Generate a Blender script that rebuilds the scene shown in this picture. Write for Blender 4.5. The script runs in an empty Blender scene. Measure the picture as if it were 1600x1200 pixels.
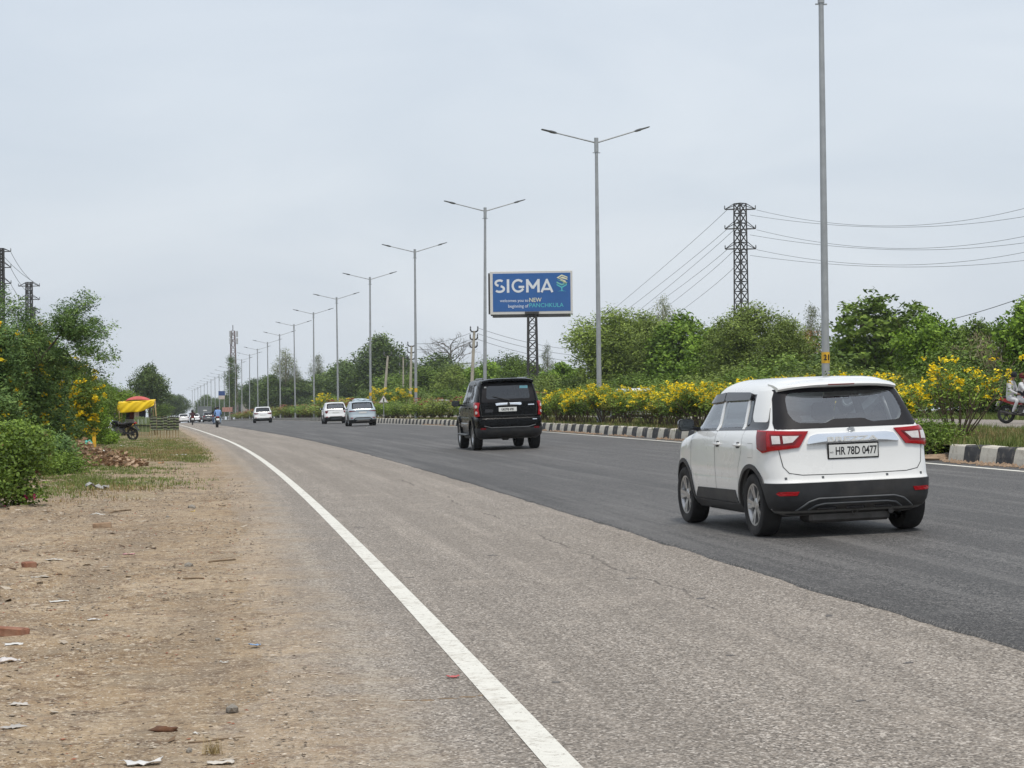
import bpy, bmesh, math, random
import numpy as np
from mathutils import Vector, Matrix

R = math.radians
SC = bpy.context.scene
COL = SC.collection

# ------------------------------------------------------------------ camera
FPX = 3100.0                       # focal length in pixels of a 1600 px wide frame (short tele phone lens)
CAM_H = 1.62
PITCH = math.atan(26.0 / FPX)
ROLL = R(0.65)
cam_d = bpy.data.cameras.new('camera')
cam_d.sensor_width = 36.0
cam_d.lens = FPX / 1600.0 * 36.0
cam_d.clip_start = 0.1
cam_d.clip_end = 6000.0
cam = bpy.data.objects.new('camera', cam_d)
COL.objects.link(cam)
_fw = Vector((0, math.cos(PITCH), math.sin(PITCH)))
_u0 = Vector((0, -math.sin(PITCH), math.cos(PITCH)))
_rt = Vector((1, 0, 0)) * math.cos(ROLL) - _u0 * math.sin(ROLL)
_up = Vector((1, 0, 0)) * math.sin(ROLL) + _u0 * math.cos(ROLL)
cam.matrix_world = Matrix(((_rt.x, _up.x, -_fw.x, 0), (_rt.y, _up.y, -_fw.y, 0), (_rt.z, _up.z, -_fw.z, CAM_H), (0, 0, 0, 1)))
SC.camera = cam

# ------------------------------------------------------------------ world, sun, exposure
SUN_EL, SUN_AZ = R(68), R(165)     # veiled sun, high behind the camera
world = bpy.data.worlds.new('World')
SC.world = world
world.use_nodes = True
wn, wl = world.node_tree.nodes, world.node_tree.links
wn.clear()
w_out = wn.new('ShaderNodeOutputWorld')
w_bg = wn.new('ShaderNodeBackground')
w_bg.inputs['Strength'].default_value = 0.12
sky = wn.new('ShaderNodeTexSky')
sky.sky_type = 'NISHITA'
sky.sun_disc = False
sky.sun_elevation = SUN_EL
sky.sun_rotation = SUN_AZ
sky.air_density = 1.4
sky.dust_density = 3.0
tc = wn.new('ShaderNodeTexCoord')
mp = wn.new('ShaderNodeMapping')
mp.inputs['Scale'].default_value = (1.0, 1.0, 2.6)
wl.new(tc.outputs['Generated'], mp.inputs['Vector'])
n1 = wn.new('ShaderNodeTexNoise')
n1.inputs['Scale'].default_value = 5.0
n1.inputs['Detail'].default_value = 5.0
n1.inputs['Roughness'].default_value = 0.5
n1.inputs['Distortion'].default_value = 0.5
wl.new(mp.outputs['Vector'], n1.inputs['Vector'])
ramp = wn.new('ShaderNodeValToRGB')               # a thin, even sheet of cloud
ramp.color_ramp.elements[0].position = 0.3
ramp.color_ramp.elements[0].color = (3.42, 3.78, 4.28, 1)
ramp.color_ramp.elements[1].position = 0.72
ramp.color_ramp.elements[1].color = (4.05, 4.35, 4.75, 1)
wl.new(n1.outputs['Fac'], ramp.inputs['Fac'])
wmix = wn.new('ShaderNodeMixRGB')
wmix.inputs['Fac'].default_value = 0.9
wl.new(sky.outputs['Color'], wmix.inputs['Color1'])
wl.new(ramp.outputs['Color'], wmix.inputs['Color2'])
wl.new(wmix.outputs['Color'], w_bg.inputs['Color'])
wl.new(w_bg.outputs['Background'], w_out.inputs['Surface'])

sun_d = bpy.data.lights.new('sun', 'SUN')
sun_d.energy = 1.5
sun_d.angle = R(11)
sun_d.color = (1.0, 0.95, 0.87)
sun = bpy.data.objects.new('sun', sun_d)
COL.objects.link(sun)
_sd = Vector((math.sin(SUN_AZ) * math.cos(SUN_EL), math.cos(SUN_AZ) * math.cos(SUN_EL), math.sin(SUN_EL)))
sun.rotation_euler = (-_sd).to_track_quat('-Z', 'Y').to_euler()
sun.location = _sd * 100

vs = SC.view_settings
vs.view_transform = 'Standard'
vs.look = 'None'
vs.exposure = 0.64
vs.gamma = 1.0
vs.use_curve_mapping = False
SC.cycles.max_bounces = 8
SC.cycles.diffuse_bounces = 3
SC.cycles.glossy_bounces = 3
SC.cycles.transmission_bounces = 6
SC.cycles.transparent_max_bounces = 12
SC.cycles.volume_bounces = 1
SC.cycles.use_denoising = True

# ------------------------------------------------------------------ the lie of the land
_py = np.array([-60, 0, 60, 93, 132, 159, 203, 240, 346, 400, 671, 1200, 2500, 4200], float)
_pz = np.array([0, 0, 0, -.05, -.2, -.32, -.57, -.82, -1.7, -2.2, -5.0, -11, -26, -45], float)
_ty = np.arange(-60, 4200, 2.0)
_tz = np.interp(_ty, _py, _pz)
for _ in range(3):
    _k = np.ones(9) / 9
    _tz = np.convolve(np.pad(_tz, 4, mode='edge'), _k, mode='valid')


def gz(y):
    """height of the road along its length: level, then falling gently away"""
    return float(np.interp(y, _ty, _tz))


_X95 = 1.426 - .138 * 95.5 - .0002407 * 95.5 ** 2


def edge_x(y):
    """the white edge line: the road bends gently to the left, then runs straight"""
    y = np.asarray(y, float)
    far = _X95 - .184 * (y - 95.5) - .000016 * np.clip(np.minimum(y, 1200) - 350, 0, None) ** 2
    r_ = np.where(y <= 95.5, 1.426 - .138 * y - .0002407 * y * y, far)
    return float(r_) if r_.ndim == 0 else r_


def heading(y):
    return math.atan2(-(edge_x(y + .5) - edge_x(y - .5)), 1.0)      # rotation about z that turns +Y along the road


def kerb_off(y):
    return float(np.interp(y, [30, 38, 60, 78, 113, 150, 400], [12.5, 12.6, 12.9, 13.2, 13.5, 13.1, 13.0]))


CAMBER = .026                     # the carriageway rises gently towards the median


def camber(o):
    return CAMBER * np.clip(o, 0, 13.0)


def on(off, y, z=0.0):
    """a point `off` metres to the right of the edge line at distance y"""
    return (edge_x(y) + off, y, gz(y) + float(camber(off)) + z)


def ratio(px, py=626.0):
    d = _fw * FPX + _rt * (px - 800) + _up * (600 - py)
    return d.x / d.y, d.z / d.y


def dist_for(px, off):
    """distance at which a line `off` metres right of the edge line is seen in direction px"""
    k = ratio(px)[0]
    ys = np.arange(20, 1500, 0.5)
    hit = np.nonzero(edge_x(ys) + off - k * ys <= 0)[0]
    return float(ys[hit[0]]) if len(hit) else 1400.0


def top_height(py, y, px=800):
    """height above the local ground of something whose top is seen at py"""
    return CAM_H + ratio(px, py)[1] * y - gz(y)


def ground_at(px, py):
    kx, kz = ratio(px, py)
    ys = np.arange(4, 900, 0.05)
    zz = CAM_H + kz * ys - np.interp(ys, _ty, _tz) - camber(kx * ys - edge_x(ys))
    i = int(np.argmax(zz <= 0))
    y = float(ys[i])
    return kx * y, y


# ------------------------------------------------------------------ object helpers
def tag(o, label=None, cat=None, group=None, kind=None):
    if label: o['label'] = label
    if cat: o['category'] = cat
    if group: o['group'] = group
    if kind: o['kind'] = kind
    return o


def thing(name, label, cat, loc=(0, 0, 0), rz=0.0, group=None, scale=1.0):
    o = bpy.data.objects.new(name, None)
    o.empty_display_size = 0.2
    COL.objects.link(o)
    o.location = loc
    o.rotation_euler = (0, 0, rz)
    o.scale = (scale, scale, scale)
    return tag(o, label, cat, group)


def link(name, me, parent=None, loc=(0, 0, 0), rot=(0, 0, 0), scale=(1, 1, 1)):
    o = bpy.data.objects.new(name, me)
    COL.objects.link(o)
    o.parent = parent
    o.location = loc
    o.rotation_euler = rot
    o.scale = scale
    return o


def copy_tree(o, parent=None):
    c = o.copy()
    COL.objects.link(c)
    c.parent = parent
    for ch in list(o.children):
        copy_tree(ch, c)
    return c


def np_mesh(name, V, F, m, smooth=False, attrs=None):
    """mesh from arrays; F is an (n,4) or (n,3) array"""
    V = np.asarray(V, np.float32)
    F = np.asarray(F, np.int32)
    me = bpy.data.meshes.new(name)
    me.vertices.add(len(V))
    me.vertices.foreach_set('co', V.ravel())
    k = F.shape[1]
    me.loops.add(F.size)
    me.loops.foreach_set('vertex_index', F.ravel())
    me.polygons.add(len(F))
    me.polygons.foreach_set('loop_start', np.arange(0, F.size, k, dtype=np.int32))
    me.polygons.foreach_set('loop_total', np.full(len(F), k, np.int32))
    me.polygons.foreach_set('use_smooth', np.full(len(F), smooth))
    for an, (dom, arr) in (attrs or {}).items():
        a = me.attributes.new(an, 'FLOAT', dom)
        a.data.foreach_set('value', np.asarray(arr, np.float32))
    me.update(calc_edges=True)
    for mm in (m if isinstance(m, (list, tuple)) else [m]):
        me.materials.append(mm)
    return me


class MB:
    """collects simple shapes, then links them as ONE mesh object"""
    def __init__(s):
        s.v, s.f, s.mi = [], [], []
        s.cur = 0

    def add(s, vs, fs):
        b = len(s.v)
        s.v += [tuple(v) for v in vs]
        s.f += [tuple(b + i for i in f) for f in fs]
        s.mi += [s.cur] * len(fs)
        return s

    def box(s, c, sz, M=None, bev=0.0):
        x, y, z = [k / 2 for k in sz]
        if bev > 0:
            b = min(bev, x * .9, y * .9, z * .9)
            pts, out = [], []
            for sx in (-1, 1):
                for sy in (-1, 1):
                    for sz_ in (-1, 1):
                        out.append((sx * (x - b), sy * (y - b), sz_ * z))
                        out.append((sx * (x - b), sy * y, sz_ * (z - b)))
                        out.append((sx * x, sy * (y - b), sz_ * (z - b)))
            bm = bmesh.new()
            for p in out: bm.verts.new(p)
            bmesh.ops.convex_hull(bm, input=bm.verts)
            bm.verts.index_update()
            vv = [v.co.copy() for v in bm.verts]
            ff = [[v.index for v in f.verts] for f in bm.faces]
            bm.free()
        else:
            vv = [Vector(p) for p in ((-x, -y, -z), (x, -y, -z), (x, y, -z), (-x, y, -z), (-x, -y, z), (x, -y, z), (x, y, z), (-x, y, z))]
            ff = [(0, 3, 2, 1), (4, 5, 6, 7), (0, 1, 5, 4), (1, 2, 6, 5), (2, 3, 7, 6), (3, 0, 4, 7)]
        if M is not None: vv = [M @ v for v in vv]
        c = Vector(c)
        return s.add([v + c for v in vv], ff)

    def tube(s, pts, rad, n=8, cap=True):
        pts = [Vector(p) for p in pts]
        if not isinstance(rad, (list, tuple)): rad = [rad] * len(pts)
        vv, ff = [], []
        ref = None
        for i, p in enumerate(pts):
            d = (pts[min(i + 1, len(pts) - 1)] - pts[max(i - 1, 0)])
            if d.length < 1e-9: d = Vector((0, 0, 1))
            d.normalize()
            if ref is None:
                ref = d.orthogonal().normalized()
            a = (ref - d * ref.dot(d))
            if a.length < 1e-6: a = d.orthogonal()
            a.normalize(); ref = a
            b = d.cross(a)
            for k in range(n):
                t = 2 * math.pi * k / n
                vv.append(p + (a * math.cos(t) + b * math.sin(t)) * rad[i])
        for i in range(len(pts) - 1):
            for k in range(n):
                k2 = (k + 1) % n
                ff.append((i * n + k, i * n + k2, (i + 1) * n + k2, (i + 1) * n + k))
        if cap:
            ff.append(tuple(range(n - 1, -1, -1)))
            ff.append(tuple((len(pts) - 1) * n + k for k in range(n)))
        return s.add(vv, ff)

    def bar(s, a, b, w):
        """square section bar between two points"""
        a, b = Vector(a), Vector(b)
        d = (b - a)
        L = d.length
        if L < 1e-6: return s
        q = d.to_track_quat('Y', 'Z').to_matrix()
        w = w if isinstance(w, (tuple, list)) else (w, w)
        return s.box((a + b) / 2, (w[0], L, w[1]), q)

    def lathe(s, prof, n=24, M=None, c=(0, 0, 0), axis='z', caps=True):
        """prof: list of (r, h) around the axis"""
        vv, ff = [], []
        for (r_, h_) in prof:
            for k in range(n):
                t = 2 * math.pi * k / n
                p = Vector((r_ * math.cos(t), r_ * math.sin(t), h_))
                if axis == 'x': p = Vector((p.z, p.x, p.y))
                elif axis == 'y': p = Vector((p.y, p.z, p.x))
                vv.append(p)
        for i in range(len(prof) - 1):
            for k in range(n):
                k2 = (k + 1) % n
                ff.append((i * n + k, i * n + k2, (i + 1) * n + k2, (i + 1) * n + k))
        if caps and prof[0][0] > 1e-4: ff.append(tuple(range(n - 1, -1, -1)))
        if caps and prof[-1][0] > 1e-4: ff.append(tuple((len(prof) - 1) * n + k for k in range(n)))
        c = Vector(c)
        if M is not None: vv = [M @ v for v in vv]
        return s.add([v + c for v in vv], ff)

    def prism(s, poly, h0, h1, axis='z'):
        """extrude a 2-D outline along an axis; (a,b) are the two other axes in order"""
        n = len(poly)
        def pt(a, b, h):
            return {'z': (a, b, h), 'y': (a, h, b), 'x': (h, a, b)}[axis]
        vv = [pt(a, b, h0) for a, b in poly] + [pt(a, b, h1) for a, b in poly]
        ff = [tuple(range(n)), tuple(range(2 * n - 1, n - 1, -1))]
        ff += [(i, n + i, n + (i + 1) % n, (i + 1) % n) for i in range(n)]
        return s.add(vv, ff)

    def mesh(s, name, m, smooth=False):
        me = bpy.data.meshes.new(name)
        me.from_pydata(s.v, [], s.f)
        ms = m if isinstance(m, (list, tuple)) else [m]
        for mm in ms: me.materials.append(mm)
        if len(ms) > 1: me.polygons.foreach_set('material_index', s.mi)
        bm = bmesh.new(); bm.from_mesh(me)
        bmesh.ops.recalc_face_normals(bm, faces=bm.faces)
        bm.to_mesh(me); bm.free()
        if smooth:
            me.polygons.foreach_set('use_smooth', [True] * len(me.polygons))
            if smooth != 'all':
                me.set_sharp_from_angle(angle=R(38))
        me.update()
        return me

    def build(s, name, m, parent=None, loc=(0, 0, 0), rot=(0, 0, 0), smooth=False):
        return link(name, s.mesh(name, m, smooth), parent, loc, rot)


# ------------------------------------------------------------------ materials
def new_mat(name):
    m = bpy.data.materials.new(name)
    m.use_nodes = True
    nt = m.node_tree
    return m, nt.nodes, nt.links, nt.nodes['Principled BSDF']


def setp(b, **k):
    for kk, v in k.items():
        kk = {'rough': 'Roughness', 'metal': 'Metallic', 'coat': 'Coat Weight', 'coat_rough': 'Coat Roughness', 'trans': 'Transmission Weight',
              'ior': 'IOR', 'spec': 'Specular IOR Level', 'emis': 'Emission Strength', 'alpha': 'Alpha'}[kk]
        b.inputs[kk].default_value = v


def noise(N, L, scale, detail=4, rough=.55, coord='Object', dist=0.0, vec=None):
    n = N.new('ShaderNodeTexNoise')
    n.inputs['Scale'].default_value = scale
    n.inputs['Detail'].default_value = detail
    n.inputs['Roughness'].default_value = rough
    n.inputs['Distortion'].default_value = dist
    if vec is None:
        t = N.new('ShaderNodeTexCoord')
        vec = t.outputs[coord]
    L.new(vec, n.inputs['Vector'])
    return n.outputs['Fac']


def cramp(N, L, fac, stops):
    r = N.new('ShaderNodeValToRGB')
    e = r.color_ramp.elements
    while len(e) < len(stops): e.new(0.5)
    for i, (p, c) in enumerate(stops):
        e[i].position = p
        e[i].color = (c[0], c[1], c[2], 1) if not isinstance(c, (int, float)) else (c, c, c, 1)
    L.new(fac, r.inputs['Fac'])
    return r.outputs['Color']


def mixc(N, L, fac, a, b, mode='MIX'):
    m = N.new('ShaderNodeMixRGB')
    m.blend_type = mode
    for s, v in (('Fac', fac), ('Color1', a), ('Color2', b)):
        if isinstance(v, (int, float)): m.inputs[s].default_value = v if s == 'Fac' else (v, v, v, 1)
        elif isinstance(v, tuple): m.inputs[s].default_value = (*v[:3], 1)
        else: L.new(v, m.inputs[s])
    return m.outputs['Color']


def math_n(N, L, op, a, b=0.5, clamp=False):
    m = N.new('ShaderNodeMath')
    m.operation = op
    m.use_clamp = clamp
    for i, v in enumerate((a, b)):
        if isinstance(v, (int, float)): m.inputs[i].default_value = v
        else: L.new(v, m.inputs[i])
    return m.outputs[0]


def bump(N, L, b, h, strength=.3, dist=.01):
    n = N.new('ShaderNodeBump')
    n.inputs['Strength'].default_value = strength
    n.inputs['Distance'].default_value = dist
    L.new(h, n.inputs['Height'])
    L.new(n.outputs['Normal'], b.inputs['Normal'])


def simple(name, col, rough=.6, var=.12, scale=6.0, grime=None, bumps=0.0, **k):
    """a plain surface with a little unevenness of tone"""
    m, N, L, b = new_mat(name)
    f = noise(N, L, scale, 5, .6)
    lo = tuple(c * (1 - var) for c in col)
    hi = tuple(min(1, c * (1 + var)) for c in col)
    c = cramp(N, L, f, [(.3, lo), (.7, hi)])
    if grime:
        f2 = noise(N, L, scale * .35, 6, .65)
        c = mixc(N, L, cramp(N, L, f2, [(.48, 0.0), (.75, .6)]), c, grime)
    L.new(c, b.inputs['Base Color'])
    setp(b, rough=rough, **k)
    if bumps:
        bump(N, L, b, noise(N, L, scale * 8, 4, .6), bumps)
    return m


def leaf_mat(name, dark, mid, light, trans=.16, rough=.55):
    m, N, L, b = new_mat(name)
    a = N.new('ShaderNodeAttribute'); a.attribute_name = 'tint'
    oi = N.new('ShaderNodeObjectInfo')
    c = cramp(N, L, a.outputs['Fac'], [(0.0, dark), (.5, mid), (1.0, light)])
    hs = N.new('ShaderNodeHueSaturation')
    hs.inputs['Saturation'].default_value = 1.0
    v = N.new('ShaderNodeMapRange')
    v.inputs['To Min'].default_value = .85; v.inputs['To Max'].default_value = 1.15
    L.new(oi.outputs['Random'], v.inputs['Value'])
    L.new(v.outputs['Result'], hs.inputs['Value'])
    L.new(c, hs.inputs['Color'])
    L.new(hs.outputs['Color'], b.inputs['Base Color'])
    setp(b, rough=rough, spec=.25)
    t = N.new('ShaderNodeBsdfTranslucent')
    L.new(hs.outputs['Color'], t.inputs['Color'])
    mx = N.new('ShaderNodeMixShader')
    mx.inputs['Fac'].default_value = trans
    L.new(b.outputs['BSDF'], mx.inputs[1]); L.new(t.outputs['BSDF'], mx.inputs[2])
    L.new(mx.outputs['Shader'], N['Material Output'].inputs['Surface'])
    return m


M = {}
ORD = ['first', 'second', 'third', 'fourth', 'fifth', 'sixth', 'seventh', 'eighth', 'ninth', 'tenth', 'eleventh', 'twelfth', 'thirteenth',
       'fourteenth', 'fifteenth', 'sixteenth', 'seventeenth', 'eighteenth', 'nineteenth', 'twentieth', 'twenty-first', 'twenty-second',
       'twenty-third', 'twenty-fourth', 'twenty-fifth', 'twenty-sixth', 'twenty-seventh', 'twenty-eighth', 'twenty-ninth', 'thirtieth']


def text_mesh(body, size, m, parent, name, loc, rot, font_scale=(1, 1), align='CENTER', depth=.002, bold=0.0):
    cu = bpy.data.curves.new(name, 'FONT')
    cu.body = body
    cu.size = size
    cu.align_x = align
    cu.align_y = 'CENTER'
    cu.extrude = depth
    cu.offset = bold
    cu.resolution_u = 4
    tmp = bpy.data.objects.new(name, cu)
    COL.objects.link(tmp)
    dg = bpy.context.evaluated_depsgraph_get()
    me = bpy.data.meshes.new_from_object(tmp.evaluated_get(dg))
    bpy.data.objects.remove(tmp)
    bpy.data.curves.remove(cu)
    me.materials.clear()
    me.materials.append(m)
    o = link(name, me, parent, loc, rot)
    o.scale = (font_scale[0], font_scale[1], 1)
    return o
# ================================================================== ground, roads, kerb
def _hash(ix, iy, seed):
    h = (ix.astype(np.int64) * 374761393 + iy.astype(np.int64) * 668265263 + seed * 974711) & 0x7fffffff
    h = ((h ^ (h >> 13)) * 1274126177) & 0x7fffffff
    return ((h ^ (h >> 16)) & 0xffff) / 65535.0


def vnoise(x, y, seed=0, octaves=4):
    x = np.asarray(x, float); y = np.asarray(y, float)
    out = np.zeros_like(x); amp = 1.0; tot = 0
    for o in range(octaves):
        ix, iy = np.floor(x), np.floor(y)
        fx, fy = x - ix, y - iy
        fx = fx * fx * (3 - 2 * fx); fy = fy * fy * (3 - 2 * fy)
        v = (_hash(ix, iy, seed + o) * (1 - fx) + _hash(ix + 1, iy, seed + o) * fx) * (1 - fy) + \
            (_hash(ix, iy + 1, seed + o) * (1 - fx) + _hash(ix + 1, iy + 1, seed + o) * fx) * fy
        out += amp * v; tot += amp; amp *= .5; x = x * 2.03 + 7; y = y * 2.03 + 3
    return out / tot


def strip(name, m, ys, offs, zf, smooth=True):
    """a sheet laid along the road: offs(y) -> list of offsets, zf(off, y) -> height above the road datum"""
    V, AO, AL = [], [], []
    nc = len(offs(ys[0]))
    for y in ys:
        for o in offs(y):
            V.append((edge_x(y) + o, y, gz(y) + float(camber(o)) + zf(o, y))); AO.append(o); AL.append(y)
    i = np.arange(len(ys) - 1)[:, None] * nc + np.arange(nc - 1)[None, :]
    F = np.stack([i, i + 1, i + nc + 1, i + nc], -1).reshape(-1, 4)
    me = np_mesh(name, V, F, m, smooth, {'off': ('POINT', AO), 'along': ('POINT', AL)})
    return tag(link(name, me), kind='structure')


def off_attr(N):
    a = N.new('ShaderNodeAttribute'); a.attribute_name = 'off'
    b = N.new('ShaderNodeAttribute'); b.attribute_name = 'along'
    return a.outputs['Fac'], b.outputs['Fac']


def maprange(N, L, v, a, b, c=0.0, d=1.0, smooth=True):
    n = N.new('ShaderNodeMapRange')
    n.interpolation_type = 'SMOOTHSTEP' if smooth else 'LINEAR'
    for k, val in (('From Min', a), ('From Max', b), ('To Min', c), ('To Max', d)): n.inputs[k].default_value = val
    L.new(v, n.inputs['Value'])
    return n.outputs['Result']


def dirt_colour(N, L):
    f1 = noise(N, L, .55, 5, .6)
    c = cramp(N, L, f1, [(.28, (.225, .155, .09)), (.45, (.325, .235, .145)), (.6, (.405, .305, .20)), (.78, (.48, .395, .285))])
    f2 = noise(N, L, 1.7, 7, .75, dist=.6)
    c = mixc(N, L, cramp(N, L, f2, [(.47, 0.0), (.64, .65)]), c, (.285, .24, .18))           # grey silt
    f8 = noise(N, L, .8, 7, .7, dist=.8)
    c = mixc(N, L, cramp(N, L, f8, [(.52, 0.0), (.66, .7)]), c, (.20, .155, .115))           # old damp patches
    f6 = noise(N, L, 1.1, 6, .7, dist=1.0)
    c = mixc(N, L, cramp(N, L, f6, [(.58, 0.0), (.70, .4)]), c, (.33, .19, .105))             # reddish earth
    f3 = noise(N, L, 6.0, 8, .8)
    c = mixc(N, L, cramp(N, L, f3, [(.51, 0.0), (.60, .9)]), c, (.15, .10, .065))           # damp, dark crumbs
    f7 = noise(N, L, 11.0, 6, .8)
    c = mixc(N, L, cramp(N, L, f7, [(.54, 0.0), (.62, .8)]), c, (.60, .49, .36))             # dry crust
    o2, al2 = off_attr(N)
    cmb = N.new('ShaderNodeCombineXYZ'); L.new(o2, cmb.inputs['X']); L.new(math_n(N, L, 'MULTIPLY', al2, .05), cmb.inputs['Y'])
    fs = noise(N, L, 1.5, 5, .65, vec=cmb.outputs['Vector'])
    c = mixc(N, L, cramp(N, L, fs, [(.34, .55), (.50, 0.0)]), c, (.19, .15, .11))            # wheel-worn streaks
    f4 = noise(N, L, 38.0, 3, .6)
    c = mixc(N, L, cramp(N, L, f4, [(.58, 0.0), (.66, .9)]), c, (.58, .50, .40))             # pale grit
    f5 = noise(N, L, 55.0, 3, .6)
    c = mixc(N, L, cramp(N, L, f5, [(.58, 0.0), (.66, .85)]), c, (.09, .07, .055))
    return c


# ---- dirt / ground
m, N, L, b = new_mat('verge_dirt')
o_, al_ = off_attr(N)
c = dirt_colour(N, L)
far = maprange(N, L, al_, 60, 140)
green = cramp(N, L, noise(N, L, .3, 5, .65), [(.3, (.055, .075, .022)), (.5, (.12, .12, .045)), (.7, (.22, .18, .085))])
side = maprange(N, L, math_n(N, L, 'ABSOLUTE', o_), 7, 12)
c = mixc(N, L, math_n(N, L, 'MAXIMUM', math_n(N, L, 'MULTIPLY', far, .55), side), c, green)
gm = math_n(N, L, 'MULTIPLY', maprange(N, L, al_, 30, 44), maprange(N, L, o_, -2.0, -3.2))
gm = math_n(N, L, 'MULTIPLY', gm, cramp(N, L, noise(N, L, .55, 4, .6), [(.5, 0.0), (.62, .8)]))
c = mixc(N, L, gm, c, (.10, .12, .035))
L.new(c, b.inputs['Base Color'])
setp(b, rough=.95, spec=.1)
hh = math_n(N, L, 'ADD', noise(N, L, 9.0, 6, .7), math_n(N, L, 'MULTIPLY', noise(N, L, 60.0, 3, .6), .35))
bump(N, L, b, hh, .8, .035)
M['dirt'] = m


def asphalt(name, cols, speck_lo, speck_hi, rough, dust):
    m, N, L, b = new_mat(name)
    o_, al_ = off_attr(N)
    c = cramp(N, L, noise(N, L, .5, 5, .6), [(.3, cols[0]), (.7, cols[1])])
    v = N.new('ShaderNodeTexVoronoi'); v.inputs['Scale'].default_value = 80.0
    t = N.new('ShaderNodeTexCoord'); L.new(t.outputs['Object'], v.inputs['Vector'])
    sep = N.new('ShaderNodeSeparateColor'); L.new(v.outputs['Color'], sep.inputs['Color'])
    c = mixc(N, L, cramp(N, L, sep.outputs['Red'], [(.5, 0.0), (.9, 1.0)]), c, speck_hi)      # pale stones
    c = mixc(N, L, cramp(N, L, sep.outputs['Green'], [(.5, 0.0), (.85, 1.0)]), c, speck_lo)    # dark gaps
    f9 = noise(N, L, 26.0, 3, .7)
    c = mixc(N, L, cramp(N, L, f9, [(.44, .45), (.56, 0.0)]), c, speck_lo)
    # long soft wheel streaks along the lane
    mpn = N.new('ShaderNodeCombineXYZ'); L.new(o_, mpn.inputs['X']); L.new(math_n(N, L, 'MULTIPLY', al_, .025), mpn.inputs['Y'])
    st = noise(N, L, 1.3, 4, .6, vec=mpn.outputs['Vector'])
    c = mixc(N, L, cramp(N, L, st, [(.36, .36 if dust else .6), (.56, 0.0)]), c, tuple(k * .66 for k in cols[0]))
    st2 = noise(N, L, 2.6, 5, .65, vec=mpn.outputs['Vector'])
    c = mixc(N, L, cramp(N, L, st2, [(.50, 0.0), (.72, .22 if dust else .5)]), c, tuple(min(1, k * 1.6) for k in cols[1]))
    c = mixc(N, L, cramp(N, L, noise(N, L, .9, 6, .75), [(.55, 0.0), (.75, .35)]), c, tuple(k * 1.5 for k in cols[1]))
    if dust:
        # wandering crack lines and seams
        cv = N.new('ShaderNodeCombineXYZ'); L.new(math_n(N, L, 'MULTIPLY', al_, .35), cv.inputs['X'])
        wob = noise(N, L, 1.0, 8, .72, vec=cv.outputs['Vector'])
        d = math_n(N, L, 'ABSOLUTE', math_n(N, L, 'SUBTRACT', math_n(N, L, 'SUBTRACT', o_, 1.75), math_n(N, L, 'MULTIPLY', wob, .8)))
        line = maprange(N, L, d, .004, .022, 1.0, 0.0)
        brk = cramp(N, L, noise(N, L, .35, 4, .6), [(.47, 0.0), (.55, 1.0)])
        c = mixc(N, L, math_n(N, L, 'MULTIPLY', math_n(N, L, 'MULTIPLY', line, brk), .75), c, (.06, .05, .042))
        vc = N.new('ShaderNodeTexVoronoi'); vc.feature = 'DISTANCE_TO_EDGE'; vc.inputs['Scale'].default_value = .33
        nd = noise(N, L, 1.6, 6, .7)
        ad = N.new('ShaderNodeVectorMath'); ad.operation = 'ADD'
        L.new(t.outputs['Object'], ad.inputs[0]); L.new(nd, ad.inputs[1]); L.new(ad.outputs[0], vc.inputs['Vector'])
        crk = maprange(N, L, vc.outputs['Distance'], .0005, .004, 1.0, 0.0)
        brk2 = cramp(N, L, noise(N, L, .22, 4, .6), [(.52, 0.0), (.6, 1.0)])
        c = mixc(N, L, math_n(N, L, 'MULTIPLY', math_n(N, L, 'MULTIPLY', crk, brk2), .6), c, (.07, .06, .05))
        # dust blown in from the verge
        nz = noise(N, L, 1.1, 6, .7)
        e = math_n(N, L, 'ADD', o_, math_n(N, L, 'MULTIPLY', math_n(N, L, 'SUBTRACT', nz, .5), 1.5))
        dm = maprange(N, L, e, -.25, -1.25, 0.0, .92)
        c = mixc(N, L, dm, c, dirt_colour(N, L))
        # a rough worn track beside the line
        tr = math_n(N, L, 'ABSOLUTE', math_n(N, L, 'ADD', o_, .62))
        tm = math_n(N, L, 'MULTIPLY', maprange(N, L, tr, .03, .16, 1.0, 0.0), cramp(N, L, noise(N, L, 9, 5, .75), [(.5, 0.0), (.62, .8)]))
        c = mixc(N, L, tm, c, (.40, .35, .28))
    L.new(c, b.inputs['Base Color'])
    setp(b, rough=rough, spec=.35)
    hh = math_n(N, L, 'ADD', v.outputs['Distance'], math_n(N, L, 'MULTIPLY', f9, 1.2))
    bump(N, L, b, hh, .55, .006)
    return m


M['old_asphalt'] = asphalt('old_asphalt', ((.262, .224, .184), (.312, .268, .222)), (.095, .081, .068), (.60, .545, .48), .85, True)
M['new_asphalt'] = asphalt('new_asphalt', ((.082, .078, .074), (.118, .112, .105)), (.024, .023, .022), (.26, .245, .23), .66, False)
M['opp_asphalt'] = asphalt('opposite_asphalt', ((.27, .235, .20), (.32, .28, .24)), (.15, .13, .11), (.42, .38, .34), .85, False)

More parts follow.
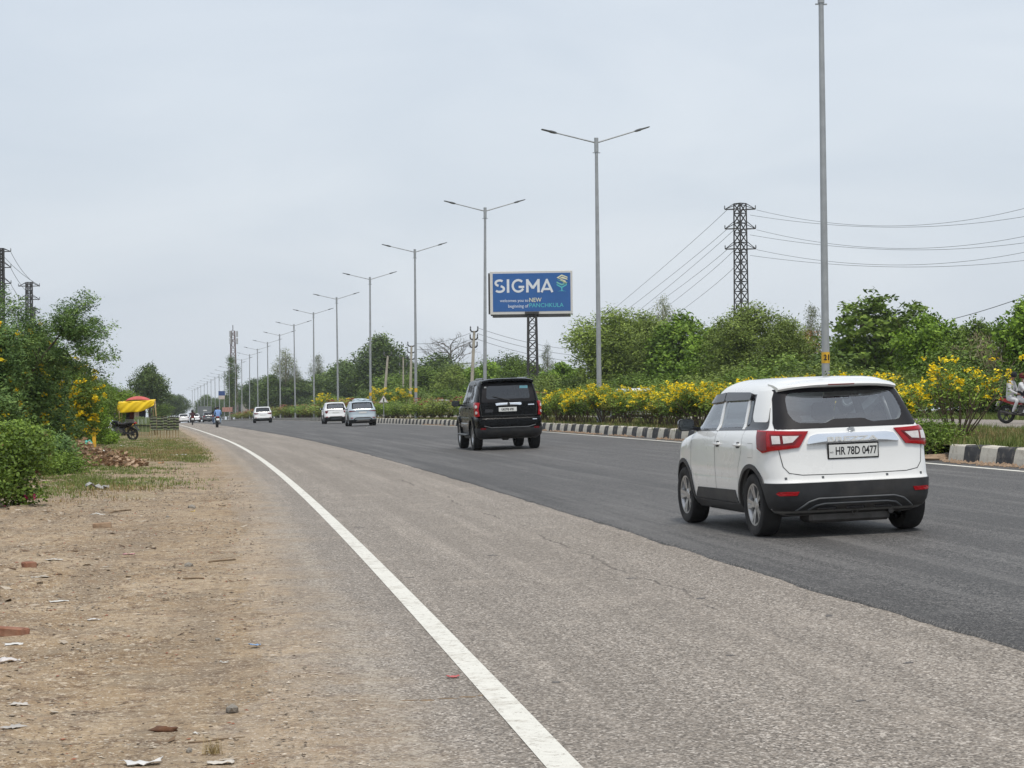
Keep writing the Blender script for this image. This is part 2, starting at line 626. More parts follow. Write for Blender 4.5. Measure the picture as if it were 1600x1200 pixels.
m, N, L, b = new_mat('road_paint')
f = noise(N, L, 14.0, 6, .75)
c = cramp(N, L, f, [(.25, (.60, .58, .52)), (.6, (.70, .68, .61))])
f2 = noise(N, L, 3.0, 8, .8)
c = mixc(N, L, cramp(N, L, f2, [(.50, 0.0), (.64, .65)]), c, (.38, .34, .28))
fw_ = noise(N, L, 24.0, 6, .8)
c = mixc(N, L, cramp(N, L, fw_, [(.57, 0.0), (.63, .8)]), c, (.27, .24, .20))
mpx = N.new('ShaderNodeMapping'); mpx.inputs['Scale'].default_value = (3.0, 26.0, 1.0)
t = N.new('ShaderNodeTexCoord'); L.new(t.outputs['Object'], mpx.inputs['Vector'])
c = mixc(N, L, cramp(N, L, noise(N, L, 1.0, 5, .7, vec=mpx.outputs['Vector']), [(.63, 0.0), (.70, .6)]), c, (.33, .29, .24))
L.new(c, b.inputs['Base Color']); setp(b, rough=.7, spec=.3)
bump(N, L, b, noise(N, L, 70, 3, .6), .35, .004)
M['road_paint'] = m

# ---- ground sheet
ys = np.concatenate([np.arange(-40, 4, 4), np.arange(4, 20, .05), np.arange(20, 60, .2), np.arange(60, 150, 1.2), np.geomspace(150, 1900, 60)])
of = np.concatenate([-np.geomspace(1300, 32, 16), np.arange(-30, -9, 1.0), np.arange(-9, -.9, .06), np.array([-.9, 1, 8, 12, 13.5, 20, 22, 28, 29.8, 31, 33, 36, 42]),
                     np.geomspace(50, 1300, 18)])
OO, YY = np.meshgrid(of, ys)
EX = np.array([edge_x(v) for v in ys])
GZ = np.array([gz(v) for v in ys])
XX = OO + EX[:, None]
lump = (vnoise(XX * .8, YY * .8, 3, 3) - .5) * .10 + (vnoise(XX * 4.3, YY * 4.3, 11, 3) - .5) * .07 + (vnoise(XX * 11, YY * 11, 17, 2) - .5) * .038
fade = np.clip((-OO - 1.0) / 2.5, .12, 1.0) * np.clip(1.6 - YY / 90, .3, 1)
ZZ = np.where(OO < -.95, lump * fade + np.clip((-OO - 6) / 8, 0, 1) * .22, -.06)
ZZ = np.where(OO > 29.6, .64 + (vnoise(XX * .2, YY * .2, 8, 3) - .5) * .3, ZZ)
ZZ = np.where((OO > 21) & (OO < 29.6), .5, ZZ)
ZZ = ZZ + GZ[:, None]
nc = len(of)
i = np.arange(len(ys) - 1)[:, None] * nc + np.arange(nc - 1)[None, :]
F = np.stack([i, i + 1, i + nc + 1, i + nc], -1).reshape(-1, 4)
V = np.stack([XX, YY, ZZ], -1).reshape(-1, 3)
tag(link('ground', np_mesh('ground', V, F, M['dirt'], True, {'off': ('POINT', OO.ravel()), 'along': ('POINT', YY.ravel())})), kind='structure')


def verge_za(x, y):
    """heights of the dirt at points of the left verge"""
    x, y = np.asarray(x, float), np.asarray(y, float)
    o = x - edge_x(y)
    l = (vnoise(x * .8, y * .8, 3, 3) - .5) * .10 + (vnoise(x * 4.3, y * 4.3, 11, 3) - .5) * .07 + (vnoise(x * 11, y * 11, 17, 2) - .5) * .038
    fd = np.clip((-o - 1.0) / 2.5, .12, 1) * np.clip(1.6 - y / 90, .3, 1)
    z = l * fd + np.clip((-o - 6) / 8, 0, 1) * .22
    return np.interp(y, _ty, _tz) + np.where(o > -1.3, .014, z)


def verge_z(x, y):
    return float(verge_za(np.array([x]), np.array([y]))[0])


# ---- carriageway
ry = np.concatenate([np.arange(-40, 4, 3), np.arange(4, 30, .12), np.arange(30, 90, .5), np.arange(90, 320, 4), np.geomspace(320, 1880, 40)])
rng = np.random.default_rng(5)
ej = {float(y): -1.50 + .42 * (vnoise(np.array([y * .9]), np.array([0.5]), 21, 6)[0] - .5) * 2 for y in ry}
bj = {float(y): 3.17 + .07 * (vnoise(np.array([y * 1.3]), np.array([3.5]), 22, 5)[0] - .5) * 2 + max(0, 15 - y) * .04 for y in ry}
strip('road', M['old_asphalt'], list(ry), lambda y: [ej[float(y)], -1.0, -.7, -.3, 0, .8, 1.6, 2.4, 3.6], lambda o, y: .012 - (.02 if o < -1.02 else 0))
strip('road_new_surface', M['new_asphalt'], list(ry), lambda y: [bj[float(y)] - .015, bj[float(y)], 4.5, 6, 8, 10, 11, kerb_off(y) + .12],
      lambda o, y: .013 if o < bj[float(y)] - .01 else .034)
stripe = strip('road_edge_line', M['road_paint'], list(ry), lambda y: [-.078, 0, .078], lambda o, y: .016)
strip('road_median_line', M['road_paint'], [y for y in ry if y > 20], lambda y: [kerb_off(y) - .72, kerb_off(y) - .58], lambda o, y: .038)
strip('opposite_road', M['opp_asphalt'], list(ry[::4]), lambda y: [21.4, 24, 27, 29.7], lambda o, y: .35)

# ---- median bed
m, N, L, b = new_mat('median_soil')
c = cramp(N, L, noise(N, L, .8, 6, .7), [(.3, (.06, .075, .025)), (.5, (.13, .115, .05)), (.68, (.24, .18, .10))])
c = mixc(N, L, cramp(N, L, noise(N, L, 9, 5, .7), [(.45, 0.0), (.7, .6)]), c, (.09, .10, .032))
L.new(c, b.inputs['Base Color']); setp(b, rough=.95, spec=.1)
bump(N, L, b, noise(N, L, 12, 6, .7), .8, .03)
M['median_soil'] = m
my = np.concatenate([np.arange(-40, 30, 4), np.arange(30, 90, .5), np.arange(90, 320, 4), np.geomspace(320, 1880, 40)])


def median_z(o, y):
    k = (o - kerb_off(y)) / 7.4
    return .31 + .05 * min(1, max(0, k)) + .06 * (vnoise(np.array([y * .7]), np.array([o * .7]), 31, 3)[0] - .5)


strip('median', M['median_soil'], list(my), lambda y: [kerb_off(y) + k for k in (.2, .6, 1.2, 2, 3, 4, 5)] + [20.8, 21.5], lambda o, y: (median_z(o, y) if o < 21.4 else .34))

# ---- painted kerb blocks
def kerb_paint(name, col, under, lo, hi):
    m, N, L, b = new_mat(name)
    oi = N.new('ShaderNodeObjectInfo')
    v = N.new('ShaderNodeVectorMath'); v.operation = 'ADD'
    t = N.new('ShaderNodeTexCoord'); L.new(t.outputs['Object'], v.inputs[0]); L.new(oi.outputs['Location'], v.inputs[1])
    f = noise(N, L, 3.5, 7, .75, vec=v.outputs[0])
    c = mixc(N, L, cramp(N, L, f, [(lo, 0.0), (hi, .9)]), col, under)
    f2 = noise(N, L, 22, 4, .7, vec=v.outputs[0])
    c = mixc(N, L, cramp(N, L, f2, [(.5, 0.0), (.75, .5)]), c, tuple(k * .55 for k in col))
    L.new(c, b.inputs['Base Color']); setp(b, rough=.85, spec=.2)
    bump(N, L, b, f2, .5, .01)
    return m


M['kerb_white'] = kerb_paint('kerb_white', (.58, .54, .46), (.34, .28, .21), .5, .68)
M['kerb_black'] = kerb_paint('kerb_black', (.062, .062, .064), (.26, .23, .19), .52, .72)
BL = .80
kerb = tag(bpy.data.objects.new('kerb', None), kind='structure'); COL.objects.link(kerb)
kerb['label'] = 'black and white painted kerb along the median'


def kerb_mesh(name, mt, k):
    rr = random.Random(k)
    prof = [(0, 0), (.02, .16), (.055, .31), (.085, .345), (.26, .35), (.28, .33), (.28, 0)]
    mb = MB()
    n = len(prof)
    L2 = BL / 2 - .012
    ch = .015
    rows = []
    for yy, sh in ((-L2, ch), (-L2 + ch, 0), (L2 - ch, 0), (L2, ch)):
        rows.append([(x + (sh if x < .14 else -sh), yy, max(0, z - (sh if z > .2 else 0))) for x, z in prof])
    vv = [p for r_ in rows for p in r_]
    vv = [(x + rr.uniform(-.006, .006), y, z + rr.uniform(-.006, .006)) for x, y, z in vv]
    ff = [(i * n + j, i * n + (j + 1) % n, (i + 1) * n + (j + 1) % n, (i + 1) * n + j) for i in range(3) for j in range(n)]
    ff += [tuple(range(n)), tuple(3 * n + j for j in range(n - 1, -1, -1))]
    mb.add(vv, ff)
    return mb.mesh(name, mt)


kms = {0: [kerb_mesh('kerb_block', M['kerb_white'], k) for k in range(4)], 1: [kerb_mesh('kerb_block', M['kerb_black'], 9 + k) for k in range(4)]}
rk = random.Random(4)
y = 30.0
k = 0
gap_y = 38.1
while y < 190:
    if not (gap_y < y < gap_y + 1.9):
        h = heading(y)
        o = link('kerb_block', rk.choice(kms[k % 2]), kerb, on(kerb_off(y), y, .012), (rk.gauss(0, .012), rk.gauss(0, .02), h + rk.gauss(0, .012)))
    y += BL * math.cos(heading(y)); k += 1
mb = MB()
for c_ in (0, 1):
    mb.cur = c_
    yy = 190.0 + c_ * BL * .985
    while yy < 620:
        h = heading(yy)
        mb.box((edge_x(yy) + kerb_off(yy) + .14, yy, gz(yy) + float(camber(13)) + .17), (.28, BL * .985, .34), Matrix.Rotation(h, 3, 'Z'))
        yy += 2 * BL * .985
o = mb.build('kerb_row', [M['kerb_white'], M['kerb_black']], kerb); o['kind'] = 'stuff'
# ================================================================== vegetation
def leaf_cloud(name, centers, per, spread, size, m, seed, aspect=.45, droop=.3, tints=None, flat=.75, tipup=0.0, outs=None):
    """many small leaf blades (one rhombus each) gathered round twig ends"""
    r = np.random.default_rng(seed)
    C = np.asarray(centers, float)
    n = len(C)
    ct = r.uniform(.12, .88, n) if tints is None else np.asarray(tints)
    P = np.repeat(C, per, 0) + r.normal(0, 1, (n * per, 3)) * np.array([spread, spread, spread * flat])
    T = np.clip(np.repeat(ct, per) + r.normal(0, .14, n * per), 0, 1)
    K = n * per
    a = r.uniform(0, 2 * np.pi, K)
    d = np.stack([np.cos(a), np.sin(a), r.normal(-droop + tipup, .45, K)], -1)
    d /= np.linalg.norm(d, axis=1)[:, None]
    nrm = np.stack([r.normal(0, .6, K), r.normal(0, .6, K), np.abs(r.normal(.8, .4, K))], -1)
    if outs is not None:
        nrm = np.repeat(np.asarray(outs, float), per, 0) * 1.0 + np.array([0, 0, .45]) + r.normal(0, .42, (K, 3))
    sd = np.cross(d, nrm)
    sd /= np.linalg.norm(sd, axis=1)[:, None] + 1e-9
    L_ = size * r.uniform(.65, 1.35, K)[:, None]
    W_ = L_ * aspect * .5
    v0 = P - d * L_ * .5
    v1 = P + sd * W_ - d * L_ * .05
    v2 = P + d * L_ * .5
    v3 = P - sd * W_ - d * L_ * .05
    V = np.stack([v0, v1, v2, v3], 1).reshape(-1, 3)
    F = np.arange(K * 4).reshape(-1, 4)
    return np_mesh(name, V, F, m, False, {'tint': ('FACE', T)})


def lobes_points(lobes, n, r, shell=.55):
    """twig ends scattered through a set of ellipsoid boughs, mostly towards their outside"""
    vol = np.array([l[3] * l[4] * l[5] for l in lobes]) ** .75
    pick = r.choice(len(lobes), n, p=vol / vol.sum())
    d = r.normal(0, 1, (n, 3)); d /= np.linalg.norm(d, axis=1)[:, None]
    rad = shell + (1 - shell) * r.uniform(0, 1, n) ** .6
    rad = np.where(r.uniform(0, 1, n) < .12, r.uniform(.1, shell, n), rad) * (1 + .14 * r.normal(0, 1, n))
    Lb = np.array(lobes)[pick]
    return Lb[:, :3] + d * rad[:, None] * Lb[:, 3:6], pick


def limb(mb, a, b, r0, r1, rr, sag=.12, n=5, sides=6):
    a, b = Vector(a), Vector(b)
    L_ = (b - a).length
    mid = (a + b) / 2 + Vector((rr.uniform(-1, 1), rr.uniform(-1, 1), rr.uniform(-.2, .9))) * L_ * sag
    pts, rad = [], []
    for i in range(n):
        t = i / (n - 1)
        pts.append(a * (1 - t) ** 2 + mid * 2 * t * (1 - t) + b * t * t)
        rad.append(r0 * (1 - t) + r1 * t)
    mb.tube(pts, rad, sides)
    return pts


BARK = simple('bark', (.085, .065, .048), .95, .35, 9.0, bumps=.8)
BARK_PALE = simple('pale_bark', (.30, .26, .20), .9, .3, 7.0, bumps=.5)
TWIG = simple('twig_bark', (.13, .095, .065), .95, .3, 20.0)
LEAF = {
    'mid': leaf_mat('leaf_mid', (0.043, 0.076, 0.010), (0.139, 0.221, 0.030), (0.291, 0.393, 0.066)),
    'bright': leaf_mat('leaf_bright', (0.047, 0.092, 0.009), (0.164, 0.278, 0.025), (0.349, 0.491, 0.059)),
    'olive': leaf_mat('leaf_olive', (0.054, 0.078, 0.014), (0.175, 0.237, 0.043), (0.340, 0.438, 0.091)),
    'dark': leaf_mat('leaf_dark', (0.028, 0.052, 0.012), (0.092, 0.147, 0.030), (0.198, 0.274, 0.059)),
    'grey': leaf_mat('leaf_grey', (0.051, 0.066, 0.027), (0.153, 0.176, 0.075), (0.302, 0.328, 0.146)),
    'red': leaf_mat('leaf_rusty', (0.125, 0.059, 0.016), (0.307, 0.143, 0.037), (0.302, 0.284, 0.066)),
    'blue': leaf_mat('leaf_feathery', (0.036, 0.073, 0.019), (0.122, 0.208, 0.055), (0.267, 0.381, 0.103)),
    'yel': leaf_mat('leaf_yellowing', (0.071, 0.078, 0.013), (0.204, 0.221, 0.033), (0.430, 0.404, 0.074)),
}
FLOWER = leaf_mat('yellow_petals', (.80, .55, .008), (.92, .69, .012), (.96, .80, .05), trans=.3, rough=.6)
PINK = leaf_mat('pink_bracts', (.32, .010, .07), (.48, .02, .12), (.58, .06, .2), trans=.3)
ROSE = leaf_mat('rose_bracts', (.26, .06, .05), (.36, .10, .09), (.42, .17, .14), trans=.3)


def crown_lobes(h, base, rx, rr, k, taper=.5, lean=(0, 0)):
    """boughs filling an egg-shaped crown between heights base and h"""
    out = []
    H = h - base
    for i in range(k):
        t = (i + .5) / k
        z = base + H * (.12 + .80 * t)
        env = rx * (math.sin(math.pi * min(1, max(.05, (t * .82 + .14)))) ** taper)
        a = i * 2.4 + rr.uniform(-.7, .7)
        d = env * rr.uniform(.25, .68) * (0.4 if t > .85 else 1)
        s = env * rr.uniform(.36, .56)
        out.append((math.cos(a) * d + lean[0] * t, math.sin(a) * d + lean[1] * t, z, s, s, min(s, H * .3) * rr.uniform(.7, 1.0)))
    return out


def make_tree(spec, seed):
    """returns (trunk mesh, crown mesh), base at the origin, `h` metres tall"""
    rr = random.Random(seed)
    r = np.random.default_rng(seed)
    h, base, rx = spec['h'], spec['base'], spec['rx']
    lean = spec.get('lean', (0, 0))
    lb = crown_lobes(h * .95, base, rx, rr, spec.get('lobes', 12), spec.get('taper', .5), lean)
    tm = MB()
    tr = spec.get('tr', .02 * h)
    top = Vector((lean[0] * .8, lean[1] * .8, base + (h - base) * .72))
    trunk = limb(tm, (0, 0, -.15), top, tr, tr * .25, rr, .03, 8, 8)
    for l in lb:
        t = max(.25, min(.95, (l[2] - (h - base) * .3) / (top.z + .01)))
        p = trunk[int(t * 7)]
        limb(tm, p, l[:3], tr * .34, tr * .08, rr, .14, 5, 5)
    P, pick = lobes_points(lb, spec['n'], r, spec.get('shell', .55))
    for j in r.choice(len(P), min(len(P), spec.get('twigs', 30)), replace=False):
        limb(tm, lb[pick[j]][:3], P[j], tr * .10, tr * .03, rr, .12, 3, 4)
    P[:, 2] = np.maximum(P[:, 2], spec.get('floor', .15))
    tn = r.uniform(.15, .75, len(lb))[pick] * .5 + r.uniform(.1, .9, len(P)) * .5
    outs = P - np.array(lb)[pick][:, :3]
    outs /= np.linalg.norm(outs, axis=1)[:, None] + 1e-6
    bark = spec.get('bark', BARK)
    return tm.mesh('trunk', bark, 'all'), leaf_cloud('crown', P, spec['per'], spec['spread'], spec['size'], LEAF[spec['leaf']], seed + 1,
                                                     spec.get('aspect', .45), spec.get('droop', .3), tn, spec.get('flat', .75), spec.get('tipup', 0), outs)


def tree_obj(name, label, meshes, loc, rz=0, scale=(1, 1, 1), group=None, cat='tree', crown='crown', trunk='trunk'):
    o = thing(name, label, cat, loc, rz, group)
    o.scale = scale
    link(trunk, meshes[0], o)
    link(crown, meshes[1], o)
    return o


KIND = {
    'round': dict(h=8, base=1.0, rx=3.6, lobes=16, n=900, per=19, spread=.30, size=.31, leaf='mid', twigs=40),
    'bright': dict(h=8, base=.8, rx=3.5, lobes=15, n=900, per=19, spread=.28, size=.33, leaf='bright', aspect=.5, twigs=40),
    'olive': dict(h=8, base=1.4, rx=4.0, lobes=18, n=1500, per=20, spread=.27, size=.225, leaf='olive', aspect=.4, twigs=60, shell=.45),
    'dark': dict(h=9, base=1.2, rx=4.0, lobes=16, n=720, per=17, spread=.36, size=.32, leaf='dark', twigs=40),
    'big': dict(h=14, base=3.5, rx=5.0, lobes=20, n=820, per=17, spread=.5, size=.46, leaf='dark', twigs=60, tr=.3),
    'euc': dict(h=16, base=4.0, rx=2.9, lobes=18, n=420, per=12, spread=.38, size=.32, leaf='grey', twigs=60, taper=.35, bark=BARK_PALE, aspect=.25, droop=.9, tr=.22, shell=.4),
    'slim': dict(h=15, base=1.5, rx=2.2, lobes=20, n=520, per=14, spread=.36, size=.32, leaf='dark', twigs=40, taper=.25, aspect=.3, droop=.6, tr=.22),
    'whorl': dict(h=8, base=1.2, rx=3.9, lobes=12, n=420, per=16, spread=.24, size=.40, leaf='mid', aspect=.42, twigs=250, shell=.8, droop=.15, flat=.4),
    'rusty': dict(h=7.5, base=1.2, rx=2.8, lobes=12, n=300, per=12, spread=.26, size=.2, leaf='red', twigs=60, shell=.4),
    'bush': dict(h=3.4, base=.15, rx=2.3, lobes=12, n=520, per=18, spread=.2, size=.17, leaf='mid', twigs=20, taper=.3, tr=.06),
    'bushd': dict(h=3.6, base=.15, rx=2.5, lobes=12, n=520, per=18, spread=.2, size=.17, leaf='dark', twigs=20, taper=.3, tr=.06),
    'bushy': dict(h=3.2, base=.15, rx=2.4, lobes=12, n=520, per=18, spread=.2, size=.16, leaf='olive', twigs=20, taper=.3, tr=.06),
}
_tm = {}


def kind_mesh(k, v):
    if (k, v) not in _tm:
        _tm[(k, v)] = make_tree(KIND[k], 100 * v + sum(map(ord, k)))
    return _tm[(k, v)]


def plant_tree(name, label, px, top, off, kind, var=0, wide=1.0, group='trees beyond the far carriageway', rz=None, cat='tree', y=None):
    y = dist_for(px, off) if y is None else y
    x = ratio(px)[0] * y
    zb = gz(y) + (.64 if off > 29 else 0.0)
    h = top_height(top, y, px) + gz(y) - zb
    s = h / KIND[kind]['h']
    return tree_obj(name, label, kind_mesh(kind, var), (x, y, zb), rz if rz is not None else (px * .37) % 6.28, (s * wide, s * wide, s), group, cat)


TREES = [
    ('broadleaf_tree', 'bright green dense tree cut by the right edge of the photo', 1606, 452, 35, 'bright', 0, .9),
    ('broadleaf_tree', 'mid green tree behind pale reed plumes, next to the bright green tree at the edge', 1528, 494, 40, 'round', 1, .8),
    ('broadleaf_tree', 'rounded dark green tree right of the tall wide-leaved tree', 1452, 478, 38, 'bright', 1, .85),
    ('large_leaf_tree', 'tall tree with big drooping leaves on reaching boughs, right of the nearest lamp post', 1368, 446, 38, 'whorl', 0, .95),
    ('broadleaf_tree', 'dense dark tree filling in below the big-leaved tree', 1392, 486, 41, 'dark', 0, 1.0),
    ('broadleaf_tree', 'dark low tree directly behind the nearest lamp post', 1322, 520, 39, 'round', 0, .9),
    ('rusty_tree', 'thin tree with rusty red and brown leaves left of the nearest lamp post', 1262, 500, 40, 'rusty', 0, 1.05),
    ('eucalyptus_tree', 'far grey-green tall tree poking up behind the rusty tree', 1270, 462, 75, 'euc', 0, .8),
    ('feathery_tree', 'wide pale olive tree at the foot of the right transmission tower', 1172, 467, 38, 'olive', 0, 1.0),
    ('feathery_tree', 'pale olive tree between the transmission tower tree and the rusty tree', 1228, 492, 37, 'olive', 1, .85),
    ('broadleaf_tree', 'glossy dark green tree between the two olive trees', 1072, 482, 40, 'bright', 2, .95),
    ('broadleaf_tree', 'lower bright tree in front of the glossy dark green tree', 1110, 505, 37, 'bright', 0, .8),
    ('eucalyptus_tree', 'small round-topped far tree standing above the tree line near the power lines', 1038, 443, 80, 'euc', 1, .75),
    ('feathery_tree', 'broad olive tree with a visible dark trunk behind the second lamp post', 962, 474, 36, 'olive', 2, 1.05),
    ('feathery_tree', 'olive tree with thin upper twigs next to the broad trunked olive tree', 1015, 484, 38, 'olive', 0, .85),
    ('sapling', 'thin pale sapling right of the billboard lattice column', 856, 524, 40, 'euc', 2, .55),
    ('broadleaf_tree', 'low green tree right of the billboard column foot', 878, 560, 37, 'bright', 1, 1.2),
    ('broadleaf_tree', 'low green tree under the billboard', 815, 556, 38, 'round', 0, 1.2),
    ('broadleaf_tree', 'dark far tree left of the billboard column', 795, 548, 55, 'dark', 1, 1.2),
    ('broadleaf_tree', 'mid green tree behind the third lamp post', 762, 560, 40, 'bright', 2, 1.2),
    ('broadleaf_tree', 'brownish dark tree below the bare tree', 690, 546, 44, 'dark', 0, 1.4),
    ('broadleaf_tree', 'olive green tree left of the tall concrete pole', 715, 566, 38, 'olive', 1, 1.2),
    ('broadleaf_tree', 'green tree right of the fourth lamp post', 668, 572, 38, 'round', 1, 1.3),
    ('tall_tree', 'tall full tree rising left of the fourth lamp post', 594, 514, 42, 'big', 0, .95),
    ('tall_tree', 'shorter dark tree joined to the right of the tall full tree', 628, 548, 46, 'big', 1, 1.0),
    ('broadleaf_tree', 'dark green tree behind the fifth lamp post', 560, 566, 40, 'dark', 1, 1.5),
    ('broadleaf_tree', 'dark green tree right of the fifth lamp post', 620, 578, 39, 'round', 0, 1.5),
    ('broadleaf_tree', 'dark tree between the fifth and sixth lamp posts', 535, 568, 42, 'dark', 0, 1.6),
    ('eucalyptus_tree', 'slim dark eucalyptus beside the sixth lamp post', 498, 545, 44, 'euc', 0, .9),
    ('broadleaf_tree', 'dark tree at the foot of the slim eucalyptus', 510, 580, 40, 'dark', 1, 1.6),
    ('eucalyptus_tree', 'open tall eucalyptus with sky showing through', 446, 532, 42, 'euc', 1, 1.0),
    ('eucalyptus_tree', 'lower eucalyptus on the right side of the open tall one', 462, 560, 44, 'euc', 2, 1.0),
    ('broadleaf_tree', 'dark far tree below the open eucalyptus', 470, 588, 40, 'dark', 0, 1.9),
    ('broadleaf_tree', 'dark far tree left of the open eucalyptus', 425, 580, 42, 'big', 0, 1.0),
    ('broadleaf_tree', 'hazy far tree right of the slim dark column tree', 398, 588, 44, 'big', 1, 1.1),
    ('column_tree', 'slim dark column tree in front of the telecom mast', 362, 545, 34, 'slim', 0, .95),
    ('broadleaf_tree', 'hazy far tree on the horizon left of the column tree', 322, 614, 40, 'big', 0, 1.2),
    ('broadleaf_tree', 'hazy low far tree right of the far lamp posts', 338, 622, 42, 'big', 1, 1.2),
]
for (nm, lb, px, top, off, kd, var, wd) in TREES:
    yy = min(dist_for(px, off), {362: 520, 398: 560, 322: 900, 338: 760}.get(px, 480))
    plant_tree(nm, lb, px, top, off, kd, var, wd, y=yy)

# thicket along the far verge
rb = random.Random(77)
spots = []
yy = 82.0
while yy < 520:
    spots.append(yy)
    yy *= 1.047
for i, yy in enumerate(spots):
    off = 32.4 + rb.uniform(-.8, 1.4)
    kd = rb.choice(['bush', 'bushd', 'bushd', 'bushy'])
    s = rb.uniform(.55, .95) * (1 + yy / 700)
    w = s * rb.uniform(1.15, 1.5)
    what = {'bush': 'mid green bush', 'bushd': 'dark green bush', 'bushy': 'olive green bush'}[kd]
    rank = ('the right edge of the photo', i) if i < 20 else ('the far end of the thicket', len(spots) - 1 - i)
    tree_obj('bush', f'{what}, {ORD[rank[1]]} from {rank[0]} along the far verge', kind_mesh(kd, i % 2),
             (edge_x(yy) + off, yy, gz(yy) + .62), rb.uniform(0, 6), (w, w, s), 'bushes along the far verge', 'bush', 'foliage', 'stem')

# far left group beyond the stall
for lb, px, top, y_, kd, var, wd in [
    ('large dark roadside tree rising behind the yellow awning', 233, 564, 320, 'big', 2, 1.0),
    ('far hazy green tree right of the large roadside tree', 268, 612, 560, 'big', 0, 1.1),
    ('far hazy green tree farthest along the left roadside', 281, 614, 640, 'big', 1, 1.0),
    ('olive far tree between the large roadside tree and the bushes', 196, 606, 210, 'olive', 0, .9),
    ('low green tree behind the stall at the left roadside', 252, 628, 330, 'round', 1, 1.3),
]:
    plant_tree('roadside_tree', lb, px, top, -6, kd, var, wd, 'trees on the left roadside', y=y_)


# leafless silk cotton tree
def bare_tree(h, seed, spreadk=1.0):
    rr = random.Random(seed)
    mb = MB()

    def grow(p, d, L_, r0, depth):
        q = p + d * L_
        mid = p + d * L_ * .5 + Vector((rr.uniform(-1, 1), rr.uniform(-1, 1), rr.uniform(-.6, .2))) * L_ * .09
        mb.tube([p, mid, q], [r0, r0 * .85, r0 * .68], 5, False)
        if depth == 0: return
        for k in range(rr.choice([2, 3, 3])):
            nd = (d + Vector((rr.gauss(0, .55), rr.gauss(0, .55), rr.gauss(.05, .3))) * spreadk).normalized()
            grow(q if k else mid, nd, L_ * rr.uniform(.62, .82), r0 * .6, depth - 1)
    top = Vector((0, 0, h * .42))
    mb.tube([(0, 0, -.2), top * .5, top, Vector((0, 0, h * .75))], [h * .016, h * .013, h * .011, h * .006], 8, False)
    for i in range(11):
        z = h * (.40 + .035 * i)
        a = i * 2.4
        grow(Vector((0, 0, z)), Vector((math.cos(a), math.sin(a), .62)).normalized(), h * .15 * (1.15 - i * .05), h * .0062, 4)
    return mb


yb = dist_for(705, 46)
o = thing('bare_tree', 'leafless tree with upswept grey branches left of the concrete pole', 'tree', (ratio(705)[0] * yb, yb, gz(yb) + .62))
bare_tree(top_height(503, yb, 705) - .62, 5).build('trunk', simple('grey_bark', (.16, .14, .125), .95, .2), o)
o = thing('bare_shrub', 'leafless pale shrub between the bushes and the yellow awning', 'shrub', (ratio(181)[0] * 122, 122, gz(122)))
bare_tree(3.3, 8, 1.2).build('stem', simple('pale_twigs', (.27, .21, .17), .95, .2), o)


# ---- flowering hedge shrubs on the median
def shrub_meshes(seed, h=1.45, rx=.95, flowers=46, leaf='olive', n=150, per=15, size=.085, spread=.12, stems=11, fl=FLOWER, base=.38, fsize=.070, fper=13):
    rr = random.Random(seed); r = np.random.default_rng(seed)
    sm = MB()
    tips = []
    for i in range(stems):
        a = rr.uniform(0, 6.28); d = rx * rr.uniform(.25, .85)
        tip = Vector((math.cos(a) * d, math.sin(a) * d, h * rr.uniform(.55, .85)))
        p = limb(sm, (math.cos(a) * .12, math.sin(a) * .12, -.05), tip, .020, .008, rr, .12, 5, 5)
        for k in range(3):
            q = p[2 + k % 3] + Vector((rr.uniform(-1, 1) * .3, rr.uniform(-1, 1) * .3, rr.uniform(.1, .4)))
            limb(sm, p[2 + k % 3], q, .009, .004, rr, .1, 3, 4); tips.append(q)
        tips.append(tip)
    lb = []
    for i in range(9):
        a = i * .9 + rr.uniform(-.3, .3); d = rx * rr.uniform(.15, .62)
        s = rx * rr.uniform(.36, .5)
        lb.append((math.cos(a) * d, math.sin(a) * d, h * rr.uniform(base + .12, .82), s, s, s * .75))
    P, _ = lobes_points(lb, n, r, .45)
    P = np.vstack([P, np.array([tuple(t) for t in tips])])
    P[:, 2] = np.clip(P[:, 2], h * base * .55, h * 1.02)
    ou = P - np.array([0, 0, h * .35]); ou /= np.linalg.norm(ou, axis=1)[:, None] + 1e-6
    lv = leaf_cloud('foliage', P, per, spread, size, LEAF[leaf], seed, .42, .25, outs=ou)
    fm = None
    if flowers:
        hr = np.hypot(P[:, 0], P[:, 1]) / rx
        score = P[:, 2] / h * .75 + hr * .45 + r.uniform(0, .75, len(P))
        up = P[np.argsort(-score)][:flowers]
        d = up - np.array([0, 0, h * .45]); d /= np.linalg.norm(d, axis=1)[:, None]
        fm = leaf_cloud('blossoms', up + d * .13, fper, .045, fsize, fl, seed + 5, .8, -.2, flat=.8)
    return sm.mesh('stem', TWIG, 'all'), lv, fm


def shrub_obj(name, label, ms, loc, rz, sc, group, cat='shrub'):
    o = thing(name, label, cat, loc, rz, group)
    o.scale = sc
    link('stem', ms[0], o); link('foliage', ms[1], o)
    if ms[2]: link('blossoms', ms[2], o)
    return o


SH = [shrub_meshes(11, flowers=60, n=250, leaf='mid'), shrub_meshes(12, flowers=42, leaf='mid', n=250), shrub_meshes(13, flowers=78, leaf='mid', n=250), shrub_meshes(14, flowers=26, leaf='yel', n=240)]
SHL = [shrub_meshes(21, flowers=0, leaf='olive', h=1.1), shrub_meshes(22, flowers=16, leaf='yel', h=1.0, fl=ROSE), shrub_meshes(23, flowers=0, leaf='mid', h=1.15)]
rs = random.Random(9)
HB = 'yellow flowering shrubs on the median'
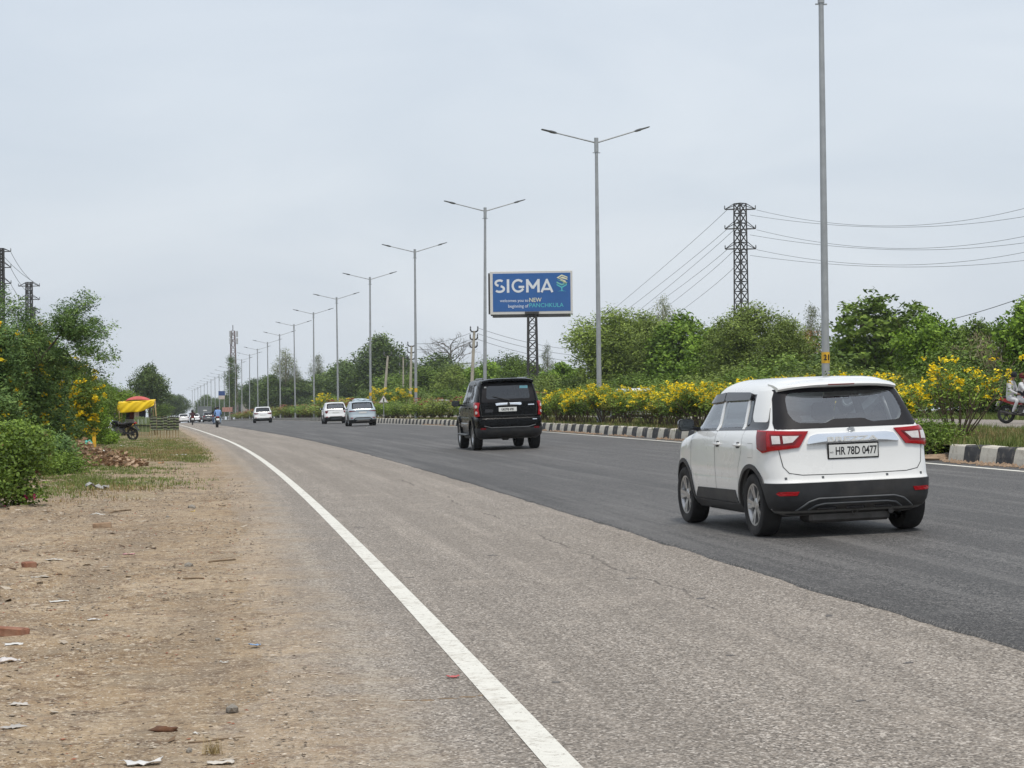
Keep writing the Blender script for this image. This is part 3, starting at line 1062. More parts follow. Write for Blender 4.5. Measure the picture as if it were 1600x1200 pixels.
# the free-standing shrub at the end of the hedge
yq = 43.3
shrub_obj('flowering_shrub', 'open wide shrub with sparse yellow flowers at the hedge end near the kerb gap', shrub_meshes(41, 1.65, 1.25, 58, 'mid', 170, 11, stems=20, base=.5),
          on(14.7, yq, median_z(14.7, yq)), .4, (1, 1, 1), HB)
ys_h = []
y_ = 45.6
while y_ < 90:
    ys_h.append(y_); y_ += 1.22 + .004 * y_
for i, y_ in enumerate(ys_h):
    v = rs.choice([0, 0, 1, 2, 2, 3])
    o_ = kerb_off(y_) + 1.55 + rs.uniform(-.25, .25)
    s = rs.uniform(.76, 1.06)
    n_ = len(ys_h)
    lab = f'yellow flowering hedge shrub, {ORD[i]} from the near end of the hedge' if i < n_ // 2 else f'yellow flowering hedge shrub, {ORD[n_ - 1 - i]} from the far end of the hedge beside the black car'
    shrub_obj('flowering_shrub', lab, SH[v], on(o_, y_, median_z(o_, y_)), rs.uniform(0, 6), (s * 1.15, s * 1.15, s), HB)
y_ = 93.0
i = 0
ys_l = []
while y_ < 172:
    ys_l.append(y_); y_ += 2.5 + .004 * y_
for i, y_ in enumerate(ys_l):
    v = rs.choice([0, 1, 1, 2])
    o_ = kerb_off(y_) + 2.0 + rs.uniform(-.4, .6)
    s = rs.uniform(.85, 1.25)
    w = ['dull green', 'brownish green', 'plain green'][v]
    shrub_obj('median_shrub', f'{w} low shrub without yellow flowers, {ORD[i]} beyond the black car on the median', SHL[v], on(o_, y_, median_z(o_, y_)), rs.uniform(0, 6), (s * 1.5, s * 1.5, s), 'plain shrubs on the median')
y_ = 182.0
i = 0
while y_ < 420:
    v = rs.choice([0, 1, 2])
    s = rs.uniform(1.0, 1.5)
    if i < 28:
        shrub_obj('median_shrub', f'far low median shrub, {ORD[i]} past the white cars', SHL[v], on(15.5, y_, .35), rs.uniform(0, 6), (s * 2.2, s * 2.2, s), 'far shrubs on the median')
    y_ += 6 + .012 * y_; i += 1
# yellow patches near the sign and at the far median
yl = dist_for(612, 33)
shrub_obj('flowering_bush', 'big yellow flowering bush behind the triangular sign', SH[2], (ratio(618)[0] * yl * .72, yl * .72, gz(yl * .72) + .5), 1, (2.6, 2.6, 2.2), None)
shrub_obj('flowering_bush', 'round yellow-dotted bush beyond the white car in the middle distance', SH[1], on(15.0, 200, .3), 2, (2.2, 2.2, 1.6), None)

# ---- the left thicket
def solid_bush(name, label, spec, seed, loc, rz=0, sc=(1, 1, 1), fl=None, nfl=0, flsize=.07, cat='bush', fspread=.05):
    ms = make_tree(spec, seed)
    o = thing(name, label, cat, loc, rz, 'bushes on the left verge')
    o.scale = sc
    link('stem', ms[0], o); link('foliage', ms[1], o)
    if fl:
        r = np.random.default_rng(seed + 3); rr = random.Random(seed)
        lb = crown_lobes(spec['h'] * .95, spec['base'], spec['rx'], rr, spec.get('lobes', 12), spec.get('taper', .5), spec.get('lean', (0, 0)))
        P, _ = lobes_points(lb, nfl, r, 1.04)
        link('blossoms', leaf_cloud('blossoms', P, 13, fspread, flsize, fl, seed + 9, .8, -.1), o)
    return o


def vspot(px, py):
    x, y = ground_at(px, py)
    return (x, y, verge_z(x, y))


fine = dict(h=3.0, base=.1, rx=1.5, lobes=16, n=900, per=16, spread=.13, size=.10, leaf='blue', twigs=60, taper=.3, tr=.05, aspect=.36, shell=.4)
def F_(**k):
    d = dict(fine); d.update(k); return d


solid_bush('bougainvillea', 'low dark green bougainvillea with a few magenta blooms in the lower left corner', F_(h=1.12, base=.02, rx=.82, lobes=7, shell=.25, leaf='mid', size=.075, aspect=.6, n=520, per=15, spread=.13, floor=.03), 301,
           vspot(-12, 792), .5, fl=PINK, nfl=14, flsize=.06)
solid_bush('bougainvillea', 'straggly bougainvillea with pink and orange blooms behind the lower left bush', F_(h=1.25, base=.05, rx=.9, leaf='mid', size=.08, aspect=.55, n=700, per=14), 302,
           vspot(25, 752), 1.5, fl=ROSE, nfl=24, flsize=.06)
solid_bush('low_bush', 'grey-green low bush between the bougainvillea and the dry leaf pile', F_(h=1.0, base=.02, rx=.9, leaf='blue', n=700, floor=.03), 303, vspot(62, 737), 2.2)
solid_bush('low_bush', 'trailing green weeds in front of the dry leaf pile', F_(h=.42, base=.02, rx=.8, leaf='mid', n=330, floor=.02, size=.07), 304, vspot(95, 742), .2)
solid_bush('feathery_bush', 'tall feathery bush filling the left edge above the bougainvillea', F_(h=4.5, base=.2, rx=1.55, n=2300, per=18, size=.11), 305, vspot(-22, 728), 0, fl=FLOWER, nfl=90, flsize=.085)
solid_bush('feathery_bush', 'feathery bush with yellow blooms at mid height behind the leaning branch', F_(h=4.2, base=.2, rx=1.6, n=2300, per=18, size=.11), 306, vspot(60, 722), 1, fl=FLOWER, nfl=190, flsize=.085)
solid_bush('flowering_bush', 'yellow flowering bush at the right side of the left thicket', F_(h=3.6, base=.1, rx=1.1, n=1100, per=15, leaf='mid', size=.10), 307, vspot(122, 706), 2, fl=FLOWER, nfl=170, flsize=.10)
solid_bush('low_bush', 'bright green bush between the thicket and the parked motorcycle', F_(h=2.3, base=.05, rx=.75, n=600, per=15, leaf='bright', size=.11), 308, vspot(148, 697), 2)
solid_bush('low_bush', 'green bush behind the parked motorcycle', F_(h=3.1, base=.05, rx=1.0, n=600, per=15, leaf='mid', size=.13, spread=.2), 309, (ratio(160)[0] * 113, 113, gz(113)), 3)
solid_bush('low_bush', 'taller green bush behind the stall awning', F_(h=3.0, base=.05, rx=1.5, n=800, per=15, leaf='bright', size=.15, spread=.22), 310, (ratio(174)[0] * 118, 118, gz(118)), 3)
solid_bush('low_bush', 'dark bush filling the shade under the left thicket', F_(h=1.7, base=.02, rx=1.4, n=800, per=14, leaf='dark', size=.09), 311, vspot(15, 722), 3)
solid_bush('low_bush', 'dark green weeds behind the turquoise bag', F_(h=1.4, base=.02, rx=.95, n=700, per=14, leaf='mid', size=.10), 312, vspot(104, 700), 3)
solid_bush('low_bush', 'green weeds in front of the parked motorcycle', F_(h=.55, base=.02, rx=.6, n=300, per=14, leaf='bright', size=.09, floor=.02), 313, vspot(166, 694), 3)
solid_bush('feathery_bush', 'feathery bush outside the left edge of the thicket', F_(h=3.7, base=.1, rx=2.2, n=900, per=14), 314, (ratio(-60)[0] * 58, 58, .2), 3)

# leaning feathery sapling over the thicket
def feathery_sapling():
    rr = random.Random(3)
    p0 = Vector(vspot(2, 726))
    o = thing('acacia_sapling', 'leaning acacia sapling with a dark bare stem and feathery sprays above the left thicket', 'tree', p0, 0, 'bushes on the left verge')
    y = p0.y
    def P(px, py, dy=0):
        kx, kz = ratio(px, py)
        return Vector((kx * (y + dy), y + dy, CAM_H + kz * (y + dy))) - p0
    mb = MB()
    main = [Vector((0, 0, -.1)), P(8, 675), P(28, 620), P(60, 565), P(95, 522), P(122, 495, .3)]
    mb.tube(main, [.055, .05, .042, .032, .022, .012], 7)
    ends = [(P(140, 468, .6), 4), (P(168, 558, .2), 4), (P(165, 520, -.4), 4), (P(150, 505, .6), 4), (P(112, 478, .4), 4), (P(75, 500, .8), 3), (P(45, 530, -.3), 2), (P(150, 545, -.6), 3), (P(128, 520, 0), 4), (P(95, 560, .5), 3), (P(150, 585, .3), 3), (P(100, 490, -.5), 4), (P(30, 480, .9), 3), (P(5, 468, .9), 3)]
    cen = []
    for e, k in ends:
        pts = limb(mb, main[k], e, .014, .004, rr, .10, 7, 5)
        for q in pts[2:]:
            for _ in range(10):
                cen.append(q + Vector((rr.gauss(0, .17), rr.gauss(0, .2), rr.gauss(-.02, .12))))
    mb.build('stem', BARK, o, smooth='all')
    link('foliage', leaf_cloud('foliage', [tuple(c) for c in cen], 30, .085, .085, LEAF['blue'], 5, .34, .35), o)


feathery_sapling()


# ---- grass
def blades(name, pts, per, hgt, spread, m, seed, width=.012):
    r = np.random.default_rng(seed)
    P = np.repeat(np.asarray(pts, float), per, 0)
    K = len(P)
    P[:, :2] += r.normal(0, 1, (K, 2)) * spread
    a = r.uniform(0, 6.283, K)
    h_ = hgt * r.uniform(.4, 1.3, K)
    ln = np.stack([np.cos(a), np.sin(a), np.zeros(K)], -1) * (h_ * r.uniform(.1, .7, K))[:, None]
    sd = np.stack([-np.sin(a), np.cos(a), np.zeros(K)], -1) * width
    up = np.zeros((K, 3)); up[:, 2] = h_
    V = np.stack([P - sd, P + sd, P + ln + up], 1).reshape(-1, 3)
    return np_mesh(name, V, np.arange(K * 3).reshape(-1, 3), m, False, {'tint': ('FACE', r.uniform(0, 1, K))})


GRASS = leaf_mat('grass', (.07, .11, .02), (.14, .19, .038), (.25, .26, .09), trans=.2, rough=.6)
DRY = leaf_mat('dry_grass', (.20, .145, .06), (.33, .245, .11), (.42, .34, .18), trans=.2, rough=.7)
r = np.random.default_rng(2)
pts = []
for _ in range(13000):
    y_ = 31 + 100 * r.uniform() ** 1.8
    o_ = kerb_off(y_) + .25 + (20.8 - kerb_off(y_)) * r.uniform()
    if vnoise(np.array([y_ * .5]), np.array([o_ * .5]), 40, 3)[0] > .36:
        pts.append(on(o_, y_, median_z(o_, y_) - .01))
g = link('median_grass', blades('median_grass', pts, 12, .13, .14, GRASS, 4, .011)); tag(g, 'short green grass growing on the median behind the kerb', 'grass', kind='stuff')
pts = []
for _ in range(2600):
    y_ = 31 + 100 * r.uniform() ** 1.6
    o_ = kerb_off(y_) + .25 + 5 * r.uniform()
    if vnoise(np.array([y_ * .4]), np.array([o_ * .4]), 44, 3)[0] > .5:
        pts.append(on(o_, y_, median_z(o_, y_) - .01))
g = link('dry_median_grass', blades('dry_median_grass', pts, 9, .17, .14, DRY, 5, .011)); tag(g, 'straw coloured dry grass among the green on the median', 'grass', kind='stuff')
pts = []
for (px, py, sx, sy, n_) in [(270, 697, 26, 5, 260), (225, 712, 40, 4, 260), (190, 735, 45, 4, 160), (130, 757, 26, 5, 150), (300, 716, 22, 4, 170), (200, 700, 40, 4, 260), (120, 745, 30, 4, 130), (160, 758, 70, 5, 110), (210, 752, 40, 4, 90),
                             (175, 690, 25, 3, 150), (90, 770, 25, 4, 60), (250, 690, 30, 3, 160), (310, 705, 10, 4, 80)]:
    for _ in range(n_):
        x, y_ = ground_at(px + r.normal() * sx, py + r.normal() * sy)
        if x - edge_x(y_) < -1.5: pts.append((x, y_, verge_z(x, y_) - .01))
g = link('verge_grass', blades('verge_grass', pts, 16, .07, .16, GRASS, 6, .010)); tag(g, 'patches of short green grass on the dusty left verge', 'grass', kind='stuff')
pts = []
for (px, py, sx, sy, n_) in [(205, 704, 14, 2, 90), (240, 712, 50, 6, 160), (285, 705, 25, 5, 110), (150, 765, 60, 8, 70), (250, 690, 25, 3, 60)]:
    for _ in range(n_):
        x, y_ = ground_at(px + r.normal() * sx, py + r.normal() * sy)
        if x - edge_x(y_) < -1.5: pts.append((x, y_, verge_z(x, y_) - .01))
g = link('dry_verge_grass', blades('dry_verge_grass', pts, 20, .08, .18, DRY, 7, .011)); tag(g, 'dry yellow grass tufts on the left verge', 'grass', kind='stuff')
# verge beyond the far road
pts = [on(29.8 + 3.0 * r.uniform(), 50 + 130 * r.uniform(), .30) for _ in range(3500)]
g = link('far_verge_grass', blades('far_verge_grass', pts, 12, .28, .25, GRASS, 8, .02)); tag(g, 'rough green grass along the verge of the far carriageway', 'grass', kind='stuff')


# pale reed clumps beyond the far carriageway
REED = leaf_mat('reed', (.20, .16, .09), (.30, .25, .15), (.40, .35, .24), trans=.2)
for i, (px, off, hh, lab) in enumerate([(1503, 33.2, 3.3, 'pale upright reed clump right of the free-standing flowering shrub'), (1478, 33.0, 2.3, 'shorter spiky reed clump left of the tall reeds'), (1560, 33.5, 3.4, 'tall brown reed clump behind the red motorcycle'), (1545, 34.0, 4.0, 'thin arching reed clump between the tall reeds and the motorcycle')]):
    yr_ = dist_for(px, off)
    o = thing('reed_clump', lab, 'reeds', (ratio(px)[0] * yr_, yr_, gz(yr_) + .62), 0, 'reed clumps beyond the far road')
    rr = random.Random(i + 60)
    mb = MB()
    for _ in range(34):
        a = rr.uniform(0, 6.28); q = rr.uniform(.0, .35); l_ = hh * rr.uniform(.55, 1.0); t_ = rr.uniform(.05, .32)
        b0 = Vector((math.cos(a) * q, math.sin(a) * q, -.05))
        tp = b0 + Vector((math.cos(a) * t_ * l_, math.sin(a) * t_ * l_, l_))
        mb.tube([b0, (b0 + tp) / 2 + Vector((0, 0, l_ * .05)), tp], [.016, .012, .004], 4, False)
    mb.build('stalks', simple('reed_stalk', (.33, .27, .17), .9, .25), o)
    cs = [(rr.gauss(0, .3), rr.gauss(0, .3), hh * rr.uniform(.3, .95)) for _ in range(70)]
    link('blades', leaf_cloud('blades', cs, 8, .14, .5, REED, 70 + i, .05, -.9), o)
# ================================================================== vehicles
def paint(name, col, metal=0.0, rough=.32, coat=.9, dust=.25):
    m, N, L, b = new_mat(name)
    t = N.new('ShaderNodeTexCoord')
    sp = N.new('ShaderNodeSeparateXYZ'); L.new(t.outputs['Object'], sp.inputs['Vector'])
    n_ = noise(N, L, 3.0, 6, .65)
    low = maprange(N, L, math_n(N, L, 'ADD', sp.outputs['Z'], math_n(N, L, 'MULTIPLY', n_, .5)), .55, 1.25, dust, dust * .08)
    n2 = noise(N, L, 1.1, 5, .6)
    c = mixc(N, L, cramp(N, L, n2, [(.3, 0.0), (.75, .10)]), col, tuple(k * .86 for k in col))
    c = mixc(N, L, low, c, (.36, .31, .24))              # road dust gathered low on the panels
    L.new(c, b.inputs['Base Color'])
    setp(b, metal=metal, rough=rough, coat=coat, coat_rough=.05)
    r_ = maprange(N, L, n_, .3, .8, rough * .8, rough * 1.4)
    L.new(r_, b.inputs['Roughness'])
    return m


def glass_mat(name, tint, refl=.06):
    m, N, L, b = new_mat(name)
    N.remove(b)
    tr = N.new('ShaderNodeBsdfTransparent'); tr.inputs['Color'].default_value = (*tint, 1)
    gl = N.new('ShaderNodeBsdfGlossy'); gl.inputs['Roughness'].default_value = .02; gl.inputs['Color'].default_value = (.95, .97, 1, 1)
    fr = N.new('ShaderNodeFresnel'); fr.inputs['IOR'].default_value = 1.55
    ad = math_n(N, L, 'ADD', fr.outputs['Fac'], refl, True)
    mx = N.new('ShaderNodeMixShader')
    L.new(ad, mx.inputs['Fac']); L.new(tr.outputs['BSDF'], mx.inputs[1]); L.new(gl.outputs['BSDF'], mx.inputs[2])
    L.new(mx.outputs['Shader'], N['Material Output'].inputs['Surface'])
    return m


M['white_paint'] = paint('white_paint', (.83, .83, .81), dust=.16)
M['black_paint'] = paint('black_paint', (.003, .003, .0035), rough=.25, dust=0.0, coat=.08)
M['black_paint'].node_tree.nodes['Principled BSDF'].inputs['Specular IOR Level'].default_value = .12
M['blue_paint'] = paint('blue_grey_paint', (.46, .54, .59), metal=.3, rough=.35)
M['pearl_paint'] = paint('pearl_white_paint', (.83, .83, .83), dust=.12)
M['brown_paint'] = paint('dark_paint', (.03, .035, .045), dust=.2)
M['glass'] = glass_mat('car_glass', (.92, .98, .97), .16)
M['dark_glass'] = glass_mat('dark_car_glass', (.10, .115, .12), .05)
M['gloss_black'] = simple('gloss_black_trim', (.011, .010, .012), .2, .2, coat=.15)
M['ceramic'] = simple('black_glass_border', (.012, .011, .013), .55, .2, spec=.25)
M['plastic'] = simple('black_plastic', (.022, .023, .025), .55, .3, 5.0, grime=(.09, .08, .07))
M['grey_plastic'] = simple('grey_plastic', (.085, .09, .095), .5, .2)
M['rubber'] = simple('tyre_rubber', (.017, .016, .016), .88, .3, 8.0, grime=(.065, .058, .05), bumps=.3)
M['alloy'] = simple('alloy_wheel', (.50, .50, .50), .35, .15, 5.0, grime=(.22, .20, .18), metal=.9)
M['dark_alloy'] = simple('dark_alloy_recess', (.06, .06, .06), .6, .2, metal=.5)
M['chrome'] = simple('chrome', (.80, .82, .85), .16, .03, metal=1.0)
M['red_lens'] = simple('red_lens', (.34, .004, .008), .16, .15, 4.0, coat=.25, spec=.3)
M['dark_red_lens'] = simple('dark_red_lens', (.15, .006, .009), .16, .2, coat=.25, spec=.3)
M['clear_lens'] = simple('clear_lens', (.62, .58, .56), .12, .12, 30.0, coat=1.0)
M['plate_white'] = simple('number_plate_white', (.72, .72, .69), .45, .05)
M['ink'] = simple('plate_ink', (.012, .012, .014), .6, .1)
M['interior'] = simple('car_interior', (.17, .17, .165), .9, .2)
M['seat'] = simple('seat_cloth', (.075, .075, .078), .95, .2, bumps=.3)
M['seam'] = simple('panel_gap', (.05, .05, .05), .9, .1)
M['sticker'] = simple('blue_sticker', (.28, .62, .70), .5, .05)
M['mirror'] = simple('mirror_face', (.12, .13, .13), .1, .1, metal=.9)
M['steel'] = simple('dull_steel', (.10, .095, .09), .6, .3, metal=.6)


def pchip(xs, ys):
    xs = np.asarray(xs, float); ys = np.asarray(ys, float)
    h = np.diff(xs); d = np.diff(ys) / h
    m_ = np.zeros_like(ys)
    for i in range(1, len(xs) - 1):
        if d[i - 1] * d[i] > 0:
            w1, w2 = 2 * h[i] + h[i - 1], h[i] + 2 * h[i - 1]
            m_[i] = (w1 + w2) / (w1 / d[i - 1] + w2 / d[i])
    m_[0], m_[-1] = d[0], d[-1]

    def f(x):
        x = min(max(x, xs[0]), xs[-1])
        i = min(max(int(np.searchsorted(xs, x)) - 1, 0), len(h) - 1)
        t = (x - xs[i]) / h[i]
        return ((2 * t ** 3 - 3 * t * t + 1) * ys[i] + (t ** 3 - 2 * t * t + t) * h[i] * m_[i] + (-2 * t ** 3 + 3 * t * t) * ys[i + 1] + (t ** 3 - t * t) * h[i] * m_[i + 1])
    return f


class Body:
    """a car body as a stack of rounded plan outlines; gives the surface for every trim piece laid on it"""
    US = [0, .12, .25, .38, .5, .62, .72, .80, .86, .91, .945]
    VS = [-.86, -.78, -.69, -.6, -.5, -.4, -.3, -.2, -.1, 0, .1, .2, .3, .4, .5, .6, .69, .78, .86]

    def __init__(s, rows, nr=8, nf=5, ym=-.1):
        z = [r_[0] for r_ in rows]
        s.rows = rows
        s.z0, s.z1 = z[0], z[-1]
        s.yr, s.yf, s.W = (pchip(z, [r_[k] for r_ in rows]) for k in (1, 2, 3))
        s.nr, s.nf, s.ym = nr, nf, ym

    def rear_y(s, x, z):
        u = min(abs(x) / s.W(z), .9999)
        return s.ym - (s.ym - s.yr(z)) * (1 - u ** s.nr) ** (1 / s.nr)

    def side_x(s, y, z):
        if y < s.ym: v, n = (s.ym - y) / (s.ym - s.yr(z)), s.nr
        else: v, n = (y - s.ym) / max(.05, s.yf(z) - s.ym), s.nf
        v = min(v, .999)
        return s.W(z) * (1 - v ** n) ** (1 / n)

    def half(s, z, inset=0.0, ycap=None):
        W, yr, yf = s.W(z) - inset, s.yr(z) + inset * 1.2, s.yf(z) - inset * 1.2
        if ycap is not None: yf = min(yf, ycap)
        yf = max(yf, s.ym + .05); 
        pts = []
        for u in s.US: pts.append((u * W, s.ym - (s.ym - yr) * (1 - u ** s.nr) ** (1 / s.nr)))
        for v in s.VS:
            n = s.nr if v < 0 else s.nf
            u = (1 - abs(v) ** n) ** (1 / n)
            pts.append((u * W, s.ym + v * ((s.ym - yr) if v < 0 else (yf - s.ym))))
        for u in reversed(s.US): pts.append((u * W, s.ym + (yf - s.ym) * (1 - u ** s.nf) ** (1 / s.nf)))
        return pts

    def loft(s, zs, inset=0.0, ycap=None):
        mb = MB()
        n = None
        vv, ff = [], []
        for z in zs:
            h = s.half(z, inset, ycap)
            ring = h + [(-x, y) for x, y in reversed(h[1:-1])]
            n = len(ring)
            vv += [(x, y, z) for x, y in ring]
        for i in range(len(zs) - 1):
            for k in range(n):
                k2 = (k + 1) % n
                ff.append((i * n + k, i * n + k2, (i + 1) * n + k2, (i + 1) * n + k))
        ff.append(tuple(range(n - 1, -1, -1)))
        ff.append(tuple((len(zs) - 1) * n + k for k in range(n)))
        return mb.add(vv, ff)

    def wrap(s, t, z):
        """point at arc length t from the rear centre, round the corner and along the side"""
        key = round(z, 4)
        if not hasattr(s, '_w'): s._w = {}
        if key not in s._w:
            W, yr = s.W(z), s.yr(z)
            p = [(u * W, s.ym - (s.ym - yr) * (1 - u ** s.nr) ** (1 / s.nr)) for u in np.linspace(0, .93, 60)]
            for v in np.linspace((1 - .93 ** s.nr) ** (1 / s.nr), .02, 120):
                p.append(((1 - v ** s.nr) ** (1 / s.nr) * W, s.ym - v * (s.ym - yr)))
            p = np.array(p)
            l = np.concatenate([[0], np.cumsum(np.hypot(*np.diff(p, axis=0).T))])
            s._w[key] = (l, p)
        l, p = s._w[key]
        return Vector((math.copysign(np.interp(abs(t), l, p[:, 0]), t), np.interp(abs(t), l, p[:, 1]), z))

    def m_wrap(s): return lambda a, b: s.wrap(a, b)
    def m_rear(s): return lambda a, b: Vector((a, s.rear_y(a, b), b))
    def m_side(s, sgn): return lambda a, b: Vector((sgn * s.side_x(a, b), a, b))


def resample(poly, N):
    P = np.array(list(poly) + [poly[0]], float)
    l = np.concatenate([[0], np.cumsum(np.hypot(*np.diff(P, axis=0).T))])
    t = np.linspace(0, l[-1], N, endpoint=False)
    # keep the corners: move the nearest sample onto each of them
    for c in l[:-1]:
        j = int(np.argmin(np.abs(t - c))); t[j] = c
    t = np.sort(t)
    return np.stack([np.interp(t, l, P[:, 0]), np.interp(t, l, P[:, 1])], -1)


def rounded(poly, r_, k=4):
    out = []
    n = len(poly)
    for i in range(n):
        p0, p, p1 = Vector(poly[i - 1]), Vector(poly[i]), Vector(poly[(i + 1) % n])
        a, b = (p0 - p), (p1 - p)
        d = min(r_, a.length * .45, b.length * .45)
        A, B = p + a.normalized() * d, p + b.normalized() * d
        for j in range(k + 1):
            t = j / k
            q = A * (1 - t) ** 2 + p * 2 * t * (1 - t) + B * t * t
            out.append((q.x, q.y))
    return out


def patch(mb, fn, outer, inner=None, off=.004, depth=.012, N=64, rings=5, dome=0.0):
    """lay a shaped plate on a body surface: outline(s) in surface coordinates, a little proud of it"""
    O = resample(outer, N)
    c = O.mean(0)
    if inner is not None:
        I = resample(inner, N)
        s0 = int(np.argmin(np.hypot(*(I - O[0]).T)))
        I = np.roll(I, -s0, 0)
    else:
        I = c + (O - c) * .02
    G = [O + (I - O) * (k / rings) for k in range(rings + 1)]
    e = .004
    vv, ff = [], []

    def place(a, b, o):
        p = fn(a, b)
        n = (fn(a + e, b) - fn(a - e, b)).cross(fn(a, b + e) - fn(a, b - e))
        if n.length < 1e-12: n = Vector((0, -1, 0))
        n.normalize()
        ctr = Vector((0, p.y * .55, min(p.z, .9)))
        if n.dot(p - ctr) < 0: n = -n
        return p + n * o
    lay = [[place(a, b, -depth) for a, b in G[0]]]
    for k, g_ in enumerate(G):
        dm = dome * (1 - (1 - k / rings) ** 2) if inner is None else dome * math.sin(math.pi * k / rings)
        lay.append([place(a, b, off + dm) for a, b in g_])
    if inner is not None: lay.append([place(a, b, -depth) for a, b in G[-1]])
    for l in lay: vv += l
    for i in range(len(lay) - 1):
        for k in range(N):
            k2 = (k + 1) % N
            ff.append((i * N + k, i * N + k2, (i + 1) * N + k2, (i + 1) * N + k))
    if inner is None: ff.append(tuple((len(lay) - 1) * N + k for k in range(N)))
    return mb.add(vv, ff)


def seam(mb, fn, pts, w=.006, off=.0015):
    """a thin gap line drawn along a surface"""
    P = [np.array(p) for p in pts]
    vv, ff = [], []
    dense = []
    for i in range(len(P) - 1):
        k = max(2, int(np.hypot(*(P[i + 1] - P[i])) / .05))
        dense += [P[i] + (P[i + 1] - P[i]) * j / k for j in range(k)]
    dense.append(P[-1])
    e = .004
    for i, p in enumerate(dense):
        d = dense[min(i + 1, len(dense) - 1)] - dense[max(i - 1, 0)]
        d = d / (np.hypot(*d) + 1e-9)
        nn = np.array([-d[1], d[0]]) * w / 2
        for q in (p + nn, p - nn):
            a, b = q
            s_ = fn(a, b)
            n = (fn(a + e, b) - fn(a - e, b)).cross(fn(a, b + e) - fn(a, b - e)).normalized()
            if n.dot(s_ - Vector((0, s_.y * .55, min(s_.z, .9)))) < 0: n = -n
            vv.append(s_ + n * off)
    for i in range(len(dense) - 1): ff.append((2 * i, 2 * i + 1, 2 * i + 3, 2 * i + 2))
    return mb.add(vv, ff)


def bool_cut(me, cutters):
    o = bpy.data.objects.new('tmp', me); COL.objects.link(o)
    tmp = []
    for c in cutters:
        co = bpy.data.objects.new('tmpc', c); COL.objects.link(co); tmp.append(co)
        md = o.modifiers.new('b', 'BOOLEAN'); md.operation = 'DIFFERENCE'; md.object = co; md.solver = 'MANIFOLD'
    dg = bpy.context.evaluated_depsgraph_get()
    res = bpy.data.meshes.new_from_object(o.evaluated_get(dg))
    bpy.data.objects.remove(o)
    for co in tmp: bpy.data.objects.remove(co)
    return res


def rotp(a, b, t): return (a * math.cos(t) - b * math.sin(t), a * math.sin(t) + b * math.cos(t))


def wheel_meshes(r_, w, rim_r, spokes=5, double=True, alloy='alloy'):
    ty = MB()
    h = w / 2
    ty.lathe([(rim_r, -h * .82), (rim_r + .012, -h * .92), (r_ * .86, -h), (r_ * .955, -h * .92), (r_ * .99, -h * .72), (r_, -h * .3), (r_, h * .3), (r_ * .99, h * .72), (r_ * .955, h * .92), (r_ * .86, h), (rim_r + .012, h * .92), (rim_r, h * .82), (rim_r - .004, 0), (rim_r, -h * .82)], 40, axis='x', caps=False)
    rm = MB()
    rm.lathe([(rim_r + .006, -h * .86), (rim_r - .012, -h * .84), (rim_r - .03, -h * .5), (rim_r - .035, h * .6)], 36, axis='x', caps=False)
    rm.lathe([(.075, -h * .62), (.06, -h * .70), (.03, -h * .72), (.001, -h * .72)], 20, axis='x', caps=False)
    for k in range(spokes):
        t0 = 2 * math.pi * k / spokes
        for dt in ((-.17, .17) if double else (0,)):
            t = t0 + dt
            rm.add([(x, *rotp(a, b, t)) for (x, a, b) in ((-h * .66, .05, -.016), (-h * .66, .05, .016), (-h * .84, rim_r - .01, .020), (-h * .84, rim_r - .01, -.020),
                                                       (-h * .3, .05, -.016), (-h * .3, .05, .016), (-h * .5, rim_r - .01, .020), (-h * .5, rim_r - .01, -.020))],
                   [(0, 1, 2, 3), (4, 7, 6, 5), (0, 4, 5, 1), (1, 5, 6, 2), (2, 6, 7, 3), (3, 7, 4, 0)])
    rm.cur = 1
    rm.lathe([(.001, -h * .12), (rim_r - .032, -h * .12), (rim_r - .034, 0), (.001, 0.0)], 28, axis='x')
    return ty.mesh('wheel', M['rubber'], True), rm.mesh('rim', [M[alloy], M['dark_alloy']], True)


def add_wheels(root, ms, r_, track, ya, yf):
    for (y, sgn) in ((ya, -1), (ya, 1), (yf, -1), (yf, 1)):
        w = link('wheel', ms[0], root, (sgn * track, y, r_), (0, 0, 0 if sgn < 0 else math.pi))
        link('rim', ms[1], w)


def arch_trim(mb, body, yc, zc, r0, r1, a0, a1, sgn, off=.012):
    fn = body.m_side(sgn)
    n = 22
    vv, ff = [], []
    for i in range(n + 1):
        t = a0 + (a1 - a0) * i / n
        for (rr, o) in ((r0, -.02), (r0, off), (r1, off), (r1, -.006)):
            y, z = yc + rr * math.cos(t), max(body.z0 + .01, zc + rr * math.sin(t))
            p = fn(y, z)
            vv.append((p.x + sgn * o, y, z))
    for i in range(n):
        for k in range(3): ff.append((i * 4 + k, i * 4 + k + 1, (i + 1) * 4 + k + 1, (i + 1) * 4 + k))
    return mb.add(vv, ff)


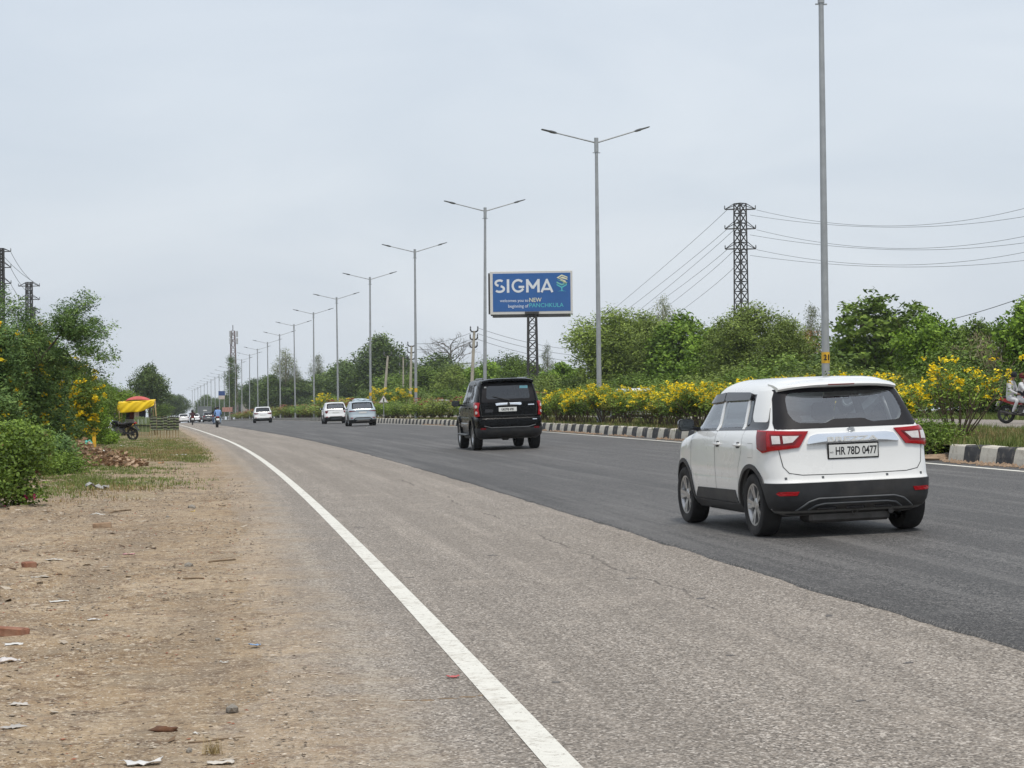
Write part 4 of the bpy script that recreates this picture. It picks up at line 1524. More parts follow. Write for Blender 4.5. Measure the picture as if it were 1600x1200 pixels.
def band(body, y_from, z0, z1, off, nz=6):
    """a wrap-round strip of bumper from one side (y_from) round the tail to the other"""
    mb = MB()
    fn = body.m_wrap()
    def t_end(z):
        lo, hi = 0, 2.6
        for _ in range(30):
            mid = (lo + hi) / 2
            if fn(mid, z).y < y_from(z): lo = mid
            else: hi = mid
        return lo
    rows = []
    for j in range(-1, nz + 2):
        z = z0 + (z1 - z0) * min(max(j, 0), nz) / nz
        te = t_end(z)
        row = []
        for t in np.concatenate([np.linspace(-te, -.6, 14), np.linspace(-.55, .55, 9), np.linspace(.6, te, 14)]):
            e = .004
            p = fn(t, z)
            n = (fn(t + e, z) - fn(t - e, z)).normalized()
            n = Vector((n.y, -n.x, 0))
            row.append(p + n * (off if 0 <= j <= nz else -.02))
        rows.append(row)
    w = len(rows[0])
    mb.add([p for r_ in rows for p in r_], [(i * w + k, i * w + k + 1, (i + 1) * w + k + 1, (i + 1) * w + k) for i in range(len(rows) - 1) for k in range(w - 1)])
    return mb


def mirror_mb(sgn, body, y, z, w=.17, h=.13):
    mb = MB()
    x = sgn * body.side_x(y, z)
    prof = [(-.10, .0), (-.09, .75), (-.04, 1.0), (.03, .92), (.085, .55), (.10, 0)]
    cx = x + sgn * (w * .62 + .05)
    vv, ff = [], []
    n = 14
    for (dy, s_) in [(-.05, .96), (-.045, 1.0), (.0, .98), (.05, .8), (.085, .45)]:
        for k in range(n):
            t = 2 * math.pi * k / n
            c_, s2 = math.cos(t), math.sin(t)
            vv.append((cx + math.copysign(abs(c_) ** .6, c_) * w * .55 * s_, y + dy, z + .06 + math.copysign(abs(s2) ** .6, s2) * h * .55 * s_))
    for i in range(4):
        for k in range(n): ff.append((i * n + k, i * n + (k + 1) % n, (i + 1) * n + (k + 1) % n, (i + 1) * n + k))
    ff.append(tuple(range(n))); ff.append(tuple(4 * n + k for k in range(n)))
    mb.add(vv, ff)
    mb.bar((x - sgn * .02, y + .02, z), (cx - sgn * w * .2, y + .02, z + .03), (.06, .05))
    g = MB()
    g.add([(cx + math.copysign(abs(math.cos(t)) ** .6, math.cos(t)) * w * .48, y - .053, z + .06 + math.copysign(abs(math.sin(t)) ** .6, math.sin(t)) * h * .46) for t in np.linspace(0, 2 * math.pi, 20, endpoint=False)], [tuple(range(20))])
    return mb, g


def seat_meshes():
    bk = MB().box((0, 0, .32), (.50, .14, .62), Matrix.Rotation(R(-12), 3, 'X'), .05).box((0, -.10, .74), (.26, .10, .20), Matrix.Rotation(R(-8), 3, 'X'), .04)
    bk.box((0, .25, .02), (.50, .50, .14), None, .05)
    return bk.mesh('seat', M['seat'], True)


def car_shell(body, zs, arches, side_win, rear_in, wind, cab_z, cab_front, paint_m, floor_z=.5):
    base = body.loft(zs).mesh('body', [paint_m, M['interior']])
    cuts = []
    for (yc, zc, rr) in arches:
        for sgn in (-1, 1):
            mb = MB(); mb.lathe([(rr, .42), (rr, 1.3)], 40, axis='x')
            mb.v = [(sgn * x, y + yc, z + zc) for x, y, z in mb.v]
            me = mb.mesh('c', [M['interior'], M['interior']])
            cuts.append(me)
    zc = np.linspace(floor_z, cab_z, 14)
    cab = body.loft(list(zc), .055, cab_front)
    # keep the cavity inside the wind screen line
    cab.cur = 0
    cuts.append(cab.mesh('c', [M['interior'], M['interior']]))
    for poly in side_win:
        cuts.append(MB().prism(poly, -1.3, 1.3, 'x').mesh('c', [M['interior'], M['interior']]))
    if rear_in: cuts.append(MB().prism(rear_in, body.yr(1.0) - .5, body.ym - .75, 'y').mesh('c', [M['interior'], M['interior']]))
    if wind: cuts.append(MB().prism(wind, body.ym + .2, 3, 'y').mesh('c', [M['interior'], M['interior']]))
    for c in cuts:
        c.polygons.foreach_set('material_index', [1] * len(c.polygons))
    res = bool_cut(base, cuts)
    for p_ in res.polygons:
        if p_.center.z < body.z0 + .085: p_.material_index = 1
    res.polygons.foreach_set('use_smooth', [True] * len(res.polygons))
    res.set_sharp_from_angle(angle=R(32))
    return res


def zlist(z0, z1, dense):
    zs = sorted(set([round(v, 4) for v in np.arange(z0, z1, .045)] + [round(v, 4) for v in dense] + [z0, z1]))
    return [z for i, z in enumerate(zs) if i == 0 or z - zs[i - 1] > .004 or z == z1]


# ---------------------------------------------------------------- the white car in front
def white_suv():
    root = thing('compact_car', 'white compact SUV with red wrap-round tail lamps, nearest car on the road', 'car')
    rows = [  # z, rear, front, half width
        (.22, -1.74, 1.72, .78), (.28, -1.90, 1.86, .85), (.38, -1.975, 1.96, .88), (.50, -1.99, 2.0, .893), (.575, -1.992, 2.0, .895), (.60, -1.975, 1.99, .893), (.68, -1.955, 1.98, .896), (.80, -1.935, 1.95, .893),
        (.90, -1.925, 1.88, .892), (.97, -1.92, 1.72, .888), (1.02, -1.91, 1.45, .88), (1.06, -1.90, 1.18, .868), (1.11, -1.885, 1.06, .842), (1.15, -1.862, 1.0, .815),
        (1.25, -1.79, .86, .785), (1.40, -1.665, .63, .742), (1.49, -1.59, .48, .712), (1.55, -1.54, .37, .680), (1.60, -1.49, .22, .615), (1.635, -1.40, .06, .53), (1.655, -1.2, -.12, .40), (1.662, -.9, -.3, .2)]
    B = Body(rows, 8.5, 5, -.1)
    side = rounded([(-1.00, 1.145), (.78, 1.10), (.30, 1.535), (-.93, 1.545), (-1.22, 1.50)], .03)
    side = rounded([(-1.13, 1.15), (.80, 1.105), (.40, 1.43), (-.2, 1.46), (-1.10, 1.45)], .03)
    q_out = rounded([(-1.66, 1.125), (.86, 1.085), (.40, 1.465), (-.15, 1.50), (-1.45, 1.49)], .04)
    rin = rounded([(-.55, 1.185), (-.24, 1.172), (-.17, 1.212), (.17, 1.212), (.24, 1.172), (.55, 1.185), (.61, 1.27), (.575, 1.50), (-.575, 1.50), (-.61, 1.27)], .09, 5)
    rout = rounded([(-.765, 1.125), (.765, 1.125), (.655, 1.54), (-.655, 1.54)], .03)
    wind = rounded([(-.66, 1.14), (.66, 1.14), (.58, 1.5), (-.58, 1.5)], .06)
    zs = zlist(.22, 1.662, [.28, .30, .575, .585, .60, 1.0, 1.04, 1.06, 1.08, 1.10, 1.12, 1.59, 1.6, 1.62, 1.63, 1.64, 1.65])
    shell = car_shell(B, zs, [(-1.33, .335, .395), (1.17, .335, .395)], [side], rin, wind, 1.585, 1.02, M['white_paint'], .55)
    link('body', shell, root)
    # glass
    rw = patch(MB(), B.m_rear(), rout, rin, .005, .01, 96, 5).build('rear_window', M['ceramic'], root, smooth=True)
    patch(MB(), B.m_rear(), [(x * 1.01, 1.34 + (z - 1.34) * 1.01) for x, z in rin], None, .002, .004, 96, 6).build('pane', M['glass'], rw, smooth=True)
    sm_ = MB()
    wind_o = patch(MB(), lambda a, b: Vector((a, B.ym + (B.yf(b) - B.ym) * (1 - min(.999, abs(a) / B.W(b)) ** B.nf) ** (1 / B.nf), b)), wind, None, .002, .004, 64, 5)
    wind_o.build('windscreen', M['glass'], root, smooth=True)
    for sgn in (-1, 1):
        fn = B.m_side(sgn)
        frame = patch(MB(), fn, q_out, side, .004, .01, 110, 4).build('window_surround', M['gloss_black'], root, smooth=True)
        for poly, nm in ((rounded([(-.07, 1.128), (.76, 1.11), (.38, 1.43), (.0, 1.455), (-.05, 1.455)], .02), 'front'), (rounded([(-.93, 1.15), (-.15, 1.13), (-.13, 1.455), (-.88, 1.45)], .02), 'rear')):
            patch(MB(), fn, poly, None, .001, .004, 60, 5).build('side_window', M['glass'], root, smooth=True)
        # quarter light and pillars
        patch(MB(), fn, rounded([(-1.15, 1.19), (-1.03, 1.155), (-1.0, 1.44), (-1.08, 1.44)], .03), None, .006, .004, 40, 3).build('quarter_window', M['dark_glass'], root, smooth=True)
        patch(MB(), fn, [(-.15, 1.10), (-.07, 1.10), (-.05, 1.465), (-.13, 1.465)], None, .007, .03, 40, 3).build('pillar', M['white_paint'] if sgn < 0 else M['gloss_black'], root)
        patch(MB(), fn, [(-1.02, 1.12), (-.95, 1.12), (-.89, 1.465), (-.96, 1.465)], None, .007, .03, 40, 3).build('pillar', M['white_paint'], root)
        # white rear pillar that interrupts the black band
        patch(MB(), fn, rounded([(-1.60, 1.20), (-1.24, 1.20), (-1.17, 1.25), (-1.11, 1.525), (-1.45, 1.525)], .04), None, .007, .03, 60, 4).build('rear_pillar', M['white_paint'], root, smooth=True)
        # rain visors
        v = patch(MB(), fn, rounded([(-.12, 1.415), (.44, 1.385), (.36, 1.47), (-.1, 1.51)], .02), None, .030, .03, 50, 3)
        v.build('rain_visor', M['gloss_black'], root, smooth=True)
        patch(MB(), fn, rounded([(-1.02, 1.43), (-.14, 1.415), (-.12, 1.51), (-.99, 1.505)], .02), None, .030, .03, 50, 3).build('rain_visor', M['gloss_black'], root, smooth=True)
        # door gaps
        s_ = MB()
        seam(s_, fn, [(-.11, 1.10), (-.10, .75), (-.13, .40)], .007)
        seam(s_, fn, [(-1.05, 1.12), (-1.04, .90), (-.93, .72), (-.90, .40)], .005)
        seam(s_, fn, [(.80, 1.08), (.84, .7), (.76, .38)], .006)
        seam(s_, fn, [(-1.25, .98), (-1.40, .98), (-1.40, .83), (-1.25, .83)], .003)
        s_.build('door_gaps', M['seam'], root)['kind'] = 'stuff'
        for yh in (-.28, -1.0):
            hd = patch(MB(), fn, rounded([(yh - .02, .945), (yh + .17, .94), (yh + .17, .968), (yh - .02, .972)], .01), None, .028, .005, 28, 3, .006)
            hd.build('door_handle', M['white_paint'], root, smooth=True)
            patch(MB(), fn, rounded([(yh + .01, .925), (yh + .14, .92), (yh + .13, .985), (yh + .02, .99)], .03), None, .002, .004, 24, 2).build('handle_cup', M['seam'], root)
        tr = MB()
        arch_trim(tr, B, -1.33, .335, .385, .43, R(-12), R(192), sgn)
        tr.build('wheel_arch', M['plastic'], root, smooth=True)
        tr = MB(); arch_trim(tr, B, 1.17, .335, .385, .43, R(-12), R(192), sgn)
        tr.build('wheel_arch', M['plastic'], root, smooth=True)
        patch(MB(), fn, [(-.93, .235), (.77, .235), (.78, .33), (-.93, .33)], None, .016, .02, 50, 3).build('sill', M['plastic'], root)
        patch(MB(), fn, [(-.86, .335), (.70, .335), (.55, .455), (-.80, .47)], None, .012, .02, 50, 3).build('door_cladding', M['plastic'], root)
        mbm, g = mirror_mb(sgn, B, .72, 1.10)
        mo = mbm.build('door_mirror', M['gloss_black'], root, smooth=True)
        g.build('mirror_glass', M['mirror'], mo)
    # tail gate
    g_ = MB()
    W = B.m_wrap()
    for sg in (-1, 1):
        seam(g_, W, [(sg * .80, 1.13), (sg * .795, 1.05), (sg * .735, .74), (sg * .68, .675), (sg * .55, .652), (0, .645)], .008)
    g_.build('tailgate_gap', M['seam'], root)
    for sg in (-1, 1):
        out = [(sg * .455, 1.095), (sg * .80, 1.105), (sg * 1.12, 1.112), (sg * 1.10, .93), (sg * .98, .885), (sg * .86, .905), (sg * .565, .935)]
        lamp = patch(MB(), W, out, None, .018, .02, 96, 6, .006).build('tail_lamp', M['red_lens'], root, smooth=True)
        ring = [(sg * .525, 1.062), (sg * .85, 1.067), (sg * .845, .958), (sg * .61, .972)]
        patch(MB(), W, ring, None, .0265, .004, 60, 3).build('lamp_frame', M['dark_red_lens'], lamp)
        patch(MB(), W, [(sg * .56, 1.048), (sg * .715, 1.05), (sg * .715, .977), (sg * .63, .985)], None, .029, .003, 40, 3).build('reversing_lens', M['clear_lens'], lamp)
        patch(MB(), W, [(sg * .742, 1.05), (sg * .825, 1.053), (sg * .822, .974), (sg * .742, .976)], None, .029, .003, 40, 3).build('signal_lens', M['clear_lens'], lamp)
        dk = [(sg * .90, 1.09), (sg * 1.10, 1.095), (sg * 1.085, .94), (sg * .985, .905), (sg * .90, .915)]
        patch(MB(), W, dk, None, .0255, .003, 40, 3).build('side_lens', M['dark_red_lens'], lamp, smooth=True)
        patch(MB(), W, [(sg * .60, .488), (sg * .80, .488), (sg * .83, .47), (sg * .79, .448), (sg * .62, .448)], None, .020, .01, 40, 2).build('reflector', M['red_lens'], root)
        patch(MB(), W, [(sg * .34 - .012, .61), (sg * .34 + .012, .61), (sg * .34 + .012, .634), (sg * .34 - .012, .634)], None, .003, .004, 16, 2).build('parking_sensor', M['grey_plastic'], root)
        patch(MB(), W, [(sg * .72 - .012, .61), (sg * .72 + .012, .61), (sg * .72 + .012, .634), (sg * .72 - .012, .634)], None, .003, .004, 16, 2).build('parking_sensor', M['grey_plastic'], root)
    Rr = B.m_rear()
    bar = patch(MB(), Rr, rounded([(-.495, .965), (.495, .965), (.445, 1.045), (.36, 1.062), (-.36, 1.062), (-.445, 1.045)], .015), None, .030, .03, 70, 4, .008).build('chrome_bar', M['chrome'], root, smooth=True)
    text_mesh('BREZZA', .085, M['plate_white'], bar, 'lettering', (-.01, B.rear_y(0, 1.01) - .043, 1.005), (R(90), 0, 0), (1.75, .8), depth=.002, bold=.002)
    # raised emblem
    em = MB()
    S = [(-.045, .028), (.0, .058), (.045, .03), (.018, .03), (0, .040), (-.014, .030), (.045, -.006), (.045, -.012), (.0, -.058), (-.045, -.03), (-.018, -.03), (0, -.040), (.014, -.030), (-.045, .006)]
    em.prism([(x * .95, 1.098 + z * .52) for x, z in S], B.rear_y(0, 1.10) - .012, B.rear_y(0, 1.10) + .02, 'y')
    em.build('emblem', M['chrome'], root)
    yp = B.rear_y(0, .88)
    pl = MB().box((0, yp - .008, .882), (.545, .018, .165), None, .006).build('number_plate', M['gloss_black'], root)
    MB().box((0, yp - .0185, .882), (.515, .004, .135), None, .001).build('plate_face', M['plate_white'], pl)
    text_mesh('HR 78D 0477', .115, M['ink'], pl, 'plate_lettering', (.028, yp - .0212, .880), (R(90), 0, 0), (.68, 1.0), depth=.0006, bold=.0022)
    text_mesh('IND', .022, M['ink'], pl, 'plate_lettering', (-.232, yp - .0212, .87), (R(90), 0, 0), (1, 1), depth=.0006)
    # bumper
    bp = band(B, lambda z: -1.33 - math.sqrt(max(.001, .425 ** 2 - (z - .335) ** 2)), .235, .572, .012).build('rear_bumper', M['plastic'], root, smooth=True)
    ln = MB()
    for pts in ([(-.62, .285), (-.50, .375), (-.40, .405), (.40, .405), (.50, .375), (.62, .285)], [(-.50, .285), (-.42, .335), (-.33, .35), (.33, .35), (.42, .335), (.50, .285)]):
        dense = []
        for i in range(len(pts) - 1):
            for j in range(6): dense.append((pts[i][0] + (pts[i + 1][0] - pts[i][0]) * j / 6, pts[i][1] + (pts[i + 1][1] - pts[i][1]) * j / 6))
        dense.append(pts[-1])
        ln.tube([Vector((x, B.rear_y(x, z) - .016, z)) for x, z in dense], .010, 6)
    ln.build('skid_trim', M['grey_plastic'], bp, smooth='all')
    for x in (-.30, 0, .30):
        MB().box((x, B.rear_y(x, .30) - .012, .300), (.20, .03, .04), None, .012).build('diffuser_fin', M['gloss_black'], bp)
    un = MB().box((0, -1.62, .20), (.86, .34, .12), None, .03).box((0, -.2, .21), (1.3, 2.2, .05)).tube([(-.75, -1.33, .30), (.75, -1.33, .30)], .045, 8)
    un.tube([(.42, -1.84, .235), (.42, -1.6, .24)], .028, 10)
    un.build('underbody', M['steel'], root)
    MB().tube([Vector((.02 + .028 * math.cos(t), -1.86, .245 + .03 * math.sin(t))) for t in np.linspace(0, 6.283, 12)], .008, 6, False).build('tow_eye', M['steel'], root)
    # spoiler over the window
    sp = MB()
    vv = []
    xs = np.linspace(-1, 1, 17)
    for k, x in enumerate(xs):
        wx = x * .635
        dz = -.028 * abs(x) ** 4 - .012 * x * x
        dy = .12 * abs(x) ** 5
        vv += [(wx, -1.33 + dy, 1.640 + dz), (wx * 1.0, -1.52 + dy, 1.622 + dz), (wx, -1.655 + dy, 1.592 + dz), (wx, -1.665 + dy, 1.575 + dz), (wx, -1.64 + dy, 1.553 + dz), (wx, -1.50 + dy, 1.545 + dz)]
    n6 = 6
    ff = [(i * n6 + k, i * n6 + k + 1, (i + 1) * n6 + k + 1, (i + 1) * n6 + k) for i in range(16) for k in range(5)]
    ff += [tuple(range(6)), tuple(16 * 6 + k for k in range(5, -1, -1))]
    sp.add(vv, ff)
    spo = sp.build('spoiler', M['white_paint'], root, smooth=True)
    MB().box((0, -1.662, 1.572), (.28, .012, .012)).build('brake_light', M['dark_red_lens'], spo)
    wp = MB().tube([(.0, B.rear_y(0, 1.16) - .02, 1.16), (.0, B.rear_y(0, 1.20) - .03, 1.185)], .016, 8)
    # cabin
    for x in (-.36, .36):
        link('front_seat', seat_meshes(), root, (x, .02, .53))
    MB().box((0, -1.02, .86), (1.25, .16, .56), Matrix.Rotation(R(-14), 3, 'X'), .05).box((-.36, -1.10, 1.19), (.24, .08, .13), None, .04).box((.36, -1.10, 1.19), (.24, .08, .13), None, .04).build('rear_seat', M['seat'], root, smooth=True)
    MB().box((0, .75, .98), (1.4, .4, .2), None, .05).build('dashboard', M['interior'], root)
    ws = wheel_meshes(.334, .215, .218)
    add_wheels(root, ws, .334, .772, -1.33, 1.17)
    return root


WX, WY = ground_at(1190, 843)      # where the rear left tyre meets the road
th = R(11.8)
car = white_suv()
lx, ly = -.772 - .06, -1.33
car.rotation_euler = (0, -CAMBER, th)
car.scale = (1.045, 1.0, 1.012)
car.location = (WX - (lx * math.cos(th) - ly * math.sin(th)), WY - (lx * math.sin(th) + ly * math.cos(th)), .034 + float(camber(WX + .83 - edge_x(WY))))


# ---------------------------------------------------------------- the black car
def black_suv():
    root = thing('black_car', 'large black SUV with stacked red tail lamps driving beside the median hedge', 'car')
    rows = [(.30, -1.95, 2.0, .80), (.38, -2.17, 2.12, .865), (.50, -2.26, 2.2, .895), (.66, -2.275, 2.22, .905), (.84, -2.265, 2.2, .91), (.875, -2.23, 2.18, .908), (.91, -2.15, 2.15, .905),
            (1.05, -2.145, 2.08, .905), (1.14, -2.14, 1.95, .903), (1.19, -2.135, 1.55, .90), (1.23, -2.13, 1.1, .895), (1.30, -2.12, .98, .88), (1.40, -2.10, .86, .855), (1.60, -2.05, .64, .80), (1.78, -1.99, .44, .755),
            (1.85, -1.96, .33, .73), (1.895, -1.91, .18, .67), (1.92, -1.80, .0, .56), (1.932, -1.5, -.3, .3)]
    B = Body(rows, 15, 6, -.1)
    side = rounded([(-1.72, 1.31), (.80, 1.26), (.42, 1.76), (-1.66, 1.78)], .04)
    rin = rounded([(-.60, 1.375), (.60, 1.375), (.56, 1.73), (-.56, 1.73)], .05)
    rout = rounded([(-.74, 1.29), (.74, 1.29), (.655, 1.80), (-.655, 1.80)], .03)
    wind = rounded([(-.70, 1.30), (.70, 1.30), (.60, 1.76), (-.60, 1.76)], .05)
    zs = zlist(.30, 1.932, [.38, .84, .86, .875, .89, .91, 1.15, 1.17, 1.2, 1.22, 1.24, 1.87, 1.885, 1.9, 1.91, 1.92])
    link('body', car_shell(B, zs, [(-1.36, .385, .455), (1.34, .385, .455)], [side], rin, wind, 1.84, 1.0, M['black_paint'], .7), root)
    rw = patch(MB(), B.m_rear(), rout, rin, .005, .01, 72, 4).build('rear_window', M['ceramic'], root, smooth=True)
    patch(MB(), B.m_rear(), rin, None, .002, .004, 60, 5).build('pane', M['dark_glass'], rw, smooth=True)
    MB().box((.44, B.rear_y(.44, 1.66) - .006, 1.665), (.22, .008, .105), Matrix.Rotation(R(14), 3, 'X')).build('sticker', M['sticker'], rw)
    MB().box((-.60, B.rear_y(.60, 1.69) - .008, 1.695), (.06, .006, .05), Matrix.Rotation(R(14), 3, 'X')).build('sticker', M['plate_white'], rw)
    patch(MB(), lambda a, b: Vector((a, B.ym + (B.yf(b) - B.ym) * (1 - min(.999, abs(a) / B.W(b)) ** B.nf) ** (1 / B.nf), b)), wind, None, .002, .004, 60, 5).build('windscreen', M['glass'], root, smooth=True)
    wp = MB().tube([(.04, B.rear_y(0, 1.33) - .03, 1.33), (-.2, B.rear_y(.2, 1.38) - .03, 1.39), (-.42, B.rear_y(.4, 1.42) - .025, 1.455)], [.016, .011, .008], 6)
    wp.build('wiper', M['plastic'], root)
    for sgn in (-1, 1):
        fn = B.m_side(sgn)
        for (a, b_) in ((-.02, .74), (-.90, -.09), (-1.66, -.97)):
            poly = rounded([(a, 1.315), (b_, 1.29), (b_ - (.30 if b_ > .5 else 0), 1.755), (a + .02, 1.77)], .03)
            patch(MB(), fn, poly, None, .001, .004, 48, 4).build('side_window', M['dark_glass'], root, smooth=True)
        for a in (-.055, -.935):
            patch(MB(), fn, [(a - .04, 1.28), (a + .04, 1.28), (a + .045, 1.79), (a - .035, 1.79)], None, .005, .03, 40, 3).build('pillar', M['gloss_black'], root)
        s_ = MB()
        seam(s_, fn, [(-.05, 1.27), (-.05, .55)], .008); seam(s_, fn, [(-.95, 1.27), (-.93, .95), (-.82, .6)], .008); seam(s_, fn, [(.82, 1.2), (.84, .55)], .008)
        s_.build('door_gaps', M['seam'], root)['kind'] = 'stuff'
        for yh in (-.25, -1.0):
            patch(MB(), fn, rounded([(yh - .02, 1.12), (yh + .18, 1.12), (yh + .18, 1.16), (yh - .02, 1.16)], .01), None, .03, .005, 28, 3).build('door_handle', M['black_paint'], root)
        for yc in (-1.36, 1.34):
            tr = MB(); arch_trim(tr, B, yc, .385, .445, .535, R(-5), R(185), sgn, .045)
            tr.build('wheel_arch', M['black_paint'], root, smooth=True)
        MB().box((sgn * .92, 0, .42), (.20, 1.75, .045), None, .015).build('side_step', M['grey_plastic'], root)
        patch(MB(), fn, [(-.86, .62), (.80, .62), (.80, .74), (-.86, .74)], None, .022, .02, 50, 3, .01).build('door_moulding', M['gloss_black'], root)
        mbm, g = mirror_mb(sgn, B, .80, 1.22, .21, .16)
        mo = mbm.build('door_mirror', M['gloss_black'], root, smooth=True); g.build('mirror_glass', M['mirror'], mo)
        W = B.m_wrap()
        out = [(sgn * .775, 1.285), (sgn * .93, 1.30), (sgn * 1.10, 1.285), (sgn * 1.02, 1.12), (sgn * 1.04, .93), (sgn * .93, .90), (sgn * .79, .925), (sgn * .82, 1.1)]
        lamp = patch(MB(), W, out, None, .03, .03, 72, 5, .012).build('tail_lamp', M['red_lens'], root, smooth=True)
        for zc in (1.18, 1.02):
            patch(MB(), W, [(sgn * (.87 + .035 * math.cos(t)), zc + .04 * math.sin(t)) for t in np.linspace(0, 6.283, 14, endpoint=False)], None, .05, .01, 28, 3).build('lamp_lens', M['clear_lens'], lamp)
        patch(MB(), W, [(sgn * .66, .565), (sgn * .80, .565), (sgn * .79, .615), (sgn * .65, .615)], None, .014, .01, 28, 2).build('reflector', M['dark_red_lens'], root)
        rl = MB().tube([(sgn * .60, -1.7, 1.90), (sgn * .60, -1.6, 1.93), (sgn * .585, -.2, 1.935), (sgn * .57, -.05, 1.88)], .022, 8)
        rl.build('roof_rail', M['gloss_black'], root, smooth='all')
    Rr = B.m_rear()
    patch(MB(), Rr, rounded([(-.345, 1.195), (.345, 1.195), (.36, 1.265), (-.36, 1.265)], .02), None, .03, .02, 50, 3, .008).build('chrome_bar', M['chrome'], root, smooth=True)
    em = MB(); em.lathe([(.001, -.012), (.035, -.010), (.04, 0)], 16, axis='y', c=(0, B.rear_y(0, 1.23) - .036, 1.232)); em.build('emblem', M['plastic'], root)
    yp = B.rear_y(0, 1.08)
    pl = MB().box((-.03, yp - .014, 1.09), (.49, .02, .115), None, .006).build('number_plate', M['plate_white'], root)
    text_mesh('UK07FB 4781', .09, M['ink'], pl, 'plate_lettering', (-.03, yp - .0245, 1.088), (R(90), 0, 0), (.68, .98), depth=.0006, bold=.003)
    patch(MB(), Rr, rounded([(-.66, 1.02), (-.44, 1.02), (-.42, 1.10), (-.64, 1.11)], .03), None, .008, .01, 40, 3).build('gate_handle', M['gloss_black'], root)
    patch(MB(), Rr, rounded([(.53, 1.19), (.70, 1.19), (.70, 1.215), (.53, 1.215)], .005), None, .006, .006, 24, 2).build('badge', M['chrome'], root)
    patch(MB(), Rr, rounded([(.62, .80), (.74, .80), (.74, .82), (.62, .82)], .005), None, .006, .006, 24, 2).build('badge', M['chrome'], root)
    g_ = MB()
    for sg in (-1, 1): seam(g_, Rr, [(sg * .76, 1.84), (sg * .775, 1.3), (sg * .74, .93), (0, .93)], .01)
    g_.build('tailgate_gap', M['seam'], root)
    bp = band(B, lambda z: -1.36 - .50, .32, .60, .014).build('rear_bumper', M['plastic'], root, smooth=True)
    MB().tube([(-.70, B.rear_y(.7, .63) - .02, .66), (-.5, B.rear_y(.5, .6) - .02, .61), (.5, B.rear_y(.5, .6) - .02, .61), (.70, B.rear_y(.7, .63) - .02, .66)], .012, 6).build('bumper_trim', M['grey_plastic'], bp)
    sp = MB()
    vv = []
    for x in np.linspace(-1, 1, 15):
        wx = x * .70; dz = -.055 * abs(x) ** 4; dy = .05 * abs(x) ** 3
        vv += [(wx, -1.75 + dy, 1.925 + dz), (wx, -2.0 + dy, 1.935 + dz), (wx, -2.13 + dy, 1.915 + dz), (wx, -2.14 + dy, 1.865 + dz), (wx, -1.94 + dy, 1.83 + dz)]
    sp.add(vv, [(i * 5 + k, i * 5 + k + 1, (i + 1) * 5 + k + 1, (i + 1) * 5 + k) for i in range(14) for k in range(4)] + [tuple(range(5)), tuple(14 * 5 + k for k in range(4, -1, -1))])
    sp.build('spoiler', M['black_paint'], root, smooth=True)
    for x in (-.4, .4): link('front_seat', seat_meshes(), root, (x, 0, .80))
    MB().box((0, -.95, 1.15), (1.3, .16, .62), Matrix.Rotation(R(-12), 3, 'X'), .05).build('rear_seat', M['seat'], root)
    MB().box((0, -.1, .33), (1.2, 3.4, .06)).tube([(-.7, -1.36, .36), (.7, -1.36, .36)], .07, 10).box((0, -1.36, .36), (.25, .25, .22), None, .06).build('underbody', M['steel'], root)
    ws = wheel_meshes(.385, .25, .235, 5, False)
    add_wheels(root, ws, .385, .79, -1.36, 1.34)
    return root


bs = black_suv()
xb, yb = ground_at(741, 705.5)
hb = R(9.0)
bs.rotation_euler = (0, -CAMBER, hb)
lx, ly = -.79 - .08, -1.36
S_ = 1.065
bs.scale = (S_, S_, S_)
bs.location = (xb - S_ * (lx * math.cos(hb) - ly * math.sin(hb)), yb - S_ * (lx * math.sin(hb) + ly * math.cos(hb)), gz(yb) + .034 + float(camber(xb + .87 - edge_x(yb))))


